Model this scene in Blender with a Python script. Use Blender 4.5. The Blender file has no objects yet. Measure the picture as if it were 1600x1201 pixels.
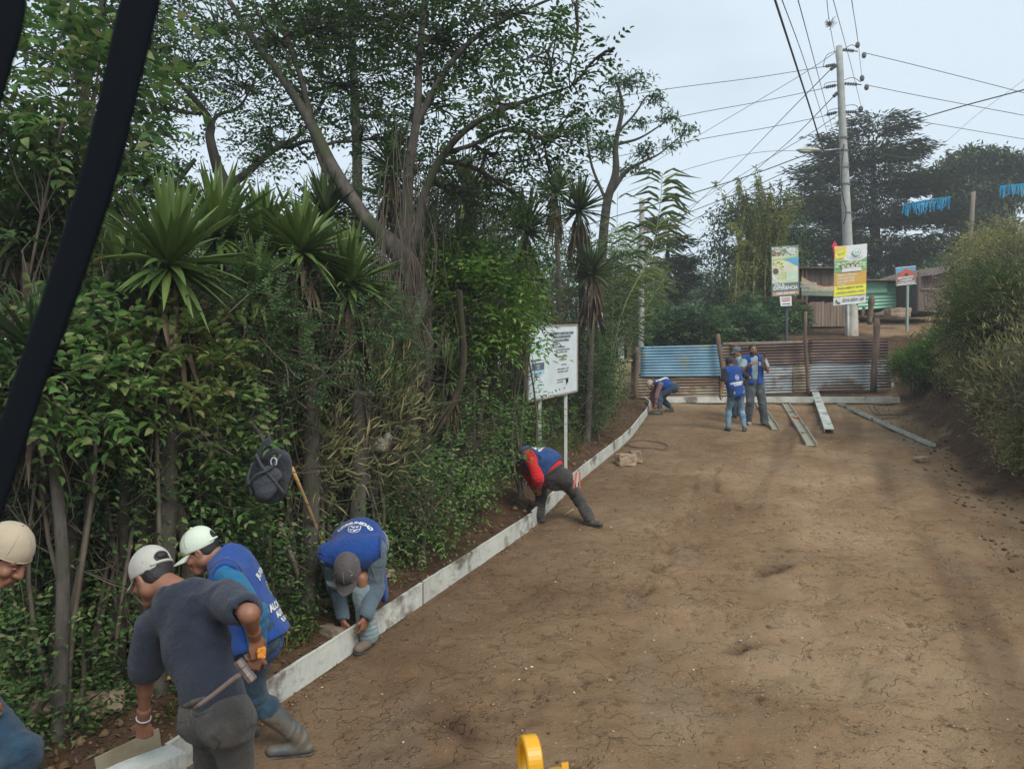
import bpy, math, random
import numpy as np
from mathutils import Vector, Matrix
from mathutils.bvhtree import BVHTree

# ------------------------------------------------------------------ camera
F = 1180.0            # focal length in pixels of the 1600 px wide photograph
CZ = 2.64             # eye height above the road under the camera
SC = bpy.context.scene
COL = SC.collection
cam_d = bpy.data.cameras.new('camera')
cam_d.sensor_width = 36.0
cam_d.lens = 36.0 * F / 1600.0
cam_d.clip_start = 0.05
cam_d.clip_end = 3000
cam = bpy.data.objects.new('camera', cam_d)
COL.objects.link(cam)
cam.location = (0, 0, CZ)
cam.rotation_euler = (math.radians(90), 0, 0)
cam_d.dof.use_dof = True
cam_d.dof.focus_distance = 9.0
cam_d.dof.aperture_fstop = 8.5
SC.camera = cam

# ------------------------------------------------------------------ sky, sun, exposure
W = bpy.data.worlds.new('World')
SC.world = W
W.use_nodes = True
nt = W.node_tree
for n in list(nt.nodes): nt.nodes.remove(n)
n_out = nt.nodes.new('ShaderNodeOutputWorld')
n_bg = nt.nodes.new('ShaderNodeBackground')
n_sky = nt.nodes.new('ShaderNodeTexSky')
n_sky.sky_type = 'NISHITA'; n_sky.sun_disc = False
SUN_EL, SUN_AZ = math.radians(44), math.radians(150)
n_sky.sun_elevation = SUN_EL; n_sky.sun_rotation = SUN_AZ
n_tc = nt.nodes.new('ShaderNodeTexCoord')
n_map = nt.nodes.new('ShaderNodeMapping'); n_map.inputs['Scale'].default_value = (1.0, 1.0, 2.2)
n_noise = nt.nodes.new('ShaderNodeTexNoise'); n_noise.inputs['Scale'].default_value = 1.7
n_noise.inputs['Detail'].default_value = 5; n_noise.inputs['Roughness'].default_value = 0.45
n_ramp = nt.nodes.new('ShaderNodeValToRGB')
n_ramp.color_ramp.elements[0].position = 0.30; n_ramp.color_ramp.elements[0].color = (2.75, 3.2, 3.65, 1)
n_ramp.color_ramp.elements[1].position = 0.58; n_ramp.color_ramp.elements[1].color = (4.1, 4.75, 5.25, 1)
n_mix = nt.nodes.new('ShaderNodeMix'); n_mix.data_type = 'RGBA'
n_mix.inputs[0].default_value = 0.93
L_ = nt.links.new
L_(n_tc.outputs['Generated'], n_map.inputs[0]); L_(n_map.outputs[0], n_noise.inputs['Vector'])
L_(n_noise.outputs['Fac'], n_ramp.inputs[0])
L_(n_sky.outputs[0], n_mix.inputs[6]); L_(n_ramp.outputs[0], n_mix.inputs[7])
L_(n_mix.outputs[2], n_bg.inputs['Color']); n_bg.inputs['Strength'].default_value = 0.1
L_(n_bg.outputs[0], n_out.inputs['Surface'])
sun_d = bpy.data.lights.new('sun', 'SUN'); sun_d.energy = 1.5; sun_d.angle = math.radians(32); sun_d.color = (1.0, 0.95, 0.88)
sun = bpy.data.objects.new('sun', sun_d); COL.objects.link(sun)
sdir = Vector((math.sin(SUN_AZ) * math.cos(SUN_EL), math.cos(SUN_AZ) * math.cos(SUN_EL), math.sin(SUN_EL)))
sun.rotation_euler = sdir.to_track_quat('Z', 'Y').to_euler()
sun.location = (0, 0, 40)
SC.view_settings.view_transform = 'Standard'
SC.view_settings.look = 'None'
SC.view_settings.exposure = 0.95
SC.view_settings.gamma = 1.0
SC.render.engine = 'CYCLES'
SC.cycles.use_denoising = True
SC.cycles.max_bounces = 6
SC.cycles.diffuse_bounces = 3
SC.cycles.glossy_bounces = 2
SC.cycles.transmission_bounces = 4
SC.cycles.transparent_max_bounces = 4
SC.cycles.volume_bounces = 0
SC.cycles.caustics_reflective = False
SC.cycles.caustics_refractive = False

# ------------------------------------------------------------------ helpers
def at(x, y, Y):
    return np.array([(x - 800.0) / F * Y, Y, CZ + (600.0 - y) / F * Y])

def srgb(r, g, b):
    f = lambda c: (c / 255 / 12.92) if c <= 10.31 else ((c / 255 + 0.055) / 1.055) ** 2.4
    return (f(r), f(g), f(b))

def tag(o, label=None, cat=None, group=None, kind=None):
    if label: o['label'] = label
    if cat: o['category'] = cat
    if group: o['group'] = group
    if kind: o['kind'] = kind
    return o

def root(name, loc, label, cat, group=None):
    o = bpy.data.objects.new(name, None); COL.objects.link(o)
    o.location = tuple(float(v) for v in loc); o.empty_display_size = 0.1
    return tag(o, label, cat, group)

def wloc(o):
    v = np.zeros(3)
    while o is not None:
        v += np.array(o.location); o = o.parent
    return v

def mesh_data(name, V, Fc, mat=None, smooth=False):
    """V (n,3); Fc either an (m,k) array or a list of index lists or a list of such arrays"""
    me = bpy.data.meshes.new(name)
    V = np.asarray(V, dtype=np.float32).reshape(-1, 3)
    if isinstance(Fc, np.ndarray): arrs = [Fc]
    elif len(Fc) and isinstance(Fc[0], np.ndarray) and Fc[0].ndim == 2: arrs = [a for a in Fc if len(a)]
    else: arrs = None
    if arrs is not None:
        me.vertices.add(len(V)); me.vertices.foreach_set('co', V.ravel())
        tot = sum(a.size for a in arrs); nf = sum(len(a) for a in arrs)
        me.loops.add(tot); me.polygons.add(nf)
        me.loops.foreach_set('vertex_index', np.concatenate([a.ravel() for a in arrs]).astype(np.int32))
        sizes = np.concatenate([np.full(len(a), a.shape[1], dtype=np.int32) for a in arrs])
        starts = np.concatenate([[0], np.cumsum(sizes)[:-1]]).astype(np.int32)
        me.polygons.foreach_set('loop_start', starts)
        if smooth: me.polygons.foreach_set('use_smooth', np.ones(nf, dtype=bool))
        me.update(calc_edges=True); me.validate()
    else:
        me.from_pydata(V.tolist(), [], [list(map(int, f)) for f in Fc])
        if smooth: me.polygons.foreach_set('use_smooth', np.ones(len(me.polygons), dtype=bool))
        me.update()
    if mat is not None: me.materials.append(mat)
    return me

def mk(name, V, Fc, mat, parent=None, origin=None, smooth=False):
    """vertices are given in world space"""
    V = np.asarray(V, dtype=np.float64).reshape(-1, 3)
    base = wloc(parent) if parent is not None else np.zeros(3)
    if origin is None: origin = base if parent is not None else np.array([V[:, 0].mean(), V[:, 1].mean(), V[:, 2].min()])
    origin = np.asarray(origin, dtype=float)
    o = bpy.data.objects.new(name, mesh_data(name, V - origin, Fc, mat, smooth))
    COL.objects.link(o)
    o.location = tuple(origin - base)
    if parent is not None: o.parent = parent
    return o

class MB:
    """collects shapes into one mesh"""
    def __init__(s): s.V = []; s.F = []; s.n = 0
    def add(s, V, Fs):
        V = np.asarray(V, dtype=float).reshape(-1, 3)
        s.V.append(V); s.F += [[i + s.n for i in f] for f in Fs]; s.n += len(V); return s
    def box(s, c, size, R=None):
        hx, hy, hz = [v / 2 for v in size]
        P = np.array([[x, y, z] for z in (-hz, hz) for y in (-hy, hy) for x in (-hx, hx)])
        if R is not None: P = P @ np.asarray(R).T
        return s.add(P + np.asarray(c), [[0, 2, 3, 1], [4, 5, 7, 6], [0, 1, 5, 4], [2, 6, 7, 3], [0, 4, 6, 2], [1, 3, 7, 5]])
    def beam(s, a, b, w, h, up=(0, 0, 1)):
        a = np.asarray(a, float); b = np.asarray(b, float); d = b - a; L = np.linalg.norm(d); d = d / L
        up = np.asarray(up, float); sd = np.cross(d, up); sd /= np.linalg.norm(sd); u = np.cross(sd, d)
        R = np.stack([d, sd, u], axis=1)
        return s.box((a + b) / 2, (L, w, h), R)
    def tube(s, pts, rad, n=8, cap=True):
        V, Fq, caps = tube_geo(np.asarray(pts, float), rad, n)
        Fs = Fq.tolist()
        if cap: Fs += caps
        return s.add(V, Fs)
    def prism(s, P2, o, ex, ey, ez, depth):
        """outline P2 in the (ex,ey) plane at o, thickness depth along ez"""
        P2 = np.asarray(P2, float); o = np.asarray(o, float); ex, ey, ez = [np.asarray(v, float) for v in (ex, ey, ez)]
        A = o + P2[:, :1] * ex + P2[:, 1:2] * ey; B = A + ez * depth; n = len(P2)
        Fs = [list(range(n))[::-1], list(range(n, 2 * n))] + [[i, (i + 1) % n, n + (i + 1) % n, n + i] for i in range(n)]
        return s.add(np.vstack([A, B]), Fs)
    def sphere(s, c, r, n=10, m=7):
        r = np.ones(3) * r; V = [[0, 0, 1]]
        for i in range(1, m):
            t = math.pi * i / m
            for j in range(n): V.append([math.sin(t) * math.cos(2 * math.pi * j / n), math.sin(t) * math.sin(2 * math.pi * j / n), math.cos(t)])
        V.append([0, 0, -1]); Fs = []
        for j in range(n): Fs.append([0, 1 + j, 1 + (j + 1) % n])
        for i in range(m - 2):
            for j in range(n):
                a = 1 + i * n + j; b = 1 + i * n + (j + 1) % n; Fs.append([a, a + n, b + n, b])
        e = len(V) - 1; k = 1 + (m - 2) * n
        for j in range(n): Fs.append([e, k + (j + 1) % n, k + j])
        return s.add(np.array(V) * r + np.asarray(c), Fs)
    def build(s, name, mat, parent=None, origin=None, smooth=False):
        return mk(name, np.vstack(s.V), s.F, mat, parent, origin, smooth)

def tube_geo(pts, rad, n=8):
    m = len(pts); rad = np.broadcast_to(np.asarray(rad, float), (m,))
    t = np.gradient(pts, axis=0); t /= np.maximum(np.linalg.norm(t, axis=1, keepdims=True), 1e-9)
    ref = np.array([0, 0, 1.0]) if abs(t[0][2]) < 0.9 else np.array([1.0, 0, 0])
    u = np.cross(t, ref); u /= np.maximum(np.linalg.norm(u, axis=1, keepdims=True), 1e-9)
    v = np.cross(t, u)
    a = np.linspace(0, 2 * np.pi, n, endpoint=False)
    V = pts[:, None, :] + rad[:, None, None] * (np.cos(a)[None, :, None] * u[:, None, :] + np.sin(a)[None, :, None] * v[:, None, :])
    i = np.arange(m - 1)[:, None]; j = np.arange(n)[None, :]; j2 = (j + 1) % n
    Fq = np.stack([i * n + j, i * n + j2, (i + 1) * n + j2, (i + 1) * n + j], axis=-1).reshape(-1, 4)
    return V.reshape(-1, 3), Fq, [list(range(n))[::-1], [(m - 1) * n + k for k in range(n)]]

class TB:
    """many tubes, fast"""
    def __init__(s): s.V = []; s.F = []; s.n = 0
    def add(s, pts, rad, n=5):
        V, Fq, _ = tube_geo(np.asarray(pts, float), rad, n)
        s.V.append(V); s.F.append(Fq + s.n); s.n += len(V)
    def build(s, name, mat, parent=None, origin=None, smooth=True):
        return mk(name, np.vstack(s.V), np.vstack(s.F), mat, parent, origin, smooth)

def smooth_path(P, n=8):
    """Catmull-Rom through control points; works on any number of columns"""
    P = np.asarray(P, float); Q = np.vstack([2 * P[0] - P[1], P, 2 * P[-1] - P[-2]]); out = []
    for i in range(1, len(Q) - 2):
        t = np.linspace(0, 1, n, endpoint=False)[:, None]
        a, b, c, d = Q[i - 1], Q[i], Q[i + 1], Q[i + 2]
        out.append(0.5 * ((2 * b) + (-a + c) * t + (2 * a - 5 * b + 4 * c - d) * t ** 2 + (-a + 3 * b - 3 * c + d) * t ** 3))
    return np.vstack(out + [P[-1:]])

# lattice noise on numpy arrays
_NR = np.random.RandomState(7).rand(256, 256)
def noise2(x, y, s=1.0, o=0):
    x = np.asarray(x, float) / s + 37.1 * o + 1000; y = np.asarray(y, float) / s + 11.7 * o + 1000
    xi = np.floor(x).astype(int); yi = np.floor(y).astype(int); fx = x - xi; fy = y - yi
    fx = fx * fx * (3 - 2 * fx); fy = fy * fy * (3 - 2 * fy)
    g = lambda a, b: _NR[a & 255, b & 255]
    return (g(xi, yi) * (1 - fx) + g(xi + 1, yi) * fx) * (1 - fy) + (g(xi, yi + 1) * (1 - fx) + g(xi + 1, yi + 1) * fx) * fy - 0.5
def fbm(x, y, s, n=4, o=0):
    return sum(noise2(x, y, s / 2 ** i, o + i) * 0.5 ** i for i in range(n))
def sstep(a, b, x):
    t = np.clip((x - a) / (b - a), 0, 1); return t * t * (3 - 2 * t)

# ------------------------------------------------------------------ materials
def newmat(name):
    m = bpy.data.materials.new(name); m.use_nodes = True
    t = m.node_tree; b = t.nodes['Principled BSDF']; return m, t, b
def nd(t, typ, **kw):
    n = t.nodes.new(typ)
    for k, v in kw.items():
        if k.startswith('i_'): n.inputs[k[2:].replace('_', ' ')].default_value = v
        else: setattr(n, k, v)
    return n
def ramp(t, fac, stops):
    r = t.nodes.new('ShaderNodeValToRGB'); e = r.color_ramp.elements
    while len(e) < len(stops): e.new(0.5)
    for k, (p, c) in enumerate(stops): e[k].position = p; e[k].color = (*c, 1) if len(c) == 3 else c
    t.links.new(fac, r.inputs[0]); return r.outputs[0]
def noise(t, scale, detail=4, rough=0.55, coord='Object', stretch=None, dist=0.0):
    tc = nd(t, 'ShaderNodeTexCoord'); src = tc.outputs[coord]
    if stretch:
        mp = nd(t, 'ShaderNodeMapping'); mp.inputs['Scale'].default_value = stretch
        t.links.new(src, mp.inputs[0]); src = mp.outputs[0]
    n = nd(t, 'ShaderNodeTexNoise'); n.inputs['Scale'].default_value = scale
    n.inputs['Detail'].default_value = detail; n.inputs['Roughness'].default_value = rough; n.inputs['Distortion'].default_value = dist
    t.links.new(src, n.inputs['Vector']); return n.outputs['Fac']
def mixc(t, fac, a, b, mode='MIX'):
    m = nd(t, 'ShaderNodeMix', data_type='RGBA', blend_type=mode)
    for sock, v in ((m.inputs[0], fac), (m.inputs[6], a), (m.inputs[7], b)):
        if isinstance(v, (int, float)): sock.default_value = v
        elif isinstance(v, tuple): sock.default_value = (*v, 1) if len(v) == 3 else v
        else: t.links.new(v, sock)
    return m.outputs[2]
def bump(t, b, h, strength=0.5, dist=0.01):
    bp = nd(t, 'ShaderNodeBump'); bp.inputs['Strength'].default_value = strength; bp.inputs['Distance'].default_value = dist
    t.links.new(h, bp.inputs['Height']); t.links.new(bp.outputs[0], b.inputs['Normal'])

def mat_plain(name, col, rough=0.7, var=0.25, scale=6, metal=0.0, bmp=0.2, bscale=40, stretch=None, dirt=None, dirt_amt=0.4, dscale=2.5):
    m, t, b = newmat(name)
    n = noise(t, scale, 5, 0.6, stretch=stretch)
    c = ramp(t, n, [(0.3, tuple(v * (1 - var) for v in col)), (0.7, tuple(min(1, v * (1 + var)) for v in col))])
    if dirt is not None:
        dn = noise(t, dscale, 6, 0.65)
        f = ramp(t, dn, [(0.62 - dirt_amt * 0.3, (0, 0, 0)), (0.72, (1, 1, 1))])
        c = mixc(t, f, c, dirt)
    t.links.new(c, b.inputs['Base Color'])
    b.inputs['Roughness'].default_value = rough; b.inputs['Metallic'].default_value = metal
    if bmp: bump(t, b, noise(t, bscale, 4, 0.6, stretch=stretch), bmp, 0.01)
    return m

def mat_leaf(name, cols, rough=0.6, trans=0.35, spec=0.22, patch=1.2):
    """cols: three or more greens; every leaf picks its own"""
    m, t, b = newmat(name)
    g = nd(t, 'ShaderNodeNewGeometry')
    k = len(cols)
    c = ramp(t, g.outputs['Random Per Island'], [(0.05 + 0.9 * i / (k - 1), c) for i, c in enumerate(cols)])
    pn = noise(t, patch, 3, 0.5, coord='Object')
    c2 = mixc(t, ramp(t, pn, [(0.35, (0.62, 0.62, 0.62)), (0.65, (1.25, 1.22, 1.1))]), c, c, 'MULTIPLY')
    # multiply colour by patch value
    mm = nd(t, 'ShaderNodeMix', data_type='RGBA', blend_type='MULTIPLY'); mm.inputs[0].default_value = 1.0
    t.links.new(c, mm.inputs[6]); t.links.new(ramp(t, pn, [(0.35, (0.6, 0.62, 0.62)), (0.65, (1.3, 1.25, 1.1))]), mm.inputs[7])
    t.nodes.remove(c2.node)
    t.links.new(mm.outputs[2], b.inputs['Base Color'])
    b.inputs['Roughness'].default_value = rough
    b.inputs['Specular IOR Level'].default_value = spec
    tr = nd(t, 'ShaderNodeBsdfTranslucent'); t.links.new(mm.outputs[2], tr.inputs['Color'])
    ms = nd(t, 'ShaderNodeMixShader'); ms.inputs[0].default_value = trans
    t.links.new(b.outputs[0], ms.inputs[1]); t.links.new(tr.outputs[0], ms.inputs[2])
    t.links.new(ms.outputs[0], t.nodes['Material Output'].inputs['Surface'])
    return m

def mat_bark(name, c1, c2, moss=None, scale=9):
    m, t, b = newmat(name)
    n = noise(t, scale, 6, 0.7, stretch=(1, 1, 0.3))
    c = ramp(t, n, [(0.35, c1), (0.65, c2)])
    if moss: c = mixc(t, ramp(t, noise(t, 2.2, 4, 0.6), [(0.5, (0, 0, 0)), (0.62, (1, 1, 1))]), c, moss)
    t.links.new(c, b.inputs['Base Color']); b.inputs['Roughness'].default_value = 0.9
    bump(t, b, noise(t, scale * 3, 5, 0.7, stretch=(1, 1, 0.2)), 0.8, 0.03)
    return m

M = {}
M['bark'] = mat_bark('bark', (.04, .034, .028), (.13, .112, .094), (.05, .06, .025))
M['bark_dark'] = mat_bark('bark_dark', (.02, .017, .014), (.07, .058, .046), (.03, .036, .017))
M['stem'] = mat_bark('stem_bark', (.034, .028, .018), (.105, .085, .055), (.05, .055, .02), 18)
M['dead'] = mat_plain('dead_leaf', (.12, .09, .058), 0.9, 0.5, 5, bmp=0)
M['twig'] = mat_plain('twig', (.11, .09, .065), 0.9, 0.4, 5, bmp=0)
M['leaf_tree'] = mat_leaf('leaf_tree', [(0.042, 0.085, 0.033), (0.072, 0.133, 0.046), (0.108, 0.190, 0.061)])
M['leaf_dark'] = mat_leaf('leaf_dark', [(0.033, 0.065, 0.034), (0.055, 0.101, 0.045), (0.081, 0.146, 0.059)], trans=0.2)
M['leaf_bright'] = mat_leaf('leaf_bright', [(0.060, 0.137, 0.030), (0.094, 0.210, 0.040), (0.161, 0.296, 0.061), (0.228, 0.322, 0.080)])
M['leaf_hedge'] = mat_leaf('leaf_hedge', [(0.054, 0.126, 0.041), (0.092, 0.194, 0.059), (0.158, 0.290, 0.079), (0.241, 0.271, 0.124)])
M['leaf_pink'] = mat_leaf('leaf_pink', [(.06, .11, .03), (.09, .15, .04), (.13, .19, .055), (.15, .19, .06), (.18, .165, .07)])
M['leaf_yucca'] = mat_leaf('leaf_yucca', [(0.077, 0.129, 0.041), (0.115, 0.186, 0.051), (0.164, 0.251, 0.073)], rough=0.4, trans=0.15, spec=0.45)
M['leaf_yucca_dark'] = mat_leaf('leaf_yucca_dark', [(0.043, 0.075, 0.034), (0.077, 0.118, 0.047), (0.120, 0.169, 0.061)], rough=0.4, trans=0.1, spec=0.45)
M['leaf_cypress'] = mat_leaf('leaf_cypress', [(0.043, 0.073, 0.043), (0.070, 0.109, 0.054), (0.121, 0.150, 0.065)], trans=0.1, patch=0.35)
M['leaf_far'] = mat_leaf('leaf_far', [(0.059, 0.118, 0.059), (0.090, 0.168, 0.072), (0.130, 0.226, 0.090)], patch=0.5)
M['leaf_fern'] = mat_leaf('leaf_fern', [(.045, .10, .045), (.07, .145, .06), (.10, .19, .08), (.13, .17, .08)])
M['leaf_bamboo'] = mat_leaf('leaf_bamboo', [(0.118, 0.174, 0.049), (0.202, 0.261, 0.075), (0.335, 0.315, 0.100)], patch=0.8)
M['leaf_reed'] = mat_leaf('leaf_reed', [(0.144, 0.220, 0.079), (0.225, 0.321, 0.112), (0.348, 0.406, 0.176)], patch=0.8)
M['leaf_brush'] = mat_leaf('leaf_brush', [(0.136, 0.171, 0.072), (0.220, 0.255, 0.109), (0.344, 0.352, 0.158), (0.416, 0.341, 0.195)], patch=0.9)
M['grass'] = mat_leaf('grass_blade', [(0.068, 0.107, 0.027), (0.123, 0.166, 0.043), (0.218, 0.178, 0.074)], patch=1.5)

# the pale air of the valley
mh = bpy.data.materials.new('haze'); mh.use_nodes = True; th_ = mh.node_tree
for n in list(th_.nodes):
    if n.type != 'OUTPUT_MATERIAL': th_.nodes.remove(n)
pv = th_.nodes.new('ShaderNodeVolumePrincipled'); pv.inputs['Density'].default_value = 0.0019; pv.inputs['Color'].default_value = (.93, .97, 1, 1); pv.inputs['Anisotropy'].default_value = 0.0
th_.links.new(pv.outputs[0], [n for n in th_.nodes if n.type == 'OUTPUT_MATERIAL'][0].inputs['Volume'])
_hb = np.array([[x, y, z] for z in (-2.0, 25.0) for y in (-70.0, 1100.0) for x in (-480.0, 480.0)])
tag(mk('haze', _hb, [[0, 2, 3, 1], [4, 5, 7, 6], [0, 1, 5, 4], [2, 6, 7, 3], [0, 4, 6, 2], [1, 3, 7, 5]], mh, origin=(0, 0, 0)), kind='stuff')
# ------------------------------------------------------------------ ground
BP = np.array([(-3.6, 0.5), (-2.75, 2.5), (-1.92, 4.39), (-1.095, 6.27), (.236, 9.3), (.98, 11.75), (2.47, 15.9), (3.42, 19.3), (3.98, 21.6), (4.12, 22.8)])
def xb(Y): return np.interp(Y, np.r_[BP[:, 1], 60, 3000], np.r_[BP[:, 0], 9, 10])
def xr(Y): return 7.0 + (np.asarray(Y, float) - 10.4) * 0.37
def base_z(Y): 
    Y = np.asarray(Y, float)
    return np.where(Y < 24, 0.0932 * Y, 0.0932 * 24 + (Y - 24) * 0.035 * np.exp(-np.maximum(Y - 24, 0) / 120))
CRK = [[(1.28, 7.1), (1.62, 8.0), (2.0, 9.3), (2.75, 11.3), (3.2, 13.2)], [(1.9, 7.75), (2.35, 7.72), (2.8, 7.80)], [(.52, 9.3), (1.1, 9.15), (1.7, 9.1)], [(-.1, 7.35), (.2, 7.3)], [(3.0, 10.2), (3.1, 11.6), (3.5, 13)], [(-.55, 5.0), (-.2, 4.75), (.1, 4.8)], [(1.75, 5.9), (2.1, 6.1), (2.3, 6.05)]]
def crack(X, Y):
    wx = X + .16 * fbm(X, Y, .45, 3, 81); wy = Y + .22 * fbm(X, Y, .5, 3, 82); d = np.full(np.shape(X), 9.0)
    for P in CRK:
        for (ax, ay), (bx, by) in zip(P[:-1], P[1:]):
            t = np.clip(((wx - ax) * (bx - ax) + (wy - ay) * (by - ay)) / ((bx - ax) ** 2 + (by - ay) ** 2), 0, 1); d = np.minimum(d, np.hypot(wx - ax - t * (bx - ax), wy - ay - t * (by - ay)))
    return d
def ground_z(X, Y, detail=True):
    X = np.asarray(X, float); Y = np.asarray(Y, float)
    z = base_z(Y)
    dl = xb(Y) - X
    nearl = 1 - sstep(21.5, 24, Y)
    wig = fbm(X, Y, 2.2, 3, 5) * 0.5
    z = z + nearl * (0.11 * sstep(0.03, 0.28, dl) + 0.28 * sstep(0.3, 1.4, dl + wig * 0.4) + 0.3 * sstep(2, 6, dl))
    dr = X - xr(Y)
    hb = 1.05 + 1.3 * (1 - sstep(15, 21, Y))
    hb = hb * (1 - sstep(25, 27, Y)) 
    z = z + sstep(-0.25, 0.25, dr) * 0.12 * (1 - sstep(25, 27, Y)) + hb * sstep(0.1 + wig * 0.35, 1.5 + wig * 0.7, dr)
    z = z + (1 - sstep(25, 27, Y)) * 0.8 * sstep(2, 7, dr)
    # the terrace behind the barrier
    tr = sstep(24.6, 27.4, Y + 0.35 * (X - 11)) * sstep(6.8, 9.5, X + 0.1 * (Y - 24))
    top = 4.45 + 0.16 * (np.clip(Y, 27, 40) - 28) + 0.02 * np.clip(X - 12, 0, 20)
    z = z * (1 - tr) + np.maximum(z, top) * tr
    if detail:
        near = np.exp(-np.maximum(Y - 5, 0) / 25)
        road = sstep(-0.1, 0.25, -dl) * sstep(-0.2, 0.3, -dr)
        calm = 1 - 0.9 * np.exp(-(dl / 0.28) ** 2) * nearl; z0_ = z
        z = z + fbm(X, Y, 1.6, 3, 1) * 0.05 + fbm(X * 1.0, Y * 1.8, 0.34, 4, 2) * 0.035 * near * (1 + 1.6 * (1 - road))
        pk = fbm(X, Y * .8, 1.1, 4, 51)                                # crust that has peeled in plates
        z = z + road * near * 0.011 * (np.tanh((pk - .10) / .012) + np.tanh((pk + .12) / .012)) 
        cr = np.abs(fbm(X, Y * 0.6, 0.8, 3, 9))                      # ragged cracks and ridges of the graded earth
        z = z - road * near * 0.02 * np.exp(-(cr / 0.03) ** 2) * sstep(0.02, 0.16, fbm(X, Y, 1.9, 2, 12))
        al = X * .40 + Y * .917; ac = X * .917 - Y * .40; dk = crack(X, Y); z = z - road * (.055 * np.exp(-(dk / .04) ** 2) * np.clip(.55 + 2 * fbm(X, Y, .3, 2, 83), 0, 1) - .022 * np.exp(-((dk - .11) / .07) ** 2) * np.clip(.4 + 2 * fbm(X, Y, .25, 2, 84), 0, 1))
        z = z + road * near * .012 * fbm(ac, al * .07, .3, 2, 61)
        for c_ in (.55, 2.75):       # lugs pressed in by a tyre
            u_ = ac - c_ - .1 * fbm(al, 0 * al, 3., 2, 70); z = z - road * near * .014 * np.exp(-(np.abs(u_) / .16) ** 4) * np.clip(np.sin(al * 21 + 3 * np.sign(u_) + u_ * 9) , 0, 1) * sstep(-.1, .15, fbm(X, Y, 1.3, 2, 71))
        rx = X - (2.6 + (Y - 6) * 0.40)
        z = z - road * 0.022 * (np.exp(-(rx / 0.22) ** 2) + np.exp(-((rx - 1.75) / 0.22) ** 2)) * (0.6 + fbm(X, Y, 1.0, 2, 3))
        z = z + (1 - road) * (1 - nearl * 0) * fbm(X, Y, 0.5, 4, 14) * 0.12 * sstep(0.2, 0.6, np.maximum(dl, dr))
        z = z0_ + (z - z0_) * calm - 0.02 * np.exp(-((dl + .03) / 0.07) ** 2) * nearl
    return z

def axis(lo, hi, step, far_lo, far_hi, g=1.13):
    a = list(np.arange(lo, hi, step)); s = step
    while a[-1] < far_hi: s *= g; a.append(a[-1] + s)
    s = step
    while a[0] > far_lo: s *= g; a.insert(0, a[0] - s)
    return np.array(a)
gx = axis(-5.0, 14.0, 0.045, -400, 400, 1.12)
ys = [2.6]
while ys[-1] < 30: ys.append(ys[-1] + 0.028 + 0.0045 * (ys[-1] - 2.6))
s_ = 0.2
while ys[-1] < 900: s_ *= 1.13; ys.append(ys[-1] + s_)
pre = [2.6]; s_ = 0.05
while pre[-1] > -60: s_ *= 1.25; pre.append(pre[-1] - s_)
gy = np.array(pre[:0:-1] + ys)
GX, GY = np.meshgrid(gx, gy, indexing='ij')
GZ = ground_z(GX, GY)
nx, ny = GX.shape
ii, jj = np.meshgrid(np.arange(nx - 1), np.arange(ny - 1), indexing='ij')
q = np.stack([ii * ny + jj, (ii + 1) * ny + jj, (ii + 1) * ny + jj + 1, ii * ny + jj + 1], axis=-1).reshape(-1, 4)

m, t, b = newmat('earth')
att = nd(t, 'ShaderNodeAttribute'); att.attribute_name = 'soil'
n1 = noise(t, 0.55, 6, 0.6, dist=0.4); n2 = noise(t, 7, 8, 0.72, stretch=(1, 1.0, 1)); n3 = noise(t, 60, 4, 0.7)
road = ramp(t, n1, [(0.30, (.19, .115, .06)), (0.48, (.285, .184, .102)), (0.66, (.375, .258, .152))])
road = mixc(t, ramp(t, n2, [(0.32, (1, 1, 1)), (0.44, (0, 0, 0))]), road, (.13, .078, .042))
road = mixc(t, ramp(t, noise(t, 1.3, 5, 0.55, stretch=(1, 0.45, 1)), [(0.56, (0, 0, 0)), (0.66, (.5, .5, .5))]), road, (.29, .225, .145))
road = mixc(t, ramp(t, noise(t, 28, 3, 0.6), [(0.66, (0, 0, 0)), (0.72, (.75, .75, .75))]), road, (.48, .40, .29))
soil = ramp(t, noise(t, 4, 7, 0.7), [(0.3, (.05, .03, .018)), (0.55, (.105, .062, .036)), (0.75, (.18, .112, .068))])
col = mixc(t, att.outputs['Fac'], road, soil)
t.links.new(col, b.inputs['Base Color']); b.inputs['Roughness'].default_value = 0.95
b.inputs['Specular IOR Level'].default_value = 0.15
ad = nd(t, 'ShaderNodeMath', operation='ADD'); ms = nd(t, 'ShaderNodeMath', operation='MULTIPLY'); ms.inputs[1].default_value = 0.3
t.links.new(n3, ms.inputs[0]); t.links.new(ms.outputs[0], ad.inputs[1]); t.links.new(n2, ad.inputs[0])
def line(sc, w, o_, st=(1, .7, 1)):
    nn = noise(t, sc, 5, .6, stretch=st, dist=.6); return ramp(t, nn, [(.5 - w, (1, 1, 1)), (.5, (.985, .985, .985)), (.5 + w, (1, 1, 1))])
l1 = mixc(t, ramp(t, noise(t, .8, 4, .55), [(.5, (1, 1, 1)), (.62, (0, 0, 0))]), line(1.5, .010, 0), (1.0, 1.0, 1.0))
plates = ramp(t, noise(t, 2.3, 5, .6), [(.50, (0, 0, 0)), (.512, (.4, .4, .4)), (.60, (.4, .4, .4)), (.612, (.7, .7, .7))])
su2 = nd(t, 'ShaderNodeMath', operation='ADD'); t.links.new(l1, su2.inputs[0]); t.links.new(plates, su2.inputs[1])
su3 = nd(t, 'ShaderNodeMath', operation='ADD'); t.links.new(plates, su3.inputs[0]); t.links.new(ad.outputs[0], su3.inputs[1])
bump(t, b, su3.outputs[0], 1.0, 0.045)
M['earth'] = m
ground = mk('ground', np.stack([GX, GY, GZ], -1).reshape(-1, 3), q, M['earth'], origin=(0, 0, 0), smooth=True)
tag(ground, kind='structure')
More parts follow.
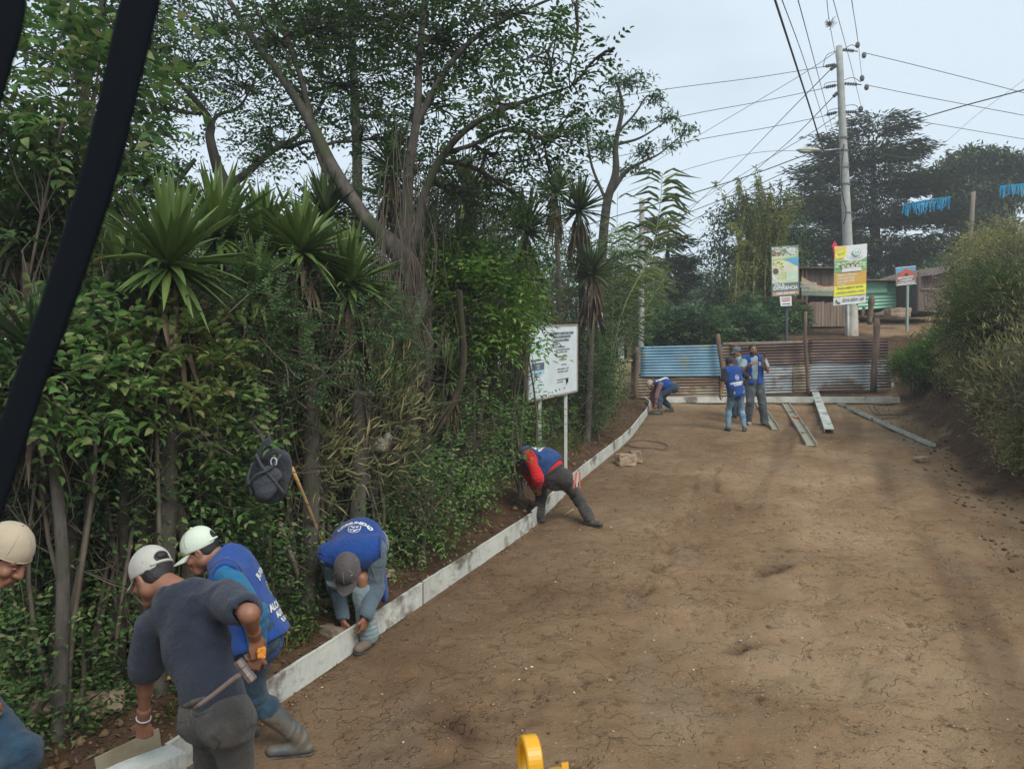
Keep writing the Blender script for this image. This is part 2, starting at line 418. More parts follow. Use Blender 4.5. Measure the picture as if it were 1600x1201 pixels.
dl = xb(GY) - GX; dr = GX - xr(GY)
soilf = np.maximum(sstep(-0.12, 0.12, dl + 0.25 * fbm(GX, GY, 0.6, 3, 20)) , sstep(-0.3, 0.25, dr + 0.7 * fbm(GX, GY, 1.0, 3, 21)))
soilf = np.maximum(soilf, sstep(23.5, 25.5, GY))
side_path = sstep(26.5, 28.5, GY) * sstep(13.0, 14.0, GX + 0.4 * fbm(GX, GY, 1.5, 3, 8)) * (1 - sstep(34, 36, GY))
soilf = soilf * (1 - side_path)
soilf = np.clip(soilf + 0.25 * np.clip(fbm(GX, GY, 3.5, 3, 23) * 1.6 - 0.12, 0, 1), 0, 1)
# a darker moist streak of loose soil beside the form
al = GX * .40 + GY * .917; ac = GX * .917 - GY * .40     # along and across the road
soilf = np.maximum(soilf, .8 * np.exp(-(crack(GX, GY) / .12) ** 2) * np.clip(.5 + 2 * fbm(GX, GY, .3, 2, 83), 0, 1))
soilf = np.clip(soilf + (GY < 23.5) * (0.45 * np.clip(fbm(ac, al * .06, .35, 3, 61) * 1.8, -.4, 1) + .36 * np.clip(fbm(ac, al * .25, 1.8, 3, 62) * 2, -.5, 1)) * (soilf < .8), 0, 1)
soilf = np.maximum(soilf, 0.62 * np.exp(-np.clip(-dl, 0, 9) / 1.5) * (1 - sstep(18, 23, GY)))
a_ = ground.data.attributes.new('soil', 'FLOAT', 'POINT'); a_.data.foreach_set('value', soilf.astype(np.float32).ravel())

def gz(x, y): return float(ground_z(np.array([x]), np.array([y]))[0])
def gpt(px, py):
    """ground point seen at a photo pixel (walks the ray down to the ground)"""
    for Y in np.arange(3.0, 80, 0.03):
        p = at(px, py, Y)
        if gz(p[0], p[1]) >= p[2]: return np.array([p[0], p[1], gz(p[0], p[1])])
    return at(px, py, 80)

# stones: one jittered pebble shape in many sizes
rs = np.random.RandomState(3)
def stones(name, n, xs, ysr, smin, smax, mat, flat=0.6, power=4, mask=None, sink=0.3):
    base = np.array([[0, 0, 1], [1, 0, .1], [.3, .95, 0], [-.8, .6, .1], [-.85, -.55, 0], [.3, -.95, .1], [0, 0, -1]], float)
    tri = np.array([[0, 1, 2], [0, 2, 3], [0, 3, 4], [0, 4, 5], [0, 5, 1], [6, 2, 1], [6, 3, 2], [6, 4, 3], [6, 5, 4], [6, 1, 5]])
    X = rs.uniform(*xs, n); Y = ysr[0] + (ysr[1] - ysr[0]) * rs.rand(n) ** 1.8
    if mask is not None:
        k = mask(X, Y); X = X[k]; Y = Y[k]; n = len(X)
    s = smin + (smax - smin) * rs.rand(n) ** power
    Z = ground_z(X, Y)
    P = base[None] * (1 + 0.35 * (rs.rand(n, 7, 3) - 0.5)) * s[:, None, None] * np.array([1, 1, flat])
    a = rs.rand(n) * 6.28; c, sn = np.cos(a)[:, None], np.sin(a)[:, None]
    Px = P[..., 0] * c - P[..., 1] * sn * rs.uniform(.5, 1, (n, 1)); Py = P[..., 0] * sn + P[..., 1] * c
    V = np.stack([Px + X[:, None], Py + Y[:, None], P[..., 2] + (Z + s * flat * (1 - sink) * .5)[:, None]], -1)
    Fc = (tri[None] + (np.arange(n) * 7)[:, None, None]).reshape(-1, 3)
    o = mk(name, V.reshape(-1, 3), Fc, mat, origin=(0, 0, 0)); tag(o, kind='stuff'); return o
on_road = lambda X, Y: (X > xb(Y) + 0.1) & (X < xr(Y) + 0.2)
off_left = lambda X, Y: (X < xb(Y) - 0.08) & (X > xb(Y) - 2.6)
off_right = lambda X, Y: (X > xr(Y) - 0.9) & (X < xr(Y) + 2.5)
M['pebble'] = mat_leaf('pebble', [(.27, .20, .13), (.40, .33, .25), (.60, .55, .46)], rough=0.9, trans=0.0, spec=0.2)
M['clod'] = mat_leaf('clod', [(.11, .066, .036), (.18, .115, .066), (.25, .17, .105)], rough=1, trans=0.0, spec=0.05)
tag(stones('pale_gravel', 8000, (-3, 14), (3.2, 23), .003, .019, M['pebble'], 0.45, 5, on_road), 'pale stone chips strewn over the dirt road', 'gravel')
tag(stones('road_clods', 14000, (-3, 14), (3.2, 23), .003, .02, M['clod'], 0.5, 5, lambda X, Y: on_road(X, Y) & (fbm(X, Y, 1.1, 3, 31) > 0.02)), 'small crumbs of earth on the dirt road', 'soil crumbs')
tag(stones('bank_soil_clods', 15000, (-6, 5), (3.2, 23), .008, .05, M['clod'], 0.7, 4, off_left), 'loose brown soil clods between form and hedge', 'soil crumbs')
tag(stones('embankment_clods', 12000, (4, 15), (5, 24), .008, .04, M['clod'], 0.7, 3, off_right), 'loose soil clods along the right road edge', 'soil crumbs')
tag(stones('form_base_crumbs', 60000, (-3, 5), (3.6, 22.5), .004, .022, M['clod'], 0.6, 3, lambda X, Y: (X > xb(Y) - .01) & (X < xb(Y) + .10 + .12 * fbm(X, Y, .5, 2, 90))), 'crumbled soil along the foot of the form boards', 'soil crumbs')
# ------------------------------------------------------------------ vegetation tools
rp = np.random.RandomState(11)
def unit(v): return v / np.maximum(np.linalg.norm(v, axis=-1, keepdims=True), 1e-9)
def rdir(n, zmin=-1.0, r=None):
    r = r or rp
    z = r.uniform(zmin, 1, n); a = r.rand(n) * 2 * np.pi; s = np.sqrt(1 - z * z)
    return np.stack([s * np.cos(a), s * np.sin(a), z], -1)

def leaf_geo(P, D, N, L, Wd, fine=False, droop=0.15):
    """folded leaves; P base, D direction, N approx normal"""
    n = len(P); D = unit(D); S = unit(np.cross(D, N)); N = np.cross(S, D)
    L = np.broadcast_to(np.asarray(L, float), (n,))[:, None]; Wd = np.broadcast_to(np.asarray(Wd, float), (n,))[:, None] * 0.5
    if not fine:
        V = np.stack([P, P + D * L * .42 + S * Wd + N * Wd * .35, P + D * L - N * L * droop, P + D * L * .42 - S * Wd + N * Wd * .35], 1)
        t = np.array([[0, 1, 2], [0, 2, 3]])
    else:
        d1 = N * L * droop * .15; d2 = N * L * droop * .5; f = N * Wd * .35
        V = np.stack([P, P + D * L * .25 + S * Wd * .85 + f, P + D * L * .6 + S * Wd * .8 + f - d1, P + D * L - N * L * droop,
                      P + D * L * .6 - S * Wd * .8 + f - d1, P + D * L * .25 - S * Wd * .85 + f, P + D * L * .5 - d1], 1)
        t = np.array([[0, 1, 6], [1, 2, 6], [2, 3, 6], [3, 4, 6], [4, 5, 6], [5, 0, 6]])
    k = V.shape[1]
    return V.reshape(-1, 3), (t[None] + (np.arange(n) * k)[:, None, None]).reshape(-1, 3)

class LB:
    def __init__(s): s.V = []; s.F = []; s.n = 0
    def add(s, V, Fc): s.V.append(V.astype(np.float32)); s.F.append((Fc + s.n).astype(np.int32)); s.n += len(V)
    def build(s, name, mat, parent=None, origin=None):
        return mk(name, np.vstack(s.V), np.vstack(s.F), mat, parent, origin)

def sprays(lb, P, D, L, pairs, lL, lW, fine=False, spread=1.05, drp=0.3, r=None):
    """compound leaves: P (n,3) start, D direction, leaflets in pairs and one at the tip"""
    r = r or rp
    n = len(P); D = unit(D); up = np.tile([0, 0, 1.0], (n, 1)) + 0.5 * rdir(n, r=r)
    S = unit(np.cross(D, up)); N = np.cross(S, D)
    L = np.broadcast_to(np.asarray(L, float), (n,))[:, None]
    PP, DD, NN, LL = [], [], [], []
    for i in range(pairs + 1):
        s = (i + 0.6) / (pairs + 0.6)
        Q = P + D * L * s - np.array([0, 0, 1.0]) * L * drp * s * s
        for sg in ((1, -1) if i < pairs else (0,)):
            d = unit(D * math.cos(spread if sg else 0) + S * sg * math.sin(spread) + 0.22 * rdir(n, r=r) - np.array([0, 0, 0.25]))
            PP.append(Q); DD.append(d); NN.append(N + 0.35 * rdir(n, r=r)); LL.append(np.full(n, lL) * r.uniform(.7, 1.2, n) * (1 - 0.25 * abs(s - .5)))
    LL = np.concatenate(LL)
    V, Fc = leaf_geo(np.vstack(PP), np.vstack(DD), np.vstack(NN), LL, LL * (lW / lL), fine)
    lb.add(V, Fc)

def scatter(lb, P, Lf, Wf, up=0.4, fine=False, r=None, jit=0.35):
    r = r or rp
    n = len(P); D = unit(rdir(n, r=r) + np.array([0, 0, -0.15])); N = unit(np.array([0, 0, 1.0]) * up + rdir(n, r=r) * .6)
    L = Lf * r.uniform(1 - jit, 1 + jit, n)
    V, Fc = leaf_geo(P, D, N, L, L * Wf / Lf, fine); lb.add(V, Fc)

def bend_path(a, b, r, wob=0.08, n=8, sag=0.0):
    a = np.asarray(a, float); b = np.asarray(b, float); L = np.linalg.norm(b - a)
    t = np.linspace(0, 1, n)[:, None]
    o1, o2 = rdir(1, r=r)[0] * L * wob, rdir(1, r=r)[0] * L * wob * .6
    return a + (b - a) * t + o1 * np.sin(t * np.pi) + o2 * np.sin(t * 2 * np.pi) + np.array([0, 0, -sag * L]) * (t * t)

def lobe_points(c, rad, n, r, shell=0.55):
    d = rdir(n, r=r); k = shell + (1 - shell) * r.rand(n) ** .6
    return np.asarray(c) + d * k[:, None] * np.asarray(rad)

def tree(name, label, trunk, lobes, mat_l, mat_b, clumps, per, lL, lW, group=None, cat='tree', twig_r=0.012, mode='scatter',
         clump_r=0.3, seed=0, limb_r=None, extra_limbs=(), pairs=4, fine=False, parts=('trunk', 'crown'), sprL=0.35, hole=0.0):
    """trunk: list of (x,y,z,r). lobes: list of (centre, (rx,ry,rz), weight)"""
    r = np.random.RandomState(seed + 100)
    T = smooth_path(np.array(trunk, float), 5)
    rt = root(name, T[0, :3], label, cat, group)
    T[:, 3] *= .8; tb = TB(); tb.add(T[:, :3], T[:, 3], 9)
    for e in extra_limbs:
        E = smooth_path(np.array(e, float), 5); E[:, 3] *= .72; tb.add(E[:, :3], E[:, 3], 7)
    nodes = [T[len(T) // 3:, :]] + [smooth_path(np.array(e, float), 5)[2:] for e in extra_limbs]
    nodes = np.vstack(nodes)
    lb = LB(); wsum = sum(l[2] for l in lobes)
    for c, rad, w in lobes:
        c = np.asarray(c, float)
        dd = np.linalg.norm(nodes[:, :3] - c, axis=1) + 0.8 * np.maximum(nodes[:, 2] - c[2], 0)
        j = int(np.argmin(dd)); a = nodes[j, :3]; R0 = min(nodes[j, 3] * .6, limb_r or 9)
        P = bend_path(a, c, r, .08, 7); rr = np.linspace(R0, max(twig_r * 2, R0 * .35), 7); tb.add(P, rr, 5)
        k = max(3, int(clumps * w / wsum))
        pts = lobe_points(c, rad, k, r, 0.35)
        for q in pts[: max(3, k // 3)]:
            s = P[r.randint(3, 7)]; tb.add(bend_path(s, q, r, .12, 5), np.linspace(twig_r * 1.6, twig_r * .4, 5), 3)
        if mode == 'scatter':
            PP = np.repeat(pts, per, axis=0) + r.randn(k * per, 3) * np.array([clump_r, clump_r, clump_r * .6])
            scatter(lb, PP, lL, lW, 0.8, fine, r)
        elif mode == 'spray':
            PP = np.repeat(pts, per, axis=0) + r.randn(k * per, 3) * clump_r * .5
            DD = unit(PP - c) * .5 + rdir(len(PP), -0.4, r); sprays(lb, PP, DD, sprL, pairs, lL, lW, fine, r=r)
        elif mode == 'fan':      # flat conifer fans that point outward and dip
            PP = np.repeat(pts, per, axis=0) + r.randn(k * per, 3) * np.array([clump_r, clump_r, clump_r * .28])
            out = unit((PP - np.array([T[0, 0], T[0, 1], 0])) * np.array([1, 1, 0])); D = unit(out + .5 * rdir(len(PP), r=r) + np.array([0, 0, .12]))
            N = unit(np.array([0, 0, 1.0]) + .35 * rdir(len(PP), r=r)); L = lL * r.uniform(.6, 1.3, len(PP))
            V, Fc = leaf_geo(PP, D, N, L, L * lW / lL, fine, .2); lb.add(V, Fc)
        elif mode == 'hang':
            PP = np.repeat(pts, per, axis=0) + r.randn(k * per, 3) * clump_r
            D = unit(unit(PP - c) * np.array([.7, .7, .1]) + .5 * rdir(len(PP), r=r) + np.array([0, 0, -.7])); L = lL * r.uniform(.6, 1.3, len(PP))
            V, Fc = leaf_geo(PP, D, rdir(len(PP), r=r), L, L * lW / lL, fine, .25); lb.add(V, Fc)
    tb.build(parts[0], mat_b, rt)
    lb.build(parts[1], mat_l, rt)
    return rt

def yucca_data(seed, R, n, wide, dead, mat_name):
    """rosette around the origin and its dead skirt; two meshes"""
    r = np.random.RandomState(seed)
    el = np.deg2rad(r.uniform(-30, 88, n)); az = r.rand(n) * 2 * np.pi
    D = np.stack([np.cos(el) * np.cos(az), np.cos(el) * np.sin(az), np.sin(el)], -1)
    L = R * r.uniform(.75, 1.12, n) * (0.85 + 0.15 * np.sin(el))
    k = 6; Vs = []; Fs = []; S = unit(np.cross(D, np.array([0, 0, 1.0]) + .2 * rdir(n, r=r))); N = np.cross(S, D)
    prof = np.array([.55, .9, 1.0, .85, .5, .04]); ts = np.linspace(0.02, 1, k)
    sag = (0.05 + 0.16 * r.rand(n) ** 2 + 0.10 * np.clip(-np.sin(el) + .4, 0, 1))
    pts = []
    for j in range(k):
        tt = ts[j]; C = D * (L * tt)[:, None] - np.array([0, 0, 1.0]) * (sag * L * tt ** 2.2)[:, None]
        w = wide * prof[j] * .5
        pts += [C + S * w + N * w * .5, C, C - S * w + N * w * .5]
    V = np.stack(pts, 1); fr = []
    for j in range(k - 1):
        a = j * 3; fr += [[a, a + 3, a + 4, a + 1], [a + 1, a + 4, a + 5, a + 2]]
    fr = np.array(fr); Fq = (fr[None] + (np.arange(n) * k * 3)[:, None, None]).reshape(-1, 4)
    me = mesh_data('rosette', V.reshape(-1, 3), Fq, M[mat_name])
    r2 = r; nd_ = dead; az = r2.rand(nd_) * 2 * np.pi; zz = -r2.rand(nd_) * R * .9
    P0 = np.stack([.06 * np.cos(az), .06 * np.sin(az), zz], -1)
    D0 = unit(np.stack([np.cos(az) * .35, np.sin(az) * .35, -np.ones(nd_)], -1) + .25 * rdir(nd_, r=r2))
    Vd, Fd = leaf_geo(P0, D0, np.stack([np.cos(az), np.sin(az), np.zeros(nd_)], -1), R * r2.uniform(.5, 1, nd_), wide * .8)
    md = mesh_data('dead_leaves', Vd, Fd, M['dead'])
    return me, md
YD = {}
def yucca(px, py, Y, R, kind, label, seed, lean=0.0, trunk_r=0.07, wide=0.045, n=135, dead=45, group='yuccas in the living hedge', trunk=True):
    key = (kind, seed % 3, round(R, 1))
    if key not in YD: YD[key] = yucca_data(seed, R, n, wide, dead, 'leaf_yucca' if kind == 'green' else 'leaf_yucca_dark')
    me, md = YD[key]; c = at(px, py, Y); gx_, gy_ = c[0] + lean, c[1]
    g = gz(gx_, gy_)
    rt = root('yucca', (gx_, gy_, g - .03), label, 'yucca', group)
    off = np.array([c[0] - gx_, 0, c[2] - g + .03])
    for nm, d in (('rosette', me), ('dead_leaves', md)):
        o = bpy.data.objects.new(nm, d); COL.objects.link(o); o.parent = rt; o.location = tuple(off)
        o.rotation_euler = (rp.uniform(-.15, .15), rp.uniform(-.15, .15), rp.rand() * 6.28) if nm == 'rosette' else (0, 0, rp.rand() * 6)
    if trunk:
        T = smooth_path(np.array([[gx_, gy_, g - .05], [gx_ * .7 + c[0] * .3 + .04, gy_ + .03, g + (c[2] - g) * .5], list(c)]), 6)
        tb = TB(); tb.add(T, np.linspace(trunk_r * 1.5, trunk_r * .9, len(T)), 8); tb.build('trunk', M['bark'], rt)
    return rt

# hedge reference depth for a photo column
def hY(px): return float(np.interp(px, [-150, 0, 100, 300, 450, 600, 750, 900, 985], [4.2, 4.4, 4.75, 5.4, 6.15, 7.3, 9.9, 14.2, 20.5]))

# ------------------------------------------------------------------ left: living hedge
yl = [  # px, py, depth offset, radius, tone, label
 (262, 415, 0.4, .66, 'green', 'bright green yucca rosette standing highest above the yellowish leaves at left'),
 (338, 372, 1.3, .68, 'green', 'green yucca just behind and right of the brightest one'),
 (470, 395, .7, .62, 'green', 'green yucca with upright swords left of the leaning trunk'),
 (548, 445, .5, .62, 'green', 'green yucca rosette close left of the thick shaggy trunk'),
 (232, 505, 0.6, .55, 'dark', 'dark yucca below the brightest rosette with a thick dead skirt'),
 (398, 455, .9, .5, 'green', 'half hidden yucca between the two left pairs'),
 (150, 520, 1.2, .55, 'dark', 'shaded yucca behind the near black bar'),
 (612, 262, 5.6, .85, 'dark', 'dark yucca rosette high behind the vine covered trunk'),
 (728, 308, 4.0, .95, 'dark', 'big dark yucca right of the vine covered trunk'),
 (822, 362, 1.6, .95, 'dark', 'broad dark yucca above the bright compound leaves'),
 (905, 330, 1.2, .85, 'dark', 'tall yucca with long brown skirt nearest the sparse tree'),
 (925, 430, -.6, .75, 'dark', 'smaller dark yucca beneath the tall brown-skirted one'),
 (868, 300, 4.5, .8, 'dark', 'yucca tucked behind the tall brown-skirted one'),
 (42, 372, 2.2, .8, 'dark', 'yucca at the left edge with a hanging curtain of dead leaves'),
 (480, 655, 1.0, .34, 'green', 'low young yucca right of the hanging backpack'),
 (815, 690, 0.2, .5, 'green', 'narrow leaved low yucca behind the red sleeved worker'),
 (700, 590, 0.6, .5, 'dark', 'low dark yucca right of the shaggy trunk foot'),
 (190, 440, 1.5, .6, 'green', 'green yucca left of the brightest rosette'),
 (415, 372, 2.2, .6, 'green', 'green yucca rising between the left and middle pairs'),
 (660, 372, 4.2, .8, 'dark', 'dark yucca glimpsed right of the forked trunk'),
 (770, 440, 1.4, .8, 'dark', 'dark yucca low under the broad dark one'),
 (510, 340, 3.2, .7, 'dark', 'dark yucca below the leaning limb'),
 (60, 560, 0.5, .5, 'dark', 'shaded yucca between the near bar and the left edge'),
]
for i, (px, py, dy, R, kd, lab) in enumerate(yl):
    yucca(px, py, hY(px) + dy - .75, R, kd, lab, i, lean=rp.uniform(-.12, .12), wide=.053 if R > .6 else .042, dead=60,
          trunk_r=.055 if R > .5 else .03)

# stems of the living fence
protos = []
for k in range(6):
    r = np.random.RandomState(40 + k); H = 2.4
    P = np.array([[0, 0, -.05], [.05 * r.randn(), .05 * r.randn(), H * .3], [.1 * r.randn(), .1 * r.randn(), H * .65], [.16 * r.randn(), .16 * r.randn(), H]])
    P = smooth_path(P, 5); tb = TB(); tb.add(P, np.linspace(.05, .03, len(P)), 8)
    for _ in range(3):
        s = P[r.randint(5, len(P) - 1)]; tb.add(bend_path(s, s + rdir(1, .2, r)[0] * r.uniform(.3, .8), r, .1, 5), np.linspace(.014, .004, 5), 4)
    V = np.vstack(tb.V); protos.append(mesh_data('hedge_stem', V, np.vstack(tb.F), M['stem'], True))
cnt = 0
pxs = np.concatenate([np.linspace(-60, 470, 62), np.linspace(475, 760, 40), np.linspace(765, 940, 14)])
for px in pxs:
    px = px + rp.uniform(-7, 7); row = rp.choice([0, .35, .8, 1.4]) + (1.3 if px > 740 else 0) + (.55 if 395 < px < 530 else 0); Y = hY(px) - .15 + row + rp.uniform(-.1, .15)
    X = (px - 800) / F * Y
    o = bpy.data.objects.new('hedge_stem', protos[rp.randint(6)]); COL.objects.link(o)
    s = rp.uniform(.55, 1.25); o.scale = (s, s, rp.uniform(.75, 1.2)); o.location = (X, Y, gz(X, Y) - .03)
    o.rotation_euler = (rp.normal(0, .09), rp.normal(0, .09), rp.rand() * 6.28)
    tag(o, 'thin mossy upright stem of the living fence behind the workers', 'hedge stem', 'stems of the living fence')

def bush(px, py, Y, rx, rz, mat, n, lL, lW, label, seed, mode='spray', per=3, name='shrub', group=None, fine=True, ry=None, pairs=3, sprL=.28, stems=5, cat='shrub', clump=.1):
    c = at(px, py, Y); g = gz(c[0], c[1]); r = np.random.RandomState(seed)
    if Y < 16 and mode == 'spray': n = int(n * 1.5); lL *= .78; lW *= .78; sprL *= .9
    ry = ry or rx * .7
    rt = root(name, (c[0], c[1], g), label, cat, group)
    tb = TB(); lb = LB()
    pts = lobe_points(c, (rx, ry, rz), n, r, .3); gp = ground_z(pts[:, 0], pts[:, 1]); pts[:, 2] = np.where(pts[:, 2] < gp + .04, gp + .04 + .35 * r.rand(len(pts)), pts[:, 2])
    for k in range(stems):
        b = np.array([c[0] + r.uniform(-.3, .3) * rx, c[1] + r.uniform(-.3, .3) * ry, g - .03]); e = c + r.uniform(-.5, .5, 3) * np.array([rx, ry, rz]) + np.array([0, 0, rz * .2])
        P = bend_path(b, e, r, .08, 8); tb.add(P, np.linspace(.02, .008, 8), 5)
        for q in pts[k::stems][:14]:
            tb.add(bend_path(P[r.randint(4, 8)], q, r, .12, 5), np.linspace(.006, .002, 5), 3)
    PP = np.repeat(pts, per, axis=0) + r.randn(len(pts) * per, 3) * clump
    if mode == 'spray':
        DD = unit(unit(PP - c) * .7 + rdir(len(PP), -.3, r)); sprays(lb, PP, DD, sprL, pairs, lL, lW, fine, r=r)
    elif mode == 'grassy':
        D = unit(unit(PP - c) * .6 + np.array([0, 0, .55]) + .6 * rdir(len(PP), r=r)); L = lL * r.uniform(.6, 1.4, len(PP))
        V, Fc = leaf_geo(PP, D, rdir(len(PP), r=r), L, L * lW / lL, fine, .3); lb.add(V, Fc)
    else: scatter(lb, PP, lL, lW, .9, fine, r)
    tb.build('branches', M['twig'], rt); lb.build('foliage', mat, rt)
    return rt

G1 = 'shrubs of the living hedge'
bush(215, 580, hY(215) - .15, .62, .42, M['leaf_pink'], 110, .115, .058, 'yellow green shrub with pinkish young leaves under the brightest yucca', 1, per=2, group=G1, sprL=.3)
bush(80, 590, hY(80) - .2, .6, .5, M['leaf_hedge'], 110, .105, .055, 'leafy shrub with large oval leaves behind the near black bar', 2, per=2, group=G1)
bush(400, 580, hY(400) + .1, .6, .42, M['leaf_fern'], 150, .05, .02, 'mid green ferny shrub left of and above the hanging backpack', 3, per=2, pairs=7, group=G1)
bush(300, 700, hY(300) - .05, .5, .45, M['leaf_hedge'], 90, .09, .05, 'leafy shrub above the white cap', 4, per=2, group=G1)
bush(340, 800, hY(340) - .1, .36, .36, M['leaf_hedge'], 150, .06, .035, 'small leaved bush beside the tool handles', 5, per=2, group=G1)
bush(160, 770, hY(160), .6, .5, M['leaf_hedge'], 80, .065, .035, 'thin bush above the trucker cap', 6, per=2, group=G1)
bush(735, 475, hY(735) - .2, .8, .75, M['leaf_bright'], 260, .13, .055, 'bright green compound leaved shrub left of the notice board', 7, per=2, group=G1, sprL=.42, pairs=3)
bush(815, 500, 10.2, .26, .40, M['leaf_bright'], 40, .13, .055, 'bright branch overhanging the top of the notice board', 8, per=2, group=G1, sprL=.38)
bush(705, 430, 9.6, .5, .45, M['leaf_tree'], 110, .11, .05, 'feathery shrub right of the shaggy trunk top', 9, per=2, group=G1)
bush(640, 775, hY(640) - .4, .75, .5, M['leaf_hedge'], 200, .06, .032, 'low hedge bush above the blue vest of the stooping man', 10, per=2, group=G1)
bush(720, 690, hY(720) - .5, .8, .65, M['leaf_hedge'], 220, .07, .035, 'dense low bush right of the shaggy trunk foot', 11, per=2, group=G1)
bush(560, 640, hY(560) + .1, .65, .75, M['leaf_brush'], 420, .12, .014, 'tangled dry grassy bush between backpack and shaggy trunk', 12, per=4, mode='grassy', group=G1)
bush(590, 540, hY(590) + .1, .5, .5, M['leaf_fern'], 170, .045, .018, 'small ferny bush left of the shaggy trunk', 27, per=2, pairs=7, group=G1)
bush(470, 700, hY(470) + .1, .5, .5, M['leaf_brush'], 260, .11, .012, 'dry grassy tangle right of the backpack', 28, per=4, mode='grassy', group=G1)
bush(130, 690, hY(130) + .1, .5, .5, M['leaf_fern'], 170, .05, .02, 'ferny bush left above the trucker cap', 29, per=2, pairs=7, group=G1)
bush(500, 520, hY(500) + .1, .7, .5, M['leaf_fern'], 190, .05, .02, 'ferny bush beneath the two middle yuccas', 13, per=2, pairs=7, group=G1)
bush(360, 500, hY(360) + .1, .6, .5, M['leaf_fern'], 190, .05, .02, 'feathery green bush under the second yucca', 14, per=2, pairs=7, group=G1)
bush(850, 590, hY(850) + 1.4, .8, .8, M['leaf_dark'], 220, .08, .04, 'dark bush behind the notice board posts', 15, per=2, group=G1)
bush(918, 620, hY(905) + .5, .75, .75, M['leaf_tree'], 250, .07, .035, 'green bush right of the notice board', 16, per=2, group=G1)
bush(915, 585, hY(915) + .6, .75, 1.0, M['leaf_tree'], 260, .09, .035, 'tall tangled bush before the yellow pillar', 17, per=2, group=G1)
bush(775, 650, hY(775) + .4, .7, .7, M['leaf_hedge'], 220, .07, .035, 'bush left of the notice board posts', 18, per=2, group=G1)
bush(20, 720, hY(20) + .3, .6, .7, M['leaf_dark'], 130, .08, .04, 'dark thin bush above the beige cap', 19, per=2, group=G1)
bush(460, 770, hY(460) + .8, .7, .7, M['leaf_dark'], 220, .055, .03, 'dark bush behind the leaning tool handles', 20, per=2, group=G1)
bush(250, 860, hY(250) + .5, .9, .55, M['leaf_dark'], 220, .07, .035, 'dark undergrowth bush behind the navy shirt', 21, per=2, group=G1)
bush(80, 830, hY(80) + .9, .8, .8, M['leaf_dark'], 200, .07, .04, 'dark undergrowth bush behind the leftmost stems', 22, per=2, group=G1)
# large leaves at the top left, hanging near
bush(90, 130, 5.6, .8, .8, M['leaf_hedge'], 90, .16, .08, 'large leaved branches hanging at the top left corner', 23, per=2, group='overhanging branches', name='overhanging_branch', sprL=.35, stems=3, clump=.14, cat='branch')
bush(150, 330, 6.2, .7, .5, M['leaf_hedge'], 70, .12, .055, 'large leaved branches left below the corner ones', 24, per=2, group='overhanging branches', name='overhanging_branch', stems=3, clump=.14, cat='branch')
bush(30, 330, 5.9, .6, .5, M['leaf_tree'], 60, .12, .055, 'darker branches at the left edge of the view', 25, per=2, group='overhanging branches', name='overhanging_branch', stems=3, clump=.14, cat='branch')

# second row: bigger, darker bushes that close the hedge
row2 = [(40, 500, 7.6, 1.3, 1.2), (180, 640, 7.6, 1.1, 1.1), (330, 600, 8.4, 1.3, 1.3), (480, 600, 9.6, 1.4, 1.4), (600, 560, 11.4, 1.6, 1.5),
        (700, 560, 13.6, 1.8, 1.7), (800, 520, 15.4, 1.9, 1.8), (870, 470, 18, 2.0, 2.0), (420, 440, 10.5, 1.6, 1.1), (570, 400, 13.5, 1.8, 1.4),
        (110, 400, 8.8, 1.3, 1.0), (250, 760, 7.6, 1.3, .9), (90, 760, 6.9, 1.2, .9), (520, 760, 9.2, 1.3, .9), (660, 700, 12, 1.6, 1.2), (930, 480, 21, 1.6, 2.2)]
wh = ['behind the near black bar', 'behind the pinkish young leaves', 'behind the second yucca', 'behind the two middle yuccas', 'behind the shaggy trunk',
      'behind the bright compound leaves', 'behind the notice board top', 'behind the tall brown-skirted yucca', 'above the two middle yuccas', 'above the shaggy trunk fork',
      'behind the left edge branches', 'behind the white cap', 'behind the trucker cap', 'behind the hanging backpack', 'low behind the shaggy trunk foot', 'left of the barrier and behind the pillar']
for i, (px, py, Y, rx, rz) in enumerate(row2):
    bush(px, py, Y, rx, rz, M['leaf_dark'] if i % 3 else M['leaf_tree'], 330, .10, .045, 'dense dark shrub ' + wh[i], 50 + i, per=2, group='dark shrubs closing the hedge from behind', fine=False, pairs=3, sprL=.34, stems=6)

# undergrowth, vines, litter: beyond counting
lb = LB()
n = 9000; px = rp.uniform(-80, 960, n); Y = np.array([hY(p) for p in px]) + rp.uniform(-.45, 1.2, n); X = (px - 800) / F * Y
Z = ground_z(X, Y) + rp.rand(n) ** 2 * .75
sprays(lb, np.stack([X, Y, Z], -1), rdir(n, .0), .16, 2, .05, .026)
o = lb.build('undergrowth', M['leaf_hedge'], origin=(0, 0, 0)); tag(o, 'small leafy undergrowth along the foot of the hedge', 'undergrowth', kind='stuff')
lb = LB()
n = 3800; px = rp.uniform(-80, 990, n); Y = np.array([hY(p) for p in px]) + rp.uniform(-.9, .5, n); X = (px - 800) / F * Y
ok = (X < xb(Y) - .25) & (fbm(X, Y, .9, 3, 41) > -.05); X, Y = X[ok], Y[ok]; n = len(X); P = np.stack([X, Y, ground_z(X, Y)], -1)
D = unit(rdir(n, .1) + np.array([0, 0, .6])); L = rp.uniform(.06, .28, n)
V, Fc = leaf_geo(P, D, rdir(n), L, .012, True, .4); lb.add(V, Fc)
o = lb.build('grass', M['grass'], origin=(0, 0, 0)); tag(o, 'sparse grass on the earth bank by the hedge', 'grass', kind='stuff')
lb = LB()
n = 2600; px = rp.uniform(-80, 960, n); Y = np.array([hY(p) for p in px]) + rp.uniform(-1.1, .6, n); X = (px - 800) / F * Y
ok = X < xb(Y) - .1; X, Y = X[ok], Y[ok]; n = len(X); P = np.stack([X, Y, ground_z(X, Y) + .012], -1)
